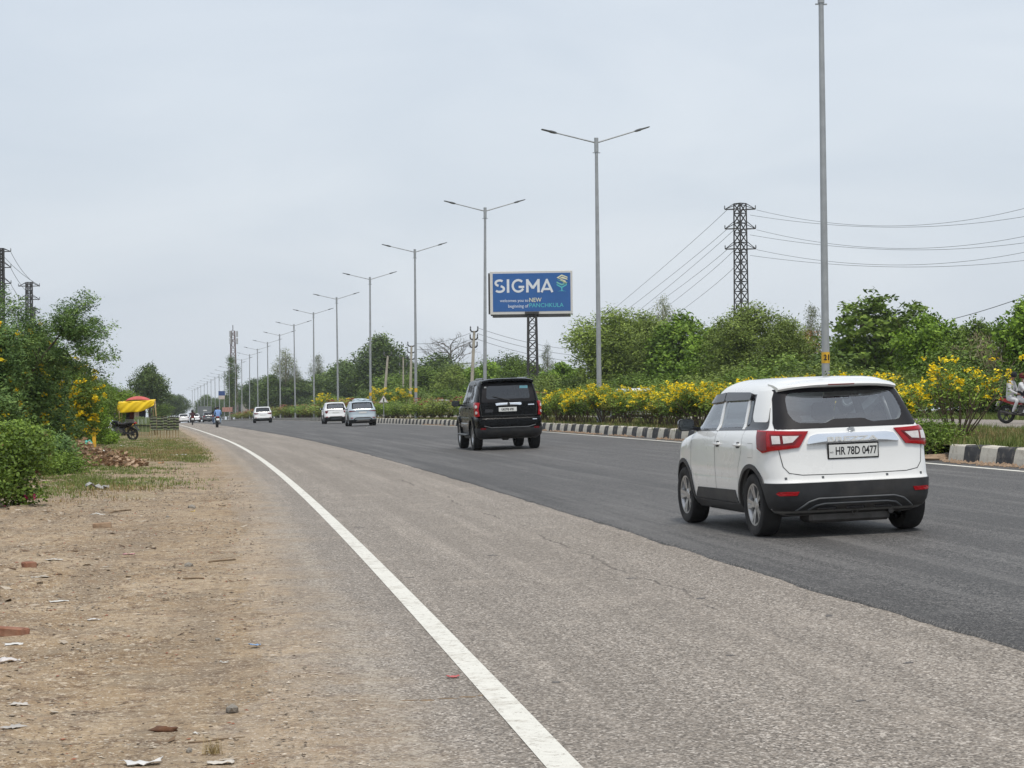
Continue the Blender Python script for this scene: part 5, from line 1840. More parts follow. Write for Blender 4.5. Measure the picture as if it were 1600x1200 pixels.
# ---------------------------------------------------------------- the other cars
def crossover(name, label, paint_m, style, group=None):
    root = thing(name, label, 'car', group=group)
    k = style.get('h', 1.63) / 1.63
    Lh = style.get('len', 4.3) / 2
    rows = [(.22, -Lh + .25, Lh - .25, .79), (.30, -Lh + .08, Lh - .1, .86), (.45, -Lh, Lh - .02, .89), (.60, -Lh + .01, Lh, .897), (.72, -Lh + .05, Lh - .02, .898), (.85, -Lh + .07, Lh - .08, .895), (.95, -Lh + .08, Lh - .2, .89), (1.0, -Lh + .09, Lh - .5, .885),
            (1.04, -Lh + .10, Lh - .92, .878), (1.10, -Lh + .13, Lh - 1.06, .862), (1.2, -Lh + .22, Lh - 1.18, .82), (1.36, -Lh + .38, Lh - 1.42, .765), (1.5, -Lh + .53, Lh - 1.66, .72), (1.565, -Lh + .6, Lh - 1.82, .69), (1.60, -Lh + .68, Lh - 1.98, .63), (1.62, -Lh + .9, Lh - 2.2, .5), (1.63, -Lh + 1.2, Lh - 2.4, .25)]
    rows = [(z * k, a, b, w) for z, a, b, w in rows]
    B = Body(rows, 8, 5, -.1)
    ra, fa = -Lh + .80, Lh - .90
    side = rounded([(-Lh + .75, 1.13 * k), (Lh - 1.28, 1.09 * k), (Lh - 1.75, 1.50 * k), (-Lh + .95, 1.49 * k)], .04)
    rb = style.get('rb', 1.14)
    rin = rounded([(-.60, rb * k + .02), (.60, rb * k + .02), (.55, 1.46 * k), (-.55, 1.46 * k)], .06)
    rout = rounded([(-.68, rb * k - .02), (.68, rb * k - .02), (.63, 1.50 * k), (-.63, 1.50 * k)], .04)
    wind = rounded([(-.66, 1.14 * k), (.66, 1.14 * k), (.58, 1.48 * k), (-.58, 1.48 * k)], .06)
    zs = zlist(.22 * k, 1.63 * k, [.97 * k, .99 * k, 1.01 * k, 1.03 * k, 1.05 * k, 1.585 * k, 1.6 * k, 1.61 * k])
    link('body', car_shell(B, zs, [(ra, .34, .41), (fa, .34, .41)], [side], rin, wind, 1.55 * k, Lh - 1.1, paint_m, .55), root)
    rw = patch(MB(), B.m_rear(), rout, rin, .005, .01, 64, 4).build('rear_window', M['ceramic'], root, smooth=True)
    patch(MB(), B.m_rear(), rin, None, .002, .004, 50, 4).build('pane', style.get('glass', M['dark_glass']), rw, smooth=True)
    patch(MB(), lambda a, b: Vector((a, B.ym + (B.yf(b) - B.ym) * (1 - min(.999, abs(a) / B.W(b)) ** B.nf) ** (1 / B.nf), b)), wind, None, .002, .004, 50, 4).build('windscreen', M['glass'], root, smooth=True)
    W = B.m_wrap(); Rr = B.m_rear()
    for sgn in (-1, 1):
        fn = B.m_side(sgn)
        for (a, b_) in ((-.05, Lh - 1.30), (-Lh + .80, -.12)):
            c_ = .36 if b_ > .3 else 0
            patch(MB(), fn, rounded([(a, 1.12 * k), (b_, 1.11 * k), (b_ - c_, 1.48 * k), (a + (0 if c_ else .15), 1.48 * k)], .03), None, .001, .004, 40, 4).build('side_window', M['dark_glass'], root, smooth=True)
        patch(MB(), fn, [(-.13, 1.10 * k), (-.04, 1.10 * k), (-.04, 1.50 * k), (-.13, 1.50 * k)], None, .004, .03, 30, 3).build('pillar', M['gloss_black'], root)
        s_ = MB(); seam(s_, fn, [(-.09, 1.08 * k), (-.1, .42)], .007); seam(s_, fn, [(-1.02, 1.08 * k), (-.98, .8), (-.9, .42)], .006); s_.build('door_gaps', M['seam'], root)['kind'] = 'stuff'
        for yc in (ra, fa):
            tr = MB(); arch_trim(tr, B, yc, .34, .40, .455, R(-10), R(190), sgn); tr.build('wheel_arch', M['plastic'], root, smooth=True)
        patch(MB(), fn, [(ra + .45, .235), (fa - .45, .235), (fa - .45, .40), (ra + .45, .40)], None, .014, .02, 40, 3).build('sill', M['plastic'], root)
        mbm, g = mirror_mb(sgn, B, Lh - 1.35, 1.09 * k)
        mo = mbm.build('door_mirror', M['gloss_black'], root, smooth=True); g.build('mirror_glass', M['mirror'], mo)
        lamp = patch(MB(), W, [(sgn * a, z * k) for a, z in style['lamp']], None, .014, .02, 60, 4, .006).build('tail_lamp', style.get('lens', M['dark_red_lens']), root, smooth=True)
        rlx = MB().tube([(sgn * .60, -Lh + .8, 1.585 * k), (sgn * .60, -Lh + .95, 1.64 * k), (sgn * .58, Lh - 2.2, 1.645 * k), (sgn * .56, Lh - 2.05, 1.59 * k)], .016, 6)
        rlx.build('roof_rail', style.get('rail', M['grey_plastic']), root, smooth='all')
        patch(MB(), W, [(sgn * .62, .50), (sgn * .78, .50), (sgn * .77, .54), (sgn * .62, .54)], None, .018, .01, 24, 2).build('reflector', M['red_lens'], root)
    if style.get('strip'):
        a, b_ = style['strip']
        patch(MB(), Rr, [(-.66, a * k), (.66, a * k), (.66, b_ * k), (-.66, b_ * k)], None, .008, .01, 50, 3).build('lamp_strip', M['gloss_black'], root)
    pz = style.get('plate', .86) * k
    yp = B.rear_y(0, pz)
    MB().box((0, yp - .01, pz), (.50, .02, .11), None, .005).build('number_plate', M['plate_white'], root)
    bp = band(B, lambda z: ra - math.sqrt(max(.001, .44 ** 2 - (z - .34) ** 2)), .24, style.get('bump', .46), .012).build('rear_bumper', M['plastic'], root, smooth=True)
    sk = style.get('skid', 'grey_plastic')
    patch(MB(), Rr, rounded([(-.46, .30), (.46, .30), (.36, .40), (-.36, .40)], .03), None, .022, .02, 50, 3, .01).build('skid_plate', M[sk], bp, smooth=True)
    if style.get('arc'):
        pts = [(-.62, .30), (-.54, .45), (-.42, .53), (.42, .53), (.54, .45), (.62, .30)]
        MB().tube([Vector((x, B.rear_y(x, z) - .012, z)) for x, z in pts], .03, 6).build('bumper_arch', M['plastic'], bp)
    sp = MB(); vv = []
    for x in np.linspace(-1, 1, 13):
        wx = x * .64; dz = -.05 * abs(x) ** 4; dy = .05 * abs(x) ** 3
        vv += [(wx, -Lh + .85 + dy, 1.615 * k + dz), (wx, -Lh + .50 + dy, 1.575 * k + dz), (wx, -Lh + .49 + dy, 1.545 * k + dz), (wx, -Lh + .66 + dy, 1.52 * k + dz)]
    sp.add(vv, [(i * 4 + q, i * 4 + q + 1, (i + 1) * 4 + q + 1, (i + 1) * 4 + q) for i in range(12) for q in range(3)] + [(0, 1, 2, 3), tuple(48 + q for q in (3, 2, 1, 0))])
    sp.build('spoiler', style.get('spoil', paint_m), root, smooth=True)
    for x in (-.37, .37): link('front_seat', seat_meshes(), root, (x, -.05, .58))
    MB().box((0, -.85, .95), (1.25, .16, .6), Matrix.Rotation(R(-14), 3, 'X'), .05).build('rear_seat', M['seat'], root)
    MB().box((0, 0, .20), (1.3, 2 * Lh - 1, .06)).tube([(-.7, ra, .3), (.7, ra, .3)], .05, 8).build('underbody', M['steel'], root)
    add_wheels(root, wheel_meshes(.34, .22, .225, 5, True, style.get('alloy', 'alloy')), .34, .775, ra, fa)
    return root


def put_car(o, px, py, head=None, lx=-.5, ly=-1.9, dz=.034, Y=None):
    """px, py: where the middle of the rear tyres' contact line is seen"""
    x, y = ground_at(px, py) if Y is None else (ratio(px)[0] * Y, Y)
    h = heading(y) if head is None else head
    o.rotation_euler = (math.atan2(gz(y + 2) - gz(y - 2), 4), -CAMBER, h)
    o.location = (x - (0 * math.cos(h) - ly * math.sin(h)), y - (ly * math.cos(h)), gz(y) + dz + float(camber(x - edge_x(y))))
    return o


blue = crossover('blue_car', 'blue-grey crossover with a slim full-width lamp strip and a bundle on its roof', M['blue_paint'],
                 dict(len=4.3, h=1.60, lamp=[(.40, .985), (.70, 1.0), (1.0, 1.0), (1.02, .94), (.80, .93), (.45, .955)], strip=(.955, .99), plate=.87, bump=.40, arc=True, skid='alloy', glass=M['glass'], rb=1.13))
put_car(blue, 566, 666.3, R(9), ly=-1.36)
creta = crossover('white_car', 'white crossover with black bumper half hidden behind the blue-grey car', M['pearl_paint'],
                  dict(len=4.3, h=1.62, lamp=[(.56, .97), (.84, .99), (.80, .82), (.70, .78), (.62, .86)], plate=.86, bump=.50, arc=True, strip=(1.02, 1.045), rb=1.16, glass=M['glass']))
put_car(creta, 524.5, 662.6, R(9), ly=-1.36)
w3 = crossover('white_car', 'white hatchback alone in the middle lane beyond the blue-shirted motorcyclist', M['pearl_paint'],
               dict(len=4.2, h=1.58, lamp=[(.42, .97), (.82, 1.02), (1.0, 1.02), (.98, .92), (.75, .87), (.5, .90)], plate=.80, bump=.47, rail=M['white_paint'], rb=1.13))
put_car(w3, 411, 661.3, R(9.3), ly=-1.36)
w4 = crossover('white_car', 'small far white car at the left end of the road by the bamboo panels', M['pearl_paint'],
               dict(len=4.0, h=1.52, lamp=[(.62, .99), (.92, 1.0), (.95, .85), (.70, .86)], plate=.75, bump=.36, glass=M['dark_glass']))
put_car(w4, 287, 660.5, ly=-1.25, Y=335)
w5 = crossover('white_car', 'far white car half hidden between the dark-jacketed rider and the truck', M['pearl_paint'],
               dict(len=4.0, h=1.55, lamp=[(.62, .99), (.92, 1.0), (.95, .85), (.70, .86)], plate=.75, bump=.4))
put_car(w5, 304.5, 659.0, ly=-1.25, Y=350)
w6 = crossover('dark_car', 'far dark car beside the truck behind the blue-shirted rider', M['brown_paint'],
               dict(len=4.1, h=1.6, lamp=[(.55, .99), (.92, 1.0), (.95, .85), (.66, .86)], lens=M['red_lens'], plate=.75, bump=.4))
put_car(w6, 325.5, 659.8, ly=-1.3, Y=318)

# cargo wrapped on the blue car's roof
rr = np.random.default_rng(4)
bd = MB()
n1_, n2_ = 20, 9
for i in range(n2_):
    for j in range(n1_):
        t = 2 * math.pi * j / n1_
        f_ = i / (n2_ - 1)
        rad = math.cos(f_ * math.pi / 2) ** .6
        w_ = 1 + .13 * math.sin(t * 3 + 1) + .09 * rr.normal()
        bd.v.append((math.cos(t) * .55 * rad * w_, math.sin(t) * .62 * rad * w_, .16 * math.sin(f_ * math.pi / 2) ** .8 * (1 + .14 * rr.normal())))
for i in range(n2_ - 1):
    for j in range(n1_): bd.f.append((i * n1_ + j, i * n1_ + (j + 1) % n1_, (i + 1) * n1_ + (j + 1) % n1_, (i + 1) * n1_ + j)); bd.mi.append(0)
bd.f.append(tuple(range(n1_ - 1, -1, -1))); bd.mi.append(0)
p = blue.matrix_world
hb_ = blue.rotation_euler.z
bl_ = Vector(blue.location)
o = bd.build('roof_bundle', simple('pale_wrap', (.42, .50, .55), .45, .3, 7.0), None, (bl_.x + .35 * math.sin(hb_), bl_.y - .35 * math.cos(hb_), bl_.z + 1.575), (0, 0, hb_), True)
tag(o, 'lumpy pale blue wrapped bundle on the roof of the blue-grey car', 'bundle')


# far truck
def truck():
    root = thing('truck', 'far dark grey truck with a tall flat tailboard', 'truck')
    tarp = simple('truck_grey', (.12, .135, .14), .8, .2)
    MB().box((0, -.4, 2.15), (2.35, 5.6, 2.2), None, .05).build('cargo_box', tarp, root)
    MB().box((0, -3.22, 2.1), (2.3, .05, 2.0)).build('tailboard', simple('tailboard', (.16, .175, .18), .7, .2), root)
    MB().box((0, -3.28, 2.45), (.7, .03, .25)).build('painted_panel', M['plate_white'], root)
    MB().box((0, 3.2, 1.75), (2.2, 1.5, 2.3), None, .12).build('cab', M['brown_paint'], root)
    MB().box((0, -.2, .85), (1.1, 6.6, .3)).build('chassis', M['steel'], root)
    MB().box((0, -3.2, .75), (2.2, .12, .22)).build('rear_bar', M['steel'], root)
    for sx in (-1, 1):
        MB().box((sx * .95, -3.27, .92), (.25, .05, .12)).build('tail_lamp', M['red_lens'], root)
    ws = wheel_meshes(.5, .28, .28, 6, False, 'dark_alloy')
    add_wheels(root, ws, .5, .95, -2.0, 2.9)
    return root


tk = truck()
x, y = ratio(317)[0] * 385, 385.0
tk.location = (x, y + 2, gz(y)); tk.rotation_euler = (0, 0, heading(y))
# ================================================================== street furniture and other structures
M['galv'] = simple('galvanised_steel', (.36, .375, .385), .5, .12, 4.0, metal=.35)
M['galv_dark'] = simple('lamp_head_grey', (.12, .125, .13), .5, .15)
M['lens'] = simple('lamp_lens', (.6, .6, .58), .3, .05)
M['yellow'] = simple('yellow_tag', (.72, .42, .03), .6, .12)
M['rusty'] = simple('tower_steel', (.045, .042, .042), .7, .3, 3.0)
M['concrete'] = simple('pole_concrete', (.42, .38, .31), .9, .15, 5.0, grime=(.22, .2, .17), bumps=.3)
M['wire'] = simple('wire_grey', (.09, .095, .10), .6, .1)

# ---- lamp posts
LH = 11.4
lp = MB().tube([(0, 0, -.1), (0, 0, 3), (0, 0, 7), (0, 0, LH)], [.105, .095, .080, .062], 12)
lp_me = lp.mesh('pole', M['galv'], True)
sl_me = MB().tube([(0, 0, LH - .45), (0, 0, LH + .12)], .085, 12).box((0, 0, LH - .48), (.3, .05, .03)).mesh('collar', M['galv'], True)
base_me = MB().box((0, 0, .02), (.4, .4, .04)).box((0, 0, -.15), (.55, .55, .3), None, .03).mesh('base_plate', M['galv'])


def arm_mesh(sx, ang):
    L_ = 1.72
    return MB().tube([(0, 0, 0), (sx * L_ * math.cos(ang), 0, L_ * math.sin(ang))], [.032, .026], 8).mesh('arm', M['galv'], True)


def head_mesh():
    mb = MB()
    prof = [(-.02, .05, .03), (.06, .10, .05), (.22, .13, .055), (.30, .15, .035), (.58, .14, .028), (.62, .11, .02)]
    n = 8
    vv = []
    for x, w, h in prof:
        for k in range(n):
            t = 2 * math.pi * k / n + math.pi / 8
            vv.append((x, w * math.cos(t), h * math.sin(t)))
    ff = [(i * n + k, i * n + (k + 1) % n, (i + 1) * n + (k + 1) % n, (i + 1) * n + k) for i in range(len(prof) - 1) for k in range(n)]
    ff += [tuple(range(n)), tuple((len(prof) - 1) * n + k for k in range(n))]
    mb.add(vv, ff)
    return mb.mesh('lamp_head', M['galv_dark'], True)


AL, AR = R(13), R(17)
arm_me = {-1: arm_mesh(-1, AL), 1: arm_mesh(1, AR)}
hd_me = head_mesh()
ln_me = MB().box((.43, 0, -.032), (.26, .2, .012)).mesh('lens', M['lens'])


def lamp(label, y, off=14.6, tilt=0.0):
    x_, y_, z_ = on(off, y, .32)
    o = thing('street_lamp', label, 'street lamp', (x_, y_, z_), heading(y), 'twin-arm street lamps on the median')
    o.rotation_euler = (0, tilt, heading(y))
    link('pole', lp_me, o); link('collar', sl_me, o); link('base_plate', base_me, o)
    for sx, a in ((-1, AL), (1, AR)):
        ar = link('arm', arm_me[sx], o, (0, 0, LH - .08))
        L_ = 1.68
        h = link('lamp_head', hd_me, ar, (sx * L_ * math.cos(a), 0, L_ * math.sin(a)), (0, -a if sx > 0 else a, 0 if sx > 0 else math.pi))
        if sx < 0: h.rotation_euler = (0, -a, math.pi)
    return o


for i in range(25):
    y_ = 50.2 if i == 0 else 52.3 + 27.4 * i
    if i == 0: lab = 'nearest twin-arm street lamp, its pole rising out of the top of the photo'
    elif i < 13: lab = f'grey twin-arm street lamp, {ORD[i]} along the median from the white car'
    else: lab = f'small far twin-arm street lamp, {ORD[24 - i]} from the far end of the row'
    o = lamp(lab, y_, 14.05 if i == 0 else 14.6, [0, .0, .012, .003, .006, -.004, .004, -.006, 0][i % 9])
    if i in (0, 3, 4):
        p = MB().lathe([(.095, 1.82), (.105, 1.82), (.105, 2.10), (.095, 2.10)], 14).build('number_band', M['yellow'], o, smooth=True)
        if i == 0:
            text_mesh('21', .19, M['ink'], o, 'pole_number', (.0, -.109, 1.96), (R(90), 0, 0), (.9, 1), depth=.002, bold=.006)
# rear row on a side road, seen small at the far left
for i, (px, top, Y) in enumerate([(274.5, 619, 700), (281.5, 622, 800), (285.5, 624, 900)]):
    o = thing('street_lamp', f'tiny far street lamp on the left roadside, {ORD[i]} from the left', 'street lamp', (ratio(px)[0] * Y, Y, gz(Y)), heading(Y), 'far lamps on the left roadside')
    o.scale = (1, 1, max(.4, top_height(top, Y, px) / LH))
    link('pole', lp_me, o)
    for sx, a in ((-1, AL), (1, AR)): link('arm', arm_me[sx], o, (0, 0, LH - .08))


# ---- lattice work
def lattice(mb, h, w0, w1, panels, leg=.12, br=.06, z0=0.0, dbl=True):
    def corner(z, k):
        t = (z - z0) / (h - z0)
        w = (w0 * (1 - t) + w1 * t) / 2
        return Vector((w * (1, 1, -1, -1)[k], w * (1, -1, -1, 1)[k], z))
    for k in range(4): mb.bar(corner(z0, k), corner(h, k), leg)
    for i in range(panels):
        za, zb = z0 + (h - z0) * i / panels, z0 + (h - z0) * (i + 1) / panels
        for k in range(4):
            k2 = (k + 1) % 4
            mb.bar(corner(za, k), corner(zb, k2), br)
            if dbl: mb.bar(corner(za, k2), corner(zb, k), br)
            mb.bar(corner(zb, k), corner(zb, k2), br)
    return corner


def pylon(label, px, top, Y, arm_px, half_px, leg_px):
    pxm = FPX / Y
    x_ = ratio(px)[0] * Y
    h = top_height(top, Y, px)
    o = thing('transmission_tower', label, 'pylon', (x_, Y, gz(Y)), R(38), 'transmission towers')
    w = leg_px / pxm / 1.5
    mb = MB()
    corner = lattice(mb, h, w * 1.3, w, max(8, int(h / 1.15)), .17, .085)
    mb.build('lattice_body', M['rusty'], o)['kind'] = 'stuff'
    tips = []
    Rz = Matrix.Rotation(R(-38), 3, 'Z')
    for ap in arm_px:
        z = top_height(ap, Y, px)
        a_ = MB()
        for sx in (-1, 1):
            tip = Rz @ Vector((sx * half_px / pxm, 0, z))
            for k in range(4):
                c0 = corner(z, k)
                c1 = corner(min(h, z + .9), k)
                if (Rz.inverted() @ c0).x * sx > -.01:
                    a_.bar(c0, tip, .12); a_.bar(c1, tip, .08)
            tips.append(Vector((x_ + sx * half_px / pxm, Y, gz(Y) + z)))
        arm_o = a_.build('cross_arm', M['rusty'], o)
        for sx in (-1, 1):
            tip = Rz @ Vector((sx * half_px / pxm, 0, z))
            MB().lathe([(.03, 0), (.09, .12), (.04, .2), (.09, .3), (.04, .36), (.06, .45)], 8, c=tip + Vector((0, 0, .02))).build('insulator', M['galv_dark'], arm_o)
    return o, tips


def P3(px, py, Y):
    kx, kz = ratio(px, py)
    return Vector((kx * Y, Y, CAM_H + kz * Y))


def wire(label, pts, rad, group):
    """a sagging cable through three points"""
    a, m_, b = [Vector(p) for p in pts]
    c = m_ * 2 - (a + b) * .5
    P = [a * (1 - t) ** 2 + c * 2 * t * (1 - t) + b * t * t for t in np.linspace(0, 1, 40)]
    o = MB().tube(P, rad, 5, False).build('power_line', M['wire'])
    return tag(o, label, 'cable', group)


pyl, tips = pylon('tall dark lattice transmission tower above the olive trees on the right', 1160, 318, 240, [327, 357.5, 389], 24, 20)
W_ = 'high-voltage lines at the right tower'
for i, (py, m_, e, nm) in enumerate([(328, 353, 322, 'topmost'), (336, 355, 337, 'second'), (359, 388, 367, 'third'), (367, 390, 379, 'fourth'), (390, 414, 392, 'fifth'), (399, 417, 407, 'lowest')]):
    x0 = 1182 if i % 2 == 0 else 1172
    wire(f'{nm} sagging power line running right from the transmission tower', (P3(x0, py, 239), P3(1395, m_, 222), P3(1625, e - 3, 205)), .022, W_)
for i, (x0, py, ex, ey, nm) in enumerate([(1136, 328, 978, 465, 'highest'), (1136, 358, 985, 478, 'second'), (1146, 360, 1000, 482, 'third'), (1136, 390, 1030, 470, 'fourth'), (1146, 392, 1062, 462, 'fifth'), (1150, 415, 1080, 472, 'lowest')]):
    wire(f'{nm} power line falling to the left from the transmission tower', (P3(x0, py, 240), P3((x0 + ex) / 2 - (x0 - ex) * .12, (py + ey) / 2 + 3 + (ey - py) * .12, 300), P3(ex - (x0 - ex) * .35, ey + (ey - py) * .35, 360)), .026, W_)
wire('single cable rising towards the right edge above the far trees', (P3(1490, 498, 150), P3(1550, 481, 140), P3(1625, 455, 130)), .025, W_)
pylon('dark lattice tower cut by the left edge of the photo', 4, 388, 290, [393, 418, 443], 15, 9)
pylon('lower dark lattice tower beside the one at the left edge', 47, 441, 360, [447, 468, 489], 16.5, 11)
pylon('smallest lattice tower half hidden behind the left thicket', 53, 480, 470, [484, 497, 510], 11, 7)
for i, (a, b_) in enumerate([((-12, 378), (62, 446)), ((17, 394), (62, 448)), ((17, 419), (60, 469)), ((17, 444), (60, 490))]):
    wire(f'{["highest", "second", "third", "lowest"][i]} cable strung between the two left lattice towers', (P3(*a, 290), P3((a[0] + b_[0]) / 2, (a[1] + b_[1]) / 2 + 8, 325), P3(*b_, 360)), .035, 'lines between the left towers')


# ---- billboard
def billboard():
    Y = 214.0
    k = FPX / Y
    x_ = ratio(833)[0] * Y
    zb = gz(Y) + .62
    o = thing('billboard', 'blue advertising billboard reading SIGMA on a dark lattice column', 'billboard', (x_, Y, zb), R(-4))
    def U(px): return (px - 833) / k
    def Z(py): return CAM_H + ratio(833, py)[1] * Y - zb
    zc, hh = (Z(423.5) + Z(491)) / 2, Z(423.5) - Z(491)
    x0, x1 = U(767.5), U(896.5)
    white = simple('board_white', (.66, .64, .62), .6, .05)
    blue = simple('board_blue', (.022, .115, .36), .5, .06, 1.0)
    MB().box(((x0 + x1) / 2, 0, zc), (x1 - x0, .35, hh), None, .03).build('frame', white, o)
    f = MB().box(((U(772) + U(893.5)) / 2, -.185, (Z(427) + Z(486.5)) / 2), (U(893.5) - U(772), .03, Z(427) - Z(486.5))).build('face', blue, o)
    bk = MB()
    for xx in (x0 + .1, x1 - .1): bk.box((xx, .55, zc - .1), (.12, .8, hh)).bar((xx, .2, zc + hh / 2), (xx, .95, zc - hh / 2), .08)
    bk.box(((x0 + x1) / 2, .45, Z(493)), (x1 - x0 - .5, 1.2, .3))
    bk.box((x0 - .12, .22, zc - .05), (.16, .35, hh * .95))
    bk.build('support_frame', M['rusty'], o)
    MB().box((0, -.35, Z(489)), (1.5, .5, .25)).build('catwalk', M['rusty'], o)
    mb = MB(); lattice(mb, Z(493), 1.15, .85, 12, .16, .07)
    mb.build('column', M['rusty'], o)['kind'] = 'stuff'
    T = -.205
    light = simple('board_letters', (.74, .76, .80), .6, .03); cream = simple('board_cream', (.80, .76, .50), .6, .03); teal = simple('board_teal', (.10, .52, .56), .6, .03); small = simple('board_small_text', (.72, .76, .82), .6, .03)
    r90 = (R(90), 0, 0)
    def txt(body, xa, xb, ya, yb_, m_, bold, nm='lettering'):
        t = text_mesh(body, 1.0, m_, f, nm, (0, 0, 0), r90, depth=.008, bold=bold)
        co = np.array([v.co for v in t.data.vertices])
        lo, hi = co.min(0), co.max(0)
        W__, H__ = U(xb) - U(xa), Z(ya) - Z(yb_)
        sx, sy = W__ / (hi[0] - lo[0]), H__ / (hi[1] - lo[1])
        t.scale = (sx, sy, 1)
        t.location = (U(xa) - lo[0] * sx, T, Z(yb_) - lo[1] * sy)
        return t
    def stroke(mb, pts, w, closed=False):
        P_ = [np.array(p, float) for p in pts]
        Lf, Rt = [], []
        for i, p in enumerate(P_):
            d = P_[min(i + 1, len(P_) - 1)] - P_[max(i - 1, 0)]
            d = d / (np.hypot(*d) + 1e-9)
            nn = np.array([-d[1], d[0]]) * w / 2
            Lf.append(p + nn); Rt.append(p - nn)
        for i in range(len(P_) - 1):
            mb.prism([(U(a), Z(b)) for a, b in (Lf[i], Lf[i + 1], Rt[i + 1], Rt[i])], T - .012, T + .004, 'y')
    def arc(cx, cy, rx, ry, a0, a1, n=14): return [(cx + rx * math.cos(R(a0 + (a1 - a0) * i / n)), cy - ry * math.sin(R(a0 + (a1 - a0) * i / n))) for i in range(n + 1)]
    glyphs = {'S': [arc(782.7, 441.8, 6.2, 4.2, 40, 255), arc(782.7, 451.0, 6.8, 4.4, 75, -145)], 'I': [[(796, 436), (796, 457)]],
              'G': [arc(812, 446.5, 8.8, 9.0, 45, 330), [(812.5, 448.2), (821.3, 448.2)]],
              'M': [[(826.2, 457), (826.2, 436.3)], [(825.6, 437.2), (835, 450.6)], [(844.2, 437.2), (834.6, 450.6)], [(843.6, 457), (843.6, 436.3)]],
              'A': [[(848.3, 457), (857.3, 436.6)], [(865.2, 457), (856.2, 436.6)], [(851.8, 452), (861.6, 452)]]}
    for g_, ss in glyphs.items():
        mb = MB()
        for q, pts in enumerate(ss): stroke(mb, [(a, b + .02 * q) for a, b in pts], 3.9 if g_ in 'IM' else 3.5)
        mb.v = [(a, b - .0015 * (i // 8 % 5), c) for i, (a, b, c) in enumerate(mb.v)]
        mb.build('lettering', light, f)['kind'] = 'stuff'
    txt('welcomes you to', 783, 827.5, 467, 473, small, .003)
    txt('NEW', 829, 848, 465.5, 472, cream, .004)
    txt('beginning of', 796, 827.5, 475.5, 482, small, .003)
    txt('PANCHKULA', 829, 882.5, 474, 480.3, teal, .003)
    lg = MB()
    def quad(pts, c):
        lg.cur = c
        lg.prism([(U(a), Z(b)) for a, b in pts], T - .01, T + .01, 'y')
    quad([(872, 434.5), (880, 429.8), (889, 433.5), (889, 435.2), (880.5, 431.8), (875, 434.8), (886, 439.5), (886, 441)], 0)
    quad([(877, 435), (881, 433), (889, 436.5), (889, 438)], 0)
    quad([(878, 438), (889, 442), (884, 444.5), (884, 443), (878, 440)], 0)
    quad([(872, 437), (880, 441), (888, 446), (888, 444), (882, 440)], 1)
    quad([(872, 440.5), (880, 444.5), (888, 441.5), (888, 443.5), (880, 447.0), (872, 443)], 1)
    quad([(872, 444.5), (880, 448.8), (888, 444.5), (888, 446.3), (880.8, 450.5), (880.8, 455), (879.2, 455), (879.2, 450.5), (872, 446.3)], 2)
    quad([(873, 456), (880, 454.6), (887, 456), (880, 455.5)], 2)
    lg.build('tree_logo', [cream, simple('board_green', (.18, .5, .45), .6, .03), teal], f)['kind'] = 'stuff'


billboard()


# ---- small far signs, mast, building, triangular sign
def far_sign():
    Y = 430.0
    o = thing('far_billboard', 'small blue and white far billboard on posts left of the column tree', 'billboard', (ratio(346.5)[0] * Y, Y, gz(Y)), 0)
    k = FPX / Y
    def Z(py): return CAM_H + ratio(346, py)[1] * Y - gz(Y)
    MB().box((0, 0, (Z(611) + Z(618)) / 2), (10 / k, .2, Z(611) - Z(618))).build('upper_panel', simple('sign_blue', (.03, .07, .22), .5, .3, 1.5), o)
    MB().box((0, 0, (Z(618) + Z(624)) / 2), (9.5 / k, .2, Z(618) - Z(624) - .05)).build('lower_panel', simple('sign_pale', (.55, .47, .42), .5, .2, 1.5), o)
    for sx in (-1, 1): MB().tube([(sx * .5, .15, -.2), (sx * .5, .15, Z(613))], .09, 8).build('post', M['galv'], o)
    MB().box((1.2, 0, Z(640)), (2.2, .15, 1.0)).build('low_board', simple('sign_red', (.42, .22, .18), .6, .3), o)


far_sign()
Y = 620.0
o = thing('telecom_mast', 'red and white telecom mast with antennas behind the column tree', 'mast', (ratio(365)[0] * Y, Y, gz(Y)))
hm = top_height(517, Y, 365)
mb = MB(); lattice(mb, hm, 2.6, 1.1, 14, .2, .1)
mb.build('lattice_body', simple('mast_paint', (.20, .15, .15), .7, .3), o)['kind'] = 'stuff'
MB().tube([(0, 0, hm), (0, 0, hm + 1.8)], .12, 6).build('lightning_rod', M['rusty'], o)
for z in (hm - 1, hm - 3.2):
    for a in range(3):
        t = a * 2.1
        MB().box((math.cos(t) * 1.3, math.sin(t) * 1.3, z), (.5, .5, 1.9), Matrix.Rotation(t, 3, 'Z'), .06).build('antenna', simple('antenna_grey', (.4, .4, .4), .6, .1), o)

Y = 640.0
o = thing('far_building', 'small pale building top among the far trees', 'building', (ratio(383)[0] * Y, Y, gz(Y)), heading(Y))
hB = top_height(616, Y, 383)
MB().box((0, 0, hB / 2), (2.6, 4, hB)).build('wall', simple('pale_plaster', (.36, .33, .30), .9, .15), o)
MB().box((0, 0, hB + .1), (3.1, 4.6, .25)).build('roof', simple('roof_slab', (.3, .28, .26), .9, .15), o)
MB().box((0, -2.02, hB - 1.1), (1.2, .08, 1.0)).build('window', M['gloss_black'], o)

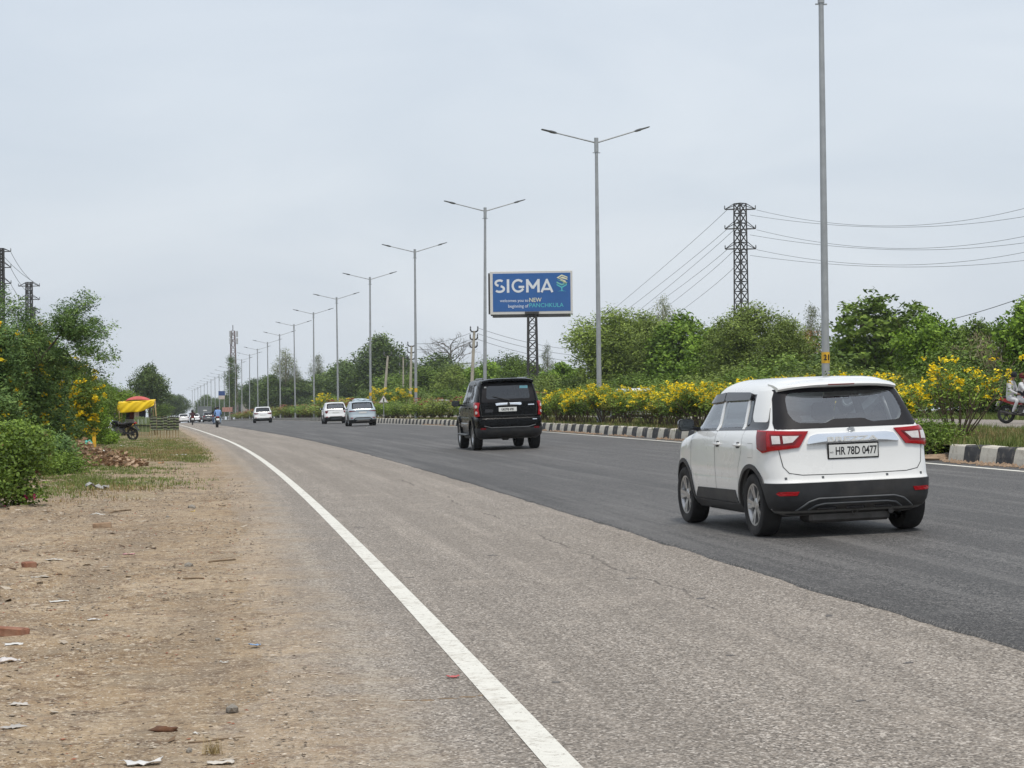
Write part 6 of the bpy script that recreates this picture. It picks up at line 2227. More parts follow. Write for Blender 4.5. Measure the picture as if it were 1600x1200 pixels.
ys_ = dist_for(600, 13.9)
x_, y_, z_ = on(13.9, ys_, .31)
o = thing('warning_sign', 'triangular white warning sign on a post in front of the yellow bush', 'sign', (x_, y_, z_))
k = FPX / y_
zt, zb_ = CAM_H + ratio(600, 618)[1] * y_ - z_, CAM_H + ratio(600, 629.3)[1] * y_ - z_
w_ = 15.5 / k / 2
MB().tube([(0, .03, -.1), (0, .03, zt)], .035, 8).build('post', M['galv'], o)
MB().prism([(-w_, zb_), (w_, zb_), (0, zt)], -.03, 0, 'y').build('border', simple('sign_border', (.45, .36, .36), .5, .05), o)
c_ = (zt + 2 * zb_) / 3
MB().prism([(a * .76, c_ + (b - c_) * .76) for a, b in [(-w_, zb_), (w_, zb_), (0, zt)]], -.04, -.028, 'y').build('plate', M['plate_white'], o)
MB().box((.01, -.045, c_ + .03), (.09, .015, .26)).build('symbol', M['ink'], o)


# ---- concrete utility poles
def utility_pole(label, px, top, off, base_px, arms=3, horiz=False, wpx=5):
    y = dist_for(px, off)
    zb = gz(y) + .6
    b = Vector((ratio(base_px)[0] * y, y, zb))
    t = P3(px, top, y)
    o = thing('utility_pole', label, 'utility pole', b, 0, 'concrete utility poles')
    d = t - b
    k = FPX / y
    r0 = wpx / k / 2
    MB().tube([d * -.02, d * .5, d], [r0 * 1.25, r0 * 1.05, r0 * .8], 8).build('pole', M['concrete'], o, smooth=True)
    for i in range(arms):
        c = d * (.985 - .07 * i * (1.3 if not horiz else 1.9))
        a = MB()
        w = 6.0 / k
        if horiz: a.bar(c + Vector((-w, 0, 0)), c + Vector((w, 0, 0)), .12)
        else:
            a.tube([c + Vector((-w, 0, w * .62)), c + Vector((-w * .7, 0, w * .2)), c + Vector((0, -.05, 0)), c + Vector((w * .7, 0, w * .2)), c + Vector((w, 0, w * .62))], .085, 6)
        ao = a.build('cross_arm', M['rusty'], o)
        for sx in (-1, 1):
            MB().lathe([(.05, 0), (.09, .1), (.05, .2), (.09, .3), (.03, .42)], 8, c=c + Vector((sx * w * .95, 0, w * .55 if not horiz else .06))).build('insulator', M['galv_dark'], ao)
    return o


utility_pole('tall pale concrete utility pole with three curved brackets left of the billboard', 741, 517, 31.2, 735, 3)
utility_pole('leaning pale concrete pole behind the triangular sign', 606, 556, 31.2, 598, 1, wpx=4)
utility_pole('concrete pole with upswept brackets beside the fourth lamp post', 643, 540, 31.8, 640, 3, wpx=4)
utility_pole('thin pole with straight crossbars left of the bracketed poles', 630, 558, 33, 630, 3, True, 2.5)
for i, (a, b_) in enumerate([((746, 512), (900, 547)), ((746, 521), (905, 556)), ((746, 530), (905, 566)), ((648, 537), (736, 520)), ((648, 546), (736, 530))]):
    wire(f'{["upper", "middle", "lower", "upper far", "lower far"][i]} thin wire strung {"right" if i < 3 else "left"} from the tall concrete pole', (P3(*a, 195), P3((a[0] + b_[0]) / 2, (a[1] + b_[1]) / 2 + 5, 205), P3(*b_, 215)), .02, 'thin wires on the concrete poles')


# ================================================================== motorcycles and people
def skin_person(parent_name, label, J, rad, bones, mats, assign, loc, rz, scale=1.0, group=None, subd=2):
    names = list(J)
    me = bpy.data.meshes.new('tmp')
    idx = {n: i for i, n in enumerate(names)}
    me.from_pydata([J[n] for n in names], [(idx[a], idx[b]) for a, b in bones], [])
    tmp = bpy.data.objects.new('tmp', me); COL.objects.link(tmp)
    tmp.modifiers.new('s', 'SKIN').use_smooth_shade = True
    sv = me.skin_vertices[0].data
    for n in names:
        r_ = rad[n]
        sv[idx[n]].radius = (r_, r_) if not isinstance(r_, tuple) else r_
        sv[idx[n]].use_root = (n == 'pelvis')
    sb = tmp.modifiers.new('d', 'SUBSURF'); sb.levels = subd; sb.render_levels = subd
    dg = bpy.context.evaluated_depsgraph_get()
    out = bpy.data.meshes.new_from_object(tmp.evaluated_get(dg))
    bpy.data.objects.remove(tmp)
    out.materials.clear()
    for m_ in mats: out.materials.append(m_)
    segs = [(Vector(J[a]), Vector(J[b]), assign(a, b)) for a, b in bones]
    for p in out.polygons:
        c = p.center
        best, bi = 1e9, 0
        for a, b, mi in segs:
            ab = b - a
            t = max(0, min(1, (c - a).dot(ab) / (ab.length_squared + 1e-9)))
            d = (c - (a + ab * t)).length
            if d < best: best, bi = d, mi
        p.material_index = bi
        p.use_smooth = True
    out.name = 'person'
    o = link('person', out, None, loc, (0, 0, rz), (scale,) * 3)
    return tag(o, label, 'person', group)


def rider_pose(kind='rider', lean=.0):
    J, Rd = {}, {}
    if kind == 'rider':
        py, pz = -.12, .80
        J.update(pelvis=(0, py, pz), belly=(0, py + .03 + lean * .3, pz + .2), chest=(0, py + .08 + lean, pz + .40), neck=(0, py + .11 + lean * 1.2, pz + .555), head=(0, py + .14 + lean * 1.2, pz + .68), crown=(0, py + .13 + lean * 1.2, pz + .79))
        for s, n in ((-1, 'l'), (1, 'r')):
            J.update({f'sho_{n}': (s * .19, py + .09 + lean, pz + .48), f'elb_{n}': (s * .29, py + .28, pz + .28), f'wri_{n}': (s * .29, py + .49, pz + .24), f'han_{n}': (s * .285, py + .56, pz + .235),
                      f'hip_{n}': (s * .10, py + .03, pz - .03), f'kne_{n}': (s * .21, py + .42, pz - .10), f'ank_{n}': (s * .17, py + .16, pz - .46), f'toe_{n}': (s * .18, py + .33, pz - .51)})
    else:
        py, pz = -.50, .86
        J.update(pelvis=(0, py, pz), belly=(0, py + .03, pz + .2), chest=(0, py + .07, pz + .40), neck=(0, py + .09, pz + .555), head=(0, py + .12, pz + .68), crown=(0, py + .11, pz + .79))
        for s, n in ((-1, 'l'), (1, 'r')):
            J.update({f'sho_{n}': (s * .19, py + .07, pz + .48), f'elb_{n}': (s * .27, py + .14, pz + .22), f'wri_{n}': (s * .17, py + .34, pz + .12), f'han_{n}': (s * .15, py + .41, pz + .11),
                      f'hip_{n}': (s * .10, py + .03, pz - .03), f'kne_{n}': (s * .25, py + .38, pz - .10), f'ank_{n}': (s * .22, py + .20, pz - .48), f'toe_{n}': (s * .24, py + .36, pz - .53)})
    Rd.update(pelvis=(.16, .13), belly=(.155, .115), chest=(.175, .12), neck=.06, head=.098, crown=.075)
    B_ = [('pelvis', 'belly'), ('belly', 'chest'), ('chest', 'neck'), ('neck', 'head'), ('head', 'crown')]
    for n in 'lr':
        s = -1 if n == 'l' else 1
        Rd.update({f'sho_{n}': .075, f'elb_{n}': .05, f'wri_{n}': .034, f'han_{n}': .036, f'hip_{n}': .105, f'kne_{n}': .068, f'ank_{n}': .045, f'toe_{n}': .04})
        B_ += [('chest', f'sho_{n}'), (f'sho_{n}', f'elb_{n}'), (f'elb_{n}', f'wri_{n}'), (f'wri_{n}', f'han_{n}'), ('pelvis', f'hip_{n}'), (f'hip_{n}', f'kne_{n}'), (f'kne_{n}', f'ank_{n}'), (f'ank_{n}', f'toe_{n}')]
        h = Vector(J[f'han_{n}'])
        for q, (dx, ln) in enumerate(((-.027, .060), (-.009, .070), (.009, .066), (.027, .052))):
            J[f'f{q}_{n}'] = tuple(h + Vector((dx, ln * .75, -ln * .45))); Rd[f'f{q}_{n}'] = .009; B_.append((f'han_{n}', f'f{q}_{n}'))
        J[f'th_{n}'] = tuple(h + Vector((-s * .045, .01, -.02))); Rd[f'th_{n}'] = .010; B_.append((f'han_{n}', f'th_{n}'))
    return J, Rd, B_


SKIN = simple('skin', (.30, .17, .11), .6, .1)
HAIR = simple('black_hair', (.012, .011, .011), .7, .2)
def cloth(name, c): return simple(name, c, .9, .15, 12.0, bumps=.3)


def person(label, kind, shirt, trousers, shoe, head_m, loc, rz, lean=0.0, sleeves=True, scale=1.0, vest=None):
    J, Rd, B_ = rider_pose(kind, lean)
    mats = [shirt, trousers, SKIN, shoe, head_m, vest or shirt]
    def assign(a, b):
        k = {a.split('_')[0], b.split('_')[0]}
        if 'crown' in k: return 4
        if 'head' in k: return 2
        if any(x.startswith('f') or x == 'th' or x == 'han' for x in k): return 2
        if 'toe' in k: return 3
        if 'hip' in k or 'kne' in k or 'ank' in k: return 1
        if vest and k & {'belly', 'chest', 'pelvis', 'neck'} and 'sho' not in k: return 5
        return 0
    o = skin_person('person', label, J, Rd, B_, mats, assign, loc, rz, scale, 'riders')
    return o, J


def head_gear(o, J, kind, m_):
    hx, hy, hz = J['head']
    mb = MB()
    if kind == 'helmet':
        mb.lathe([(.10, -.12), (.135, -.06), (.145, .02), (.125, .10), (.07, .15), (.001, .165)], 16, c=(hx, hy - .01, hz + .02))
        mb.build('helmet', m_, o, smooth='all')
        MB().box((hx, hy + .115, hz + .02), (.19, .06, .09), None, .03).build('visor', M['gloss_black'], o)
    elif kind == 'turban':
        mb.lathe([(.112, -.01), (.142, .03), (.148, .075), (.125, .13), (.07, .165), (.001, .172)], 16, Matrix.Rotation(R(-8), 3, 'X'), (hx, hy - .012, hz + .01))
        for a in range(4):
            t = R(-22 + a * 14)
            mb.tube([Vector((hx + .135 * math.cos(q), hy - .012 + .135 * math.sin(q), hz + .055 + .03 * math.sin(q + a) + a * .018)) for q in np.linspace(0, 6.28, 16)], .02, 6, False)
        mb.build('turban', m_, o, smooth='all')
    else:
        mb.lathe([(.102, -.03), (.112, .03), (.105, .09), (.06, .135), (.001, .142)], 14, c=(hx, hy - .025, hz + .015))
        mb.build('hair', m_, o, smooth='all')
    MB().box((hx, hy + .10, hz - .005), (.024, .04, .045), None, .008).build('nose', SKIN, o)
    for s in (-1, 1):
        MB().box((hx + s * .035, hy + .088, hz + .022), (.026, .016, .012)).build('eye', HAIR, o)
        MB().box((hx + s * .10, hy - .005, hz), (.02, .04, .055), None, .008).build('ear', SKIN, o)
    MB().box((hx, hy + .093, hz - .045), (.05, .012, .010)).build('mouth', simple('lip', (.22, .08, .07), .6), o)


def motorcycle(label, body_m, accent, loc, rz, scooter=False, plate=True, group='motorcycles'):
    o = thing('motorcycle', label, 'motorcycle', loc, rz, group)
    wm = MB().lathe([(.225, -.045), (.28, -.055), (.30, -.03), (.305, 0), (.30, .03), (.28, .055), (.225, .045), (.225, -.045)], 28, axis='x', caps=False).mesh('wheel', M['rubber'], True)
    rm = MB().lathe([(.228, -.03), (.20, -.025), (.20, .025), (.228, .03), (.228, -.03)], 24, axis='x', caps=False)
    for k in range(6):
        t = k * math.pi / 3
        rm.bar((0, .04 * math.cos(t), .04 * math.sin(t)), (0, .205 * math.cos(t), .205 * math.sin(t)), (.03, .03))
    rm.lathe([(.06, -.06), (.06, .06)], 12, axis='x')
    rme = rm.mesh('rim', M['dark_alloy'])
    for y in (-.62, .66):
        w = link('wheel', wm, o, (0, y, .305)); link('rim', rme, w)
    MB().box((0, .02, .42), (.26, .42, .34), None, .06).box((0, .12, .56), (.2, .24, .16), None, .04).build('engine', M['steel'], o, smooth=True)
    MB().tube([(0, .46, .86), (0, .30, .68), (0, -.1, .70), (0, -.62, .80)], .035, 8).tube([(0, .35, .72), (0, .28, .36), (0, -.2, .30)], .03, 8).tube([(-.09, -.1, .40), (-.09, -.62, .305)], .024, 6).tube([(.09, -.1, .40), (.09, -.62, .305)], .024, 6).build('chassis', M['plastic'], o, smooth='all')
    tk_ = MB()
    n = 14
    vv = []
    for (y, w, zt_, zb_) in [(-.10, .06, .80, .74), (0, .115, .88, .70), (.15, .14, .95, .68), (.30, .135, .97, .70), (.42, .09, .93, .76), (.47, .03, .90, .82)]:
        for k in range(n):
            t = 2 * math.pi * k / n
            vv.append((w * math.cos(t), y, (zt_ + zb_) / 2 + (zt_ - zb_) / 2 * math.sin(t)))
    tk_.add(vv, [(i * n + k, i * n + (k + 1) % n, (i + 1) * n + (k + 1) % n, (i + 1) * n + k) for i in range(5) for k in range(n)] + [tuple(range(n)), tuple(5 * n + k for k in range(n))])
    tk_.build('fuel_tank', body_m, o, smooth='all')
    MB().box((0, -.20, .80), (.26, .36, .09), None, .035).box((0, -.52, .84), (.24, .38, .09), None, .035).build('seat', M['rubber'], o, smooth=True)
    for s in (-1, 1):
        MB().prism([(-.78, .78), (-.35, .62), (.0, .62), (-.05, .74), (-.45, .80), (-.80, .86)], s * .10, s * .135, 'x').build('side_panel', body_m, o)
        MB().tube([(s * .07, .42, .98), (s * .08, .52, .72), (s * .07, .66, .305)], [.026, .026, .022], 8).build('fork', M['chrome'], o, smooth='all')
        MB().tube([(s * .05, .40, .99), (s * .24, .38, 1.05), (s * .36, .30, 1.04)], [.014, .014, .02], 8).build('handlebar', M['plastic'], o, smooth='all')
        mi_ = MB().tube([(s * .24, .40, 1.05), (s * .32, .42, 1.20)], .008, 6).box((s * .33, .42, 1.24), (.13, .02, .08), None, .008)
        mi_.build('mirror', M['plastic'], o)
        MB().box((s * .17, -.78, .80), (.05, .06, .045), None, .01).build('indicator', simple('amber_lens', (.7, .28, .02), .3), o)
        MB().tube([(s * .12, .0, .32), (s * .26, .0, .32)], .016, 6).build('foot_peg', M['plastic'], o)
        MB().tube([(s * .11, -.84, .88), (s * .13, -.5, .90)], .014, 6).build('grab_rail', M['steel'], o)
    MB().tube([(.10, .10, .34), (.15, -.2, .30), (.17, -.75, .40)], [.025, .03, .05], 10).build('exhaust', M['steel'], o, smooth='all')
    fd = MB()
    vv = []
    for i in range(11):
        t = R(20 + 14 * i)
        for x in (-.075, -.05, .05, .075):
            rr_ = .345 - (.02 if abs(x) > .06 else 0)
            vv.append((x, .66 + rr_ * math.cos(t), .305 + rr_ * math.sin(t)))
    fd.add(vv, [(i * 4 + k, i * 4 + k + 1, (i + 1) * 4 + k + 1, (i + 1) * 4 + k) for i in range(10) for k in range(3)])
    fd.build('front_mudguard', accent, o, smooth='all')
    MB().bar((0, -.70, .78), (0, -.98, .48), (.16, .02)).build('rear_mudguard', M['plastic'], o)
    MB().box((0, -.80, .845), (.18, .09, .09), None, .025).build('tail_lamp', M['red_lens'], o)
    if plate: MB().box((0, -.90, .66), (.24, .012, .15), Matrix.Rotation(R(-20), 3, 'X')).build('number_plate', M['plate_white'], o)
    MB().lathe([(.001, .1), (.06, .09), (.085, .02), (.09, -.05), (.05, -.1), (.001, -.11)], 14, Matrix.Rotation(R(0), 3, 'X'), (0, .52, .93), 'y').build('headlamp', M['clear_lens'] if body_m is not M['black_paint'] else M['gloss_black'], o, smooth='all')
    return o


RED = paint('red_bike_paint', (.35, .012, .02), dust=.1)
# rider pair ahead on the left lane
x, y = ground_at(337.5, 668.3)
z = gz(y) + float(camber(x - edge_x(y))) + .014
hd = heading(y) + R(2)
motorcycle('black motorcycle carrying a rider and a blue-shirted passenger', M['black_paint'], M['black_paint'], (x, y + .62, z), hd)
o, J = person('rider in dark clothes and black helmet in front of the blue-shirted passenger', 'rider', cloth('dark_jacket', (.012, .012, .016)), cloth('jeans', (.11, .16, .26)), M['ink'], HAIR, (x - .10, y + .62, z), hd + R(4))
head_gear(o, J, 'helmet', M['gloss_black'])
o, J = person('passenger in a light blue shirt and pale jeans on the black motorcycle', 'pillion', cloth('sky_blue_shirt', (.22, .36, .66)), cloth('pale_jeans', (.28, .36, .46)), M['ink'], HAIR, (x + .03, y + .62, z), hd)
head_gear(o, J, 'hair', HAIR)
# dark rider further on
x, y = ratio(300.5)[0] * 215, 215.0
z = gz(y) + .03
hd = heading(y)
motorcycle('far motorcycle ridden by a person in a maroon jacket', M['black_paint'], M['black_paint'], (x, y, z), hd)
o, J = person('rider in a maroon jacket and black helmet on the far motorcycle', 'rider', cloth('maroon_jacket', (.045, .014, .016)), cloth('dark_trousers', (.03, .03, .035)), M['ink'], HAIR, (x, y, z), hd)
head_gear(o, J, 'helmet', M['gloss_black'])
# the pair on the opposite carriageway
y = 65.0
x = ratio(1600)[0] * y
z = gz(y) + float(camber(20)) + .352
hd = math.atan2(-.80, -.60)
motorcycle('red motorcycle carrying two men in turbans at the right edge', RED, RED, (x, y, z), hd)
WHT = cloth('white_cotton', (.55, .55, .56))
o, J = person('bearded rider in a black waistcoat and dark red turban', 'rider', WHT, WHT, M['ink'], HAIR, (x, y, z), hd, vest=cloth('black_waistcoat', (.012, .014, .02)))
head_gear(o, J, 'turban', cloth('maroon_turban', (.13, .012, .018)))
hx, hy, hz = J['head']
MB().lathe([(.075, .04), (.09, 0), (.075, -.07), (.035, -.13), (.001, -.15)], 12, c=(hx, hy + .035, hz - .05)).build('beard', cloth('white_beard', (.6, .6, .6)), o, smooth='all')
o, J = person('passenger in a long white shirt and dark turban behind the bearded rider', 'pillion', WHT, WHT, M['ink'], HAIR, (x, y, z), hd)
head_gear(o, J, 'turban', cloth('black_turban', (.012, .013, .02)))


# ================================================================== roadside stall
sx_, sy_ = ground_at(214, 681)
SY = sy_ + 1.2
def SP(px, py, dy=0.0): return P3(px, py, SY + dy)
st = thing('market_stall', 'roadside stall under a bright yellow awning with a red cover on top', 'stall', (ratio(212)[0] * SY, SY, gz(SY)))
org = Vector(st.location)
BAM = simple('bamboo', (.38, .27, .13), .7, .2, 8.0)
tarp = simple('yellow_tarp', (.86, .58, .008), .55, .06, 3.0)
posts = [(186, 630, 0), (242, 626, 0), (190, 628, 1.9), (238, 625, 1.9)]
for px, py, dy in posts:
    t = SP(px, py, dy) - org
    MB().tube([(t.x + (.15 if px > 220 else 0), t.y, -.1), t], [.035, .028], 8).build('post', BAM, st, smooth='all')
gx, gy = 33, 11
vv, ff = [], []
for j in range(gy):
    f = j / (gy - 1)
    for i in range(gx):
        u = i / (gx - 1)
        tx, ty_ = 184.5 + 58 * u, 628.8 - 3.4 * u
        bx, by = 182 + 58 * u, 644.6 + .7 * math.sin(u * 11) - 10.5 * max(0, (u - .52) / .48) ** 1.25
        p = SP(tx + (bx - tx) * f, ty_ + (by - ty_) * f, -.05 * math.sin(f * 2.6) - .035 * math.sin(u * 16 + f * 4) - .02 * math.sin(u * 31 + f * 9)) - org
        vv.append(p)
for j in range(gy - 1):
    for i in range(gx - 1): ff.append((j * gx + i, j * gx + i + 1, (j + 1) * gx + i + 1, (j + 1) * gx + i))
aw = MB().add(vv, ff).build('awning_front', tarp, st, smooth='all')
sd_ = aw.modifiers.new('t', 'SOLIDIFY'); sd_.thickness = .012
vv, ff = [], []
for j in range(6):
    for i in range(10):
        u, f = i / 9, j / 5
        p = SP(185 + 58 * u, 628.8 - 3.4 * u - 1.6 * math.sin(math.pi * f), 1.9 * f) - org
        vv.append(p)
for j in range(5):
    for i in range(9): ff.append((j * 10 + i, j * 10 + i + 1, (j + 1) * 10 + i + 1, (j + 1) * 10 + i))
a2 = MB().add(vv, ff).build('awning_roof', tarp, st, smooth='all')
sd_ = a2.modifiers.new('t', 'SOLIDIFY'); sd_.thickness = .012
vv, ff = [], []
for j in range(7):
    for i in range(13):
        u, f = i / 12, j / 6
        p = SP(196 + 41 * u, 626.5 - 7.5 * math.sin(math.pi * u) ** .6 * math.sin(math.pi * (f * .8 + .1)) , .2 + 1.5 * f) - org
        vv.append(p)
for j in range(6):
    for i in range(12): ff.append((j * 13 + i, j * 13 + i + 1, (j + 1) * 13 + i + 1, (j + 1) * 13 + i))
a3 = MB().add(vv, ff).build('red_cover', simple('red_cloth', (.50, .10, .085), .8, .15, 5.0), st, smooth='all')
sd_ = a3.modifiers.new('t', 'SOLIDIFY'); sd_.thickness = .012
# side flap on the left of the awning
fl = MB().add([SP(184.5, 629) - org, SP(178, 642, .3) - org, SP(184, 643.5, -.1) - org], [(0, 1, 2)]).build('side_flap', simple('pale_flap', (.55, .38, .26), .7, .1), st)
# table with goods
MB().box((0, .9, .55), (1.5, .8, .05)).build('counter', BAM, st)
for sx in (-1, 1):
    for sy in (0, 1): MB().box((sx * .68, .6 + .65 * sy, .26), (.05, .05, .54)).build('counter_leg', BAM, st)
for i, (px, w, c, lab) in enumerate([(206, .28, (.09, .015, .015), 'dark red cloth hanging under the yellow awning'), (213, .30, (.58, .52, .52), 'pale cloth hanging under the yellow awning'), (222, .40, (.03, .04, .07), 'dark blue cloth hanging under the right half of the awning'), (200, .22, (.02, .02, .025), 'black cloth hanging at the left under the awning')]):
    p = SP(px, 640, .5)
    vv, ff = [], []
    for j in range(7):
        for q in range(7):
            vv.append(((q / 6 - .5) * w * (1 + .08 * math.sin(j)), .05 * math.sin(q * 1.9 + j * .6), -.09 * j))
    for j in range(6):
        for q in range(6): ff.append((j * 7 + q, j * 7 + q + 1, (j + 1) * 7 + q + 1, (j + 1) * 7 + q))
    g_ = MB().add(vv, ff).build('hanging_cloth', cloth('stall_cloth', c), None, p, smooth='all')
    sd_ = g_.modifiers.new('t', 'SOLIDIFY'); sd_.thickness = .01
    tag(g_, lab, 'cloth', 'cloths hanging in the stall')
# stall keeper, mostly hidden
p = SP(195, 660, .6)
o, J = person('seated stall keeper in a pale shirt half hidden behind the parked motorcycle', 'pillion', cloth('grey_white_shirt', (.5, .52, .54)), cloth('brown_trousers', (.05, .04, .035)), M['ink'], HAIR, (p.x, p.y + .4, gz(p.y) - .33), R(160))
head_gear(o, J, 'hair', HAIR)
st_ = MB().box((0, 0, .44), (.4, .4, .05)).box((-.16, -.16, .21), (.04, .04, .42)).box((.16, -.16, .21), (.04, .04, .42)).box((-.16, .16, .21), (.04, .04, .42)).box((.16, .16, .21), (.04, .04, .42))
o = st_.build('stool', BAM, None, (p.x + .17, p.y + .87, gz(p.y) - .02)); tag(o, 'low wooden stool under the seated stall keeper', 'stool')
# parked motorcycle
px_, py_ = ground_at(190, 688)
o = motorcycle('parked black and white motorcycle among the weeds beside the stall', M['black_paint'], simple('white_mudguard', (.7, .7, .7), .4), (px_, py_, verge_z(px_, py_)), R(72), plate=False)
o.rotation_euler = (0, R(-9), R(72))
# bamboo panels for sale, standing in a row
GRN = simple('green_cane', (.20, .25, .11), .8, .25, 14.0)
DRK = simple('dark_cane', (.028, .032, .022), .85, .3, 14.0)
PAL = simple('grey_cane', (.16, .17, .12), .85, .25, 14.0)
for i in range(4):
    px = 213 + i * 6.1
    gx_, gy_ = ground_at(px, 684.3)
    o = thing('cane_roll', f'tall pale green cane roll on stakes, {ORD[i]} from the parked motorcycle', 'cane roll', (gx_, gy_, gz(gy_)), R(rk.uniform(-20, 20)), 'cane rolls standing by the stall')
    h = top_height(650 + rk.uniform(-1, 1), gy_, px)
    for q in range(7):
        t = q / 7 * 6.28
        MB().tube([(.07 * math.cos(t), .05 * math.sin(t), h * .28), (.075 * math.cos(t), .05 * math.sin(t), h * (.96 + .04 * math.sin(q * 3)))], .024, 6).build('cane', GRN, o)
    MB().tube([(0, 0, h * .55), (0, 0, h * .60)], .10, 10).build('tie', DRK, o)
    MB().tube([(-.05, 0, -.08), (-.05, 0, h * .8)], .018, 6).build('stake', BAM, o)
    MB().tube([(.05, 0, -.08), (.05, 0, h * .8)], .018, 6).build('stake', BAM, o)
for i in range(9):
    px = 237.5 + i * 5.0
    gx_, gy_ = ground_at(px, 685 - .15 * i)
    o = thing('cane_screen', f'dark woven cane panel with pale bands on stakes, {ORD[8 - i]} from the road', 'cane screen', (gx_, gy_ + rk.uniform(-.2, .2), gz(gy_)), R(rk.uniform(-14, 14)), 'cane panels standing by the stall')
    h = top_height(651 + rk.uniform(-1, 1.5), gy_, px)
    hb_ = h * .36
    for b in range(5):
        z0, z1 = hb_ + (h - hb_) * b / 5, hb_ + (h - hb_) * (b + 1) / 5
        MB().box((0, 0, z0 + (z1 - z0) * .3), (.21, .10, (z1 - z0) * .58), None, .02).build('band', PAL if (b + i) % 3 else GRN, o)
        MB().box((0, 0, z0 + (z1 - z0) * .8), (.19, .08, (z1 - z0) * .42), None, .015).build('band', DRK, o)
    for sx in (-1, 1): MB().tube([(sx * .06, .06, -.08), (sx * .06 + rk.uniform(-.02, .02), .06, h * 1.02)], .014, 6).build('stake', BAM, o)

# yellow marker post and turquoise bag
x, y = ground_at(148, 702)
o = thing('marker_post', 'short yellow marker post beside the turquoise bag', 'post', (x, y, verge_z(x, y)), R(10))
o.rotation_euler = (R(2), R(-2.5), R(10))
MB().box((0, 0, .36), (.13, .13, .86), None, .012).build('shaft', M['yellow'], o)
MB().box((0, 0, .80), (.14, .14, .03), None, .01).build('cap', M['yellow'], o)


def blob(name, label, cat, m, loc, size, seed, group=None, flatten=1.0, rough=.18, sub=2):
    bm = bmesh.new()
    bmesh.ops.create_icosphere(bm, subdivisions=sub, radius=.5)
    r_ = np.random.default_rng(seed)
    ph = r_.uniform(0, 6, 9)
    for v in bm.verts:
        c = v.co.normalized()
        k = 1 + rough * (math.sin(c.x * 5 + ph[0]) * math.cos(c.y * 4 + ph[1]) + .7 * math.sin(c.z * 7 + ph[2] + c.x * 3)) + rough * .4 * r_.normal()
        v.co = Vector((c.x * size[0], c.y * size[1], c.z * size[2])) * .5 * k
        if v.co.z < -size[2] * .3: v.co.z = -size[2] * .3
    me = bpy.data.meshes.new(name); bm.to_mesh(me); bm.free()
    me.materials.append(m)
    me.polygons.foreach_set('use_smooth', [sub > 1] * len(me.polygons))
    o = link(name, me, None, (loc[0], loc[1], loc[2] + size[2] * .28), (0, 0, seed))
    return tag(o, label, cat, group)


def gp(px, py):
    x, y = ground_at(px, py)
    return (x, y, verge_z(x, y))


blob('plastic_bag', 'turquoise plastic bag lying beside the yellow post', 'bag', simple('turquoise_plastic', (.10, .50, .42), .35, .12), gp(137, 698), (.50, .34, .34), 3, rough=.25)
STONE = simple('stone', (.26, .235, .20), .9, .25, 18.0, bumps=.6)
BRICK = simple('old_brick', (.28, .125, .075), .9, .3, 14.0, grime=(.34, .26, .18), bumps=.6)
BRICKP = simple('dusty_brick', (.33, .22, .14), .9, .25, 14.0, grime=(.4, .32, .23), bumps=.6)
for px, py, sz, rz, m_, lab in [(160, 823, (.25, .12, .085), .15, BRICKP, 'dusty whole brick lying on the bare verge'), (46, 891, (.13, .10, .07), .6, BRICK, 'broken reddish half brick near the left edge'), (14, 994, (.27, .12, .075), -.25, BRICK, 'orange-red brick cut by the left edge beside white litter')]:
    p = gp(px, py)
    mb = MB().box((0, 0, sz[2] / 2 - .008), sz, None, .012)
    rr = random.Random(px)
    mb.v = [(a + rr.uniform(-.006, .006), b + rr.uniform(-.006, .006), c + rr.uniform(-.005, .005)) for a, b, c in mb.v]
    tag(mb.build('brick_block', m_, None, p, (rr.uniform(-.06, .06), rr.uniform(-.08, .08), rz)), lab, 'brick', 'loose bricks on the verge')
x, y, z = on(12.7, 37.6, .35)
o = MB().box((0, 0, .04), (.24, .12, .09), None, .015).build('brick_block', BRICK, None, on(13.25, 39.9, median_z(13.4, 39.9) + .01), (.3, .1, .9)); tag(o, 'reddish brick on the median grass above the kerb gap', 'brick')
for px, py, sz, lab, i in [(363, 1113, (.085, .07, .06), 'grey angular stone in the lower middle of the verge', 1), (295, 884, (.10, .08, .055), 'grey-brown stone on the verge near the long twig', 2), (295, 1176, (.035, .03, .028), 'small round dark stone near the bottom of the photo', 3), (340, 1003, (.05, .04, .03), 'small grey stone beside the blue wrapper', 4), (300, 795, (.13, .10, .07), 'dark stone at the asphalt edge by the yellow scrap', 5), (262, 807, (.06, .05, .04), 'little brown stone beyond the dusty brick', 6)]:
    blob('stone', lab, 'stone', STONE, gp(px, py), sz, i + 20, 'loose stones on the verge', rough=.14, sub=1)


def scrap(label, cat, name, col, px, py, w, d, rz, seed, lift=.012, group='litter on the verge', road=False, h=None):
    rr = np.random.default_rng(seed)
    nx, ny = 8, 6
    vv, ff = [], []
    for j in range(ny):
        for i in range(nx):
            u, v = i / (nx - 1) - .5, j / (ny - 1) - .5
            vv.append((w * u * (1 + .2 * rr.normal() * (abs(v) > .4)), d * v * (1 + .25 * rr.normal() * (abs(u) > .4)), .006 + lift * abs(rr.normal()) * .6 + lift * max(0, math.sin(u * 6 + seed)) * .8))
    for j in range(ny - 1):
        for i in range(nx - 1): ff.append((j * nx + i, j * nx + i + 1, (j + 1) * nx + i + 1, (j + 1) * nx + i))
    p = gp(px, py)
    if road:
        x, y = ground_at(px, py); p = (x, y, gz(y) + float(camber(x - edge_x(y))) + .013)
    if lift < .05: vv = [(a, b, .004 + (c - .006) * .55) for a, b, c in vv]
    o = MB().add(vv, ff).build(name, simple(name, col, .7, .15, 10.0, grime=(.36, .28, .19)), None, p, (0, 0, rz), smooth='all')
    sd = o.modifiers.new('t', 'SOLIDIFY'); sd.thickness = .002
    return tag(o, label, cat, group)


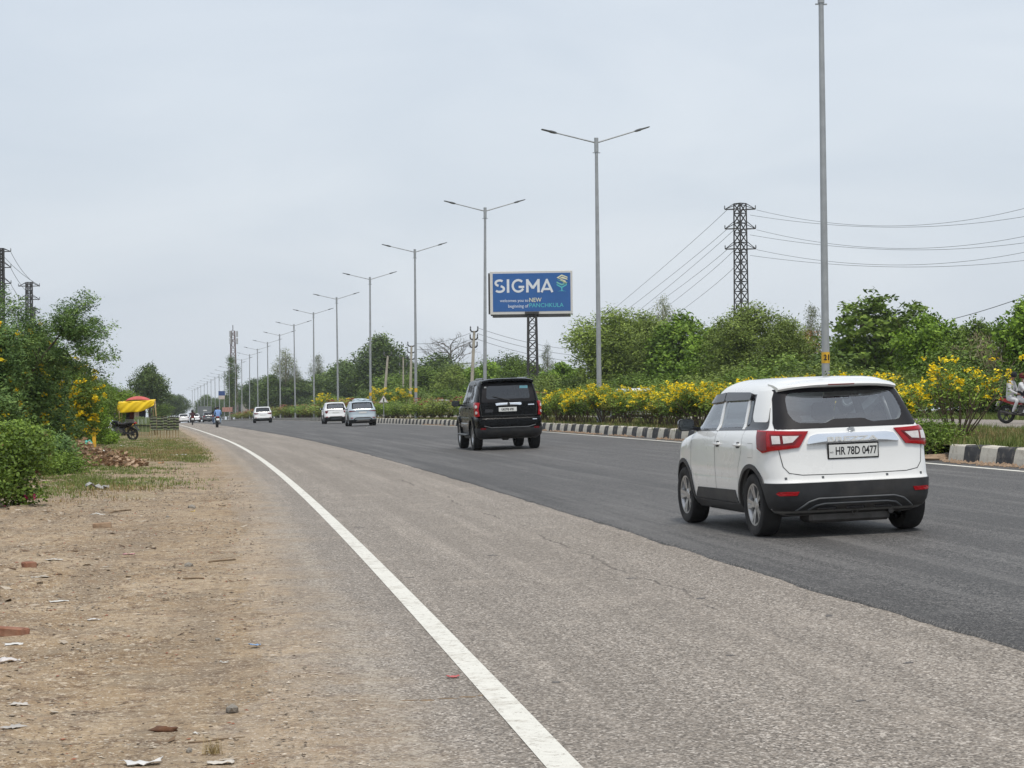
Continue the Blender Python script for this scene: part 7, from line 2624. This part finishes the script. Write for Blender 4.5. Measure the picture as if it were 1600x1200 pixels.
scrap('crumpled white paper beside the orange-red brick at the left edge', 'paper', 'paper_scrap', (.66, .65, .62), 22, 1009, .12, .08, .2, 1)
scrap('folded white paper below the crumpled one at the left edge', 'paper', 'paper_scrap', (.64, .60, .58), 13, 1032, .13, .11, .5, 2, .03)
scrap('dirty white card near the lower left corner', 'paper', 'paper_scrap', (.55, .51, .46), 30, 1104, .09, .06, .3, 3)
scrap('grey paper piece left of the brown bark', 'paper', 'paper_scrap', (.45, .42, .38), 22, 1139, .12, .08, 1.0, 4)
scrap('white paper cut by the bottom edge of the photo', 'paper', 'paper_scrap', (.66, .65, .63), 222, 1197, .16, .07, .1, 5, .03)
scrap('cream paper cut by the bottom edge further right', 'paper', 'paper_scrap', (.60, .55, .48), 345, 1199, .12, .06, .1, 6)
scrap('torn white scraps on the verge at the left', 'paper', 'paper_scrap', (.62, .60, .56), 92, 937, .16, .07, .4, 7)
scrap('thin white strip lying alone mid verge', 'paper', 'paper_scrap', (.62, .60, .57), 147, 973, .10, .03, .2, 8)
scrap('pink wrapper on the bare verge', 'wrapper', 'pink_wrapper', (.55, .26, .28), 201, 866, .13, .08, .4, 9)
scrap('blue plastic wrapper at the asphalt edge', 'wrapper', 'blue_wrapper', (.22, .36, .58), 399, 1013, .07, .05, .8, 10, .02, road=True)
scrap('red and white cigarette packet on the asphalt beside the white line', 'packet', 'cigarette_packet', (.50, .10, .10), 708, 1063, .075, .045, .1, 11, .012, road=True)
scrap('white sheet lying on the grass near the cane panels', 'paper', 'paper_scrap', (.70, .70, .70), 279, 711, .50, .35, .2, 12, .03)
scrap('white litter on the grass right of the yellow post', 'paper', 'paper_scrap', (.66, .65, .62), 165, 707, .30, .30, .6, 13, .06)
scrap('white wrapper beside the weeds below the stall', 'paper', 'paper_scrap', (.66, .65, .62), 190, 697, .22, .18, .6, 14, .04)
scrap('crumpled white paper among the dry leaves', 'paper', 'paper_scrap', (.60, .56, .50), 180, 721, .30, .22, .3, 15, .08)
scrap('grey plastic sheet on the verge below the dry leaves', 'plastic sheet', 'plastic_sheet', (.33, .33, .32), 152, 768, .42, .26, .3, 16, .08)
scrap('grey plastic bag at the foot of the trailing weeds', 'plastic bag', 'plastic_bag', (.36, .38, .42), 88, 734, .30, .20, .3, 17, .12)
scrap('small yellow scrap at the asphalt edge', 'wrapper', 'yellow_wrapper', (.62, .42, .08), 301, 800, .07, .05, .3, 18, .02)
scrap('pale flattened card on the verge near the half brick', 'card', 'card_scrap', (.48, .44, .38), 62, 905, .16, .08, .2, 19, .015)
scrap('whitish torn card left of the pink wrapper', 'card', 'card_scrap', (.52, .48, .42), 85, 878, .18, .07, -.3, 20, .02)
scrap('pale strip of paper on the verge beyond the whole brick', 'paper', 'paper_scrap', (.55, .52, .47), 152, 805, .20, .10, -.2, 21, .03)
scrap('tiny white scrap near the long stick', 'paper', 'paper_scrap', (.64, .62, .58), 306, 1147, .03, .022, -.2, 22, .01)
scrap('small white scrap mid verge near the asphalt', 'paper', 'paper_scrap', (.64, .62, .58), 350, 1038, .05, .022, -.1, 23, .01)
scrap('orange scrap on the grass patch', 'wrapper', 'orange_wrapper', (.5, .2, .05), 252, 724, .14, .12, -.1, 24, .04)
TW = simple('dry_twig', (.20, .14, .085), .9, .25, 20)
for pts, rad, lab in [([(294, 1160), (320, 1158.5), (345, 1157), (383, 1152.5)], .0045, 'long thin stick lying across the lower verge'), ([(327, 879), (343, 877.5), (368, 876)], .012, 'dark twig at the asphalt edge'), ([(286, 907), (303, 905), (318, 905.5)], .010, 'pale bent twig on the verge'), ([(70, 866), (120, 862), (165, 861)], .008, 'long pale root lying on the verge'), ([(170, 800), (188, 796), (205, 795)], .014, 'dark brown stick near the whole brick')]:
    P_ = [Vector(gp(a, b)) + Vector((0, 0, rad * .8)) for a, b in pts]
    o = MB().tube(P_, [rad, rad * .9, rad * .8, rad * .6][:len(P_)], 6).build('twig', TW, smooth='all'); tag(o, lab, 'twig', 'twigs on the verge')
o = blob('bark_piece', 'dark brown curled bark piece on the lower verge', 'bark', simple('bark_piece', (.13, .06, .03), .85, .3, 20), gp(256, 1145), (.13, .05, .035), 44, rough=.25)
# straw tuft
o = link('straw_tuft', blades('straw_tuft', [gp(333, 1180)] * 2, 40, .07, .018, DRY, 77, .0018)); tag(o, 'small tuft of dry straw near the bottom edge', 'straw')

# dry leaf heap
DLEAF = leaf_mat('dry_leaf', (.16, .09, .045), (.30, .19, .11), (.46, .34, .24), trans=.15, rough=.7)
r = np.random.default_rng(12)
cs = []
for (px, py, sx, sy, n_, hh) in [(120, 712, 26, 3.5, 130, .34), (150, 722, 26, 3.5, 130, .26), (190, 727, 20, 2.5, 70, .12), (215, 728, 10, 1.5, 22, .08)]:
    for _ in range(n_):
        x, y, z = gp(px + r.normal() * sx * .6, py + r.normal() * sy)
        cs.append((x, y, z + abs(r.normal()) * hh * .6 + .02))
g = link('dry_leaf_heap', leaf_cloud('dry_leaf_heap', cs, 9, .07, .15, DLEAF, 5, .55, .1)); tag(g, 'heap of dry brown leaves beside the weeds on the verge', 'leaf heap', kind='stuff')


# dead leaves and scraps of straw strewn over the verge
r = np.random.default_rng(91)
n_ = 5200
yy_ = 6.8 + 44 * r.uniform(0, 1, n_) ** 1.5
oo_ = -1.2 - 7.0 * r.uniform(0, 1, n_) ** .8
xx_ = edge_x(yy_) + oo_
kp = vnoise(xx_ * .9, yy_ * .9, 71, 4) > .40 + .22 * r.uniform(0, 1, n_)
xx_, yy_ = xx_[kp], yy_[kp]
zz_ = verge_za(xx_, yy_) + .008
sz_ = (.012 + .035 * r.uniform(0, 1, len(xx_)) ** 2) * (1 + yy_ / 40)
aa_ = r.uniform(0, 6.28, len(xx_))
d_ = np.stack([np.cos(aa_), np.sin(aa_), r.normal(0, .22, len(xx_))], -1) * sz_[:, None]
e_ = np.stack([-np.sin(aa_), np.cos(aa_), r.normal(.1, .25, len(xx_))], -1) * (sz_ * r.uniform(.15, .6, len(xx_)))[:, None]
C_ = np.stack([xx_, yy_, zz_], -1)
V = np.stack([C_ - d_, C_ + e_, C_ + d_, C_ - e_], 1).reshape(-1, 3)
V[:, 2] = np.maximum(V[:, 2], np.repeat(zz_ - .004, 4))
g = link('leaf_litter', np_mesh('leaf_litter', V, np.arange(len(V)).reshape(-1, 4), leaf_mat('litter_leaf', (.10, .06, .035), (.27, .185, .115), (.52, .45, .36), trans=.1, rough=.8), False, {'tint': ('FACE', r.uniform(0, 1, len(xx_)))}))
tag(g, 'dead leaves and straw bits strewn over the dirt verge', 'leaf litter', kind='stuff')


# crumbs, pebbles and chips strewn over the verge and the road edge
def scatter(name, label, n, m, seed, smin, smax, olo, ohi, ylo, yhi, flat=.6, pw=1.6):
    r = np.random.default_rng(seed)
    base = np.array([(1, 0, 0), (-1, 0, 0), (0, 1, 0), (0, -1, 0), (0, 0, 1), (0, 0, -.4)], float)
    faces = np.array([(0, 2, 4), (2, 1, 4), (1, 3, 4), (3, 0, 4), (2, 0, 5), (1, 2, 5), (3, 1, 5), (0, 3, 5)])
    y = ylo + (yhi - ylo) * r.uniform(0, 1, n) ** pw
    o_ = olo + (ohi - olo) * r.uniform(0, 1, n)
    x = edge_x(y) + o_
    keep = vnoise(x * 1.5, y * 1.5, 55, 3) > .36 + .25 * r.uniform(0, 1, n)
    x, y, o_ = x[keep], y[keep], o_[keep]
    k = len(x)
    s = smin + (smax - smin) * r.uniform(0, 1, k) ** 3
    s = s * (1 + y / 45)
    a = r.uniform(0, 6.28, k)
    vv = base[None] * (s[:, None, None] * r.uniform(.6, 1.3, (k, 6, 3)))
    vv[:, :, 1] *= r.uniform(.35, 1, k)[:, None]
    vv[:, :, 2] *= flat
    ca, sa = np.cos(a)[:, None], np.sin(a)[:, None]
    V = np.stack([vv[:, :, 0] * ca - vv[:, :, 1] * sa, vv[:, :, 0] * sa + vv[:, :, 1] * ca, vv[:, :, 2]], -1)
    z = np.where(o_ < -1.3, verge_za(x, y), np.interp(y, _ty, _tz) + .013)
    V = V + np.stack([x, y, z + s * .15], -1)[:, None, :]
    F = (faces[None] + (np.arange(k) * 6)[:, None, None]).reshape(-1, 3)
    g = link(name, np_mesh(name, V.reshape(-1, 3), F, m))
    return tag(g, label, name.split('_')[-1], kind='stuff')


scatter('verge_pebbles', 'small grey and brown pebbles strewn over the dirt verge', 26000, simple('pebble', (.27, .22, .165), .95, .5, 3.0), 31, .003, .017, -7.5, -.9, 6.5, 42, .4)
scatter('dark_crumbs', 'dark crumbs of earth and asphalt on the verge', 18000, simple('crumb', (.095, .07, .05), .95, .4, 3.0), 32, .003, .015, -7.5, -1.0, 6.5, 42, .35)
scatter('pale_chips', 'pale chips and straw bits scattered on the verge', 14000, simple('chip', (.52, .45, .36), .9, .3, 3.0), 33, .003, .020, -7.5, -.7, 6.5, 45, .15)
scatter('red_chips', 'red brick chips scattered on the verge', 3500, simple('brick_chip', (.30, .12, .07), .95, .3, 3.0), 34, .003, .016, -7, -1.2, 6.5, 40, .35)
scatter('loose_grit', 'loose grit gathered along the asphalt edge', 9000, simple('grit', (.30, .265, .22), .95, .4, 3.0), 35, .002, .008, -1.5, -.35, 6.5, 36, .5)
# earth and rubble along the kerb foot and in its gap
M['kerb_soil'] = simple('kerb_soil', (.30, .21, .14), .95, .35, 6.0, bumps=.6)
r = np.random.default_rng(66)
V, F = [], []
k = 0
for _ in range(2600):
    y = 33 + 90 * r.uniform() ** 1.4
    if vnoise(np.array([y * .45]), np.array([2.2]), 61, 3)[0] < .45 and not (37.9 < y < 40.4): continue
    s = .012 + .05 * r.uniform() ** 2
    ing = 37.9 < y < 40.4
    x_, y_, z_ = on(kerb_off(y) - abs(r.normal()) * .13 + (.2 if ing else 0), y, .04)
    b_ = np.array([(1, 0, 0), (-1, 0, 0), (0, 1, 0), (0, -1, 0), (0, 0, 1), (0, 0, -.4)], float) * (s * r.uniform(.6, 1.3, (6, 3)))
    V.append(b_ + np.array([x_, y_, z_])); F.append(np.array([(0, 2, 4), (2, 1, 4), (1, 3, 4), (3, 0, 4), (2, 0, 5), (1, 2, 5), (3, 1, 5), (0, 3, 5)]) + k); k += 6
tag(link('kerb_rubble', np_mesh('kerb_rubble', np.vstack(V), np.vstack(F), M['kerb_soil'])), 'crumbled earth and rubble along the foot of the kerb', 'rubble', kind='stuff')
# a bank of earth in the gap
bx, by, bz = on(12.62, 39.1, .0)
blob('earth_bank', 'low bank of crumbled earth filling the kerb gap', 'earth', M['kerb_soil'], (bx + .3, by, bz), (.6, 2.1, .16), 8, rough=.25, sub=3)
fb = link('fallen_kerb_block', kms[0][1], None, on(12.75, 38.9, .02), (R(18), R(62), heading(39) + R(28))); tag(fb, 'tilted loose kerb block lying in the kerb gap', 'kerb block')
solid_bush('weed_clump', 'small weed clump growing from the kerb gap', F_(h=.6, base=.02, rx=.6, n=260, per=14, leaf='mid', size=.07, floor=.02), 330, on(12.75, 39.6, .2), 0, cat='weeds')

# white cars on the opposite carriageway behind the hedge
for px, Y_, lab in [(993, 92, 'white car roof showing behind the yellow hedge left of the nearest lamp post'), (690, 175, 'white car on the far carriageway behind the plain median shrubs')]:
    wv = crossover('oncoming_car', lab, M['pearl_paint'], dict(len=4.0, h=1.5, lamp=[(.62, .99), (.92, 1.0), (.95, .85), (.70, .86)], plate=.75, bump=.4))
    wv.location = (ratio(px)[0] * Y_, Y_, gz(Y_) + float(camber(20)) + .352)
    wv.rotation_euler = (0, 0, heading(Y_) + math.pi)

# old tar marks, a tyre-rubbed crack and stains on the near lane
TAR = simple('tar_mark', (.10, .09, .082), .8, .25, 12.0)
RUT = simple('crack_dirt', (.20, .135, .075), .95, .35, 18.0)
road_o = bpy.data.objects['road']


def road_mark(name, m_, px, py, w, d, rz, seed, h=.0022):
    x, y = ground_at(px, py)
    rr = random.Random(seed)
    n = 14
    ring = []
    for k in range(n):
        t = 2 * math.pi * k / n
        q = rr.uniform(.7, 1.2)
        a, b = rotp(math.cos(t) * w / 2 * q, math.sin(t) * d / 2 * q, rz)
        ring.append((a, b))
    mb = MB()
    def zz(a, b): return gz(y + b) + float(camber(x + a - edge_x(y + b))) + .012
    vv = [(x + a, y + b, zz(a, b) + h) for a, b in ring] + [(x + a * 1.04, y + b * 1.04, zz(a, b) - .002) for a, b in ring]
    mb.add(vv, [tuple(range(n))] + [(k, (k + 1) % n, n + (k + 1) % n, n + k) for k in range(n)])
    return mb.build(name, m_, road_o)


for i, (px, py, w, d, rz) in enumerate([(1295, 966, .13, .05, 1.4), (1095, 938, .11, .07, 1.2), (987, 906, .10, .09, .3), (1140, 1028, .07, .05, .6), (870, 1070, .05, .07, 0), (1345, 1100, .06, .04, .4), (640, 905, .10, .05, .2), (560, 826, .16, .06, .1), (1420, 1040, .08, .05, .8), (770, 870, .12, .10, .5)]):
    road_mark('tar_mark', TAR, px, py, w, d, rz, i)
for i, (px, py, w, d) in enumerate([(640, 1100, .10, .035), (668, 1099, .09, .05), (700, 1096, .11, .04), (730, 1093, .10, .045), (752, 1091, .06, .03)]):
    road_mark('crack_fill', RUT, px, py, w, d, .1, 40 + i, .0012)

# far belts of trees that close the view
rf = random.Random(31)
for i in range(16):
    Y_ = 420 + 52 * i
    off = -13 - rf.uniform(0, 14) - i * .8
    s = rf.uniform(.75, 1.15)
    tree_obj('far_tree', f'hazy far tree in the left roadside belt, {ORD[i]} from the near end', kind_mesh('big', i % 3), (edge_x(Y_) + off, Y_, gz(Y_)), rf.uniform(0, 6), (s * 1.1, s * 1.1, s * .9), 'far trees left of the road')
for i in range(18):
    Y_ = 500 + 45 * i
    off = 36 + rf.uniform(0, 16)
    s = rf.uniform(.8, 1.2)
    tree_obj('far_tree', f'hazy far tree in the right roadside belt, {ORD[i]} from the near end', kind_mesh('big', i % 3), (edge_x(Y_) + off, Y_, gz(Y_) + .6), rf.uniform(0, 6), (s * 1.1, s * 1.1, s), 'far trees right of the road')
for i in range(14):
    Y_ = 90 + 16 * i
    off = -9.0 - rf.uniform(0, 3.5)
    s = rf.uniform(.7, 1.0)
    kd = rf.choice(['bush', 'bushy', 'bushd'])
    tree_obj('bush', f'roadside bush behind the stall, {ORD[i]} along the left edge of the road', kind_mesh(kd, i % 2), (edge_x(Y_) + off, Y_, gz(Y_)), rf.uniform(0, 6), (s * 1.3, s * 1.3, s), 'bushes beyond the stall', 'bush', 'foliage', 'stem')

# ================================================================== haze
hz = MB().box((-180, 900, 3), (3400, 2080, 70))
hz.v = [(a, b, c) for a, b, c in hz.v]
hv = hz.mesh('haze', M['wire'])
hv.materials.clear()
m = bpy.data.materials.new('haze_air')
m.use_nodes = True
N, L = m.node_tree.nodes, m.node_tree.links
N.remove(N['Principled BSDF'])
pv = N.new('ShaderNodeVolumePrincipled')
pv.inputs['Color'].default_value = (.86, .93, 1.0, 1)
pv.inputs['Density'].default_value = .00013
pv.inputs['Anisotropy'].default_value = .2
L.new(pv.outputs['Volume'], N['Material Output'].inputs['Volume'])
hv.materials.append(m)
tag(link('haze', hv), 'thin pale haze in the air over the road', 'haze', kind='stuff')
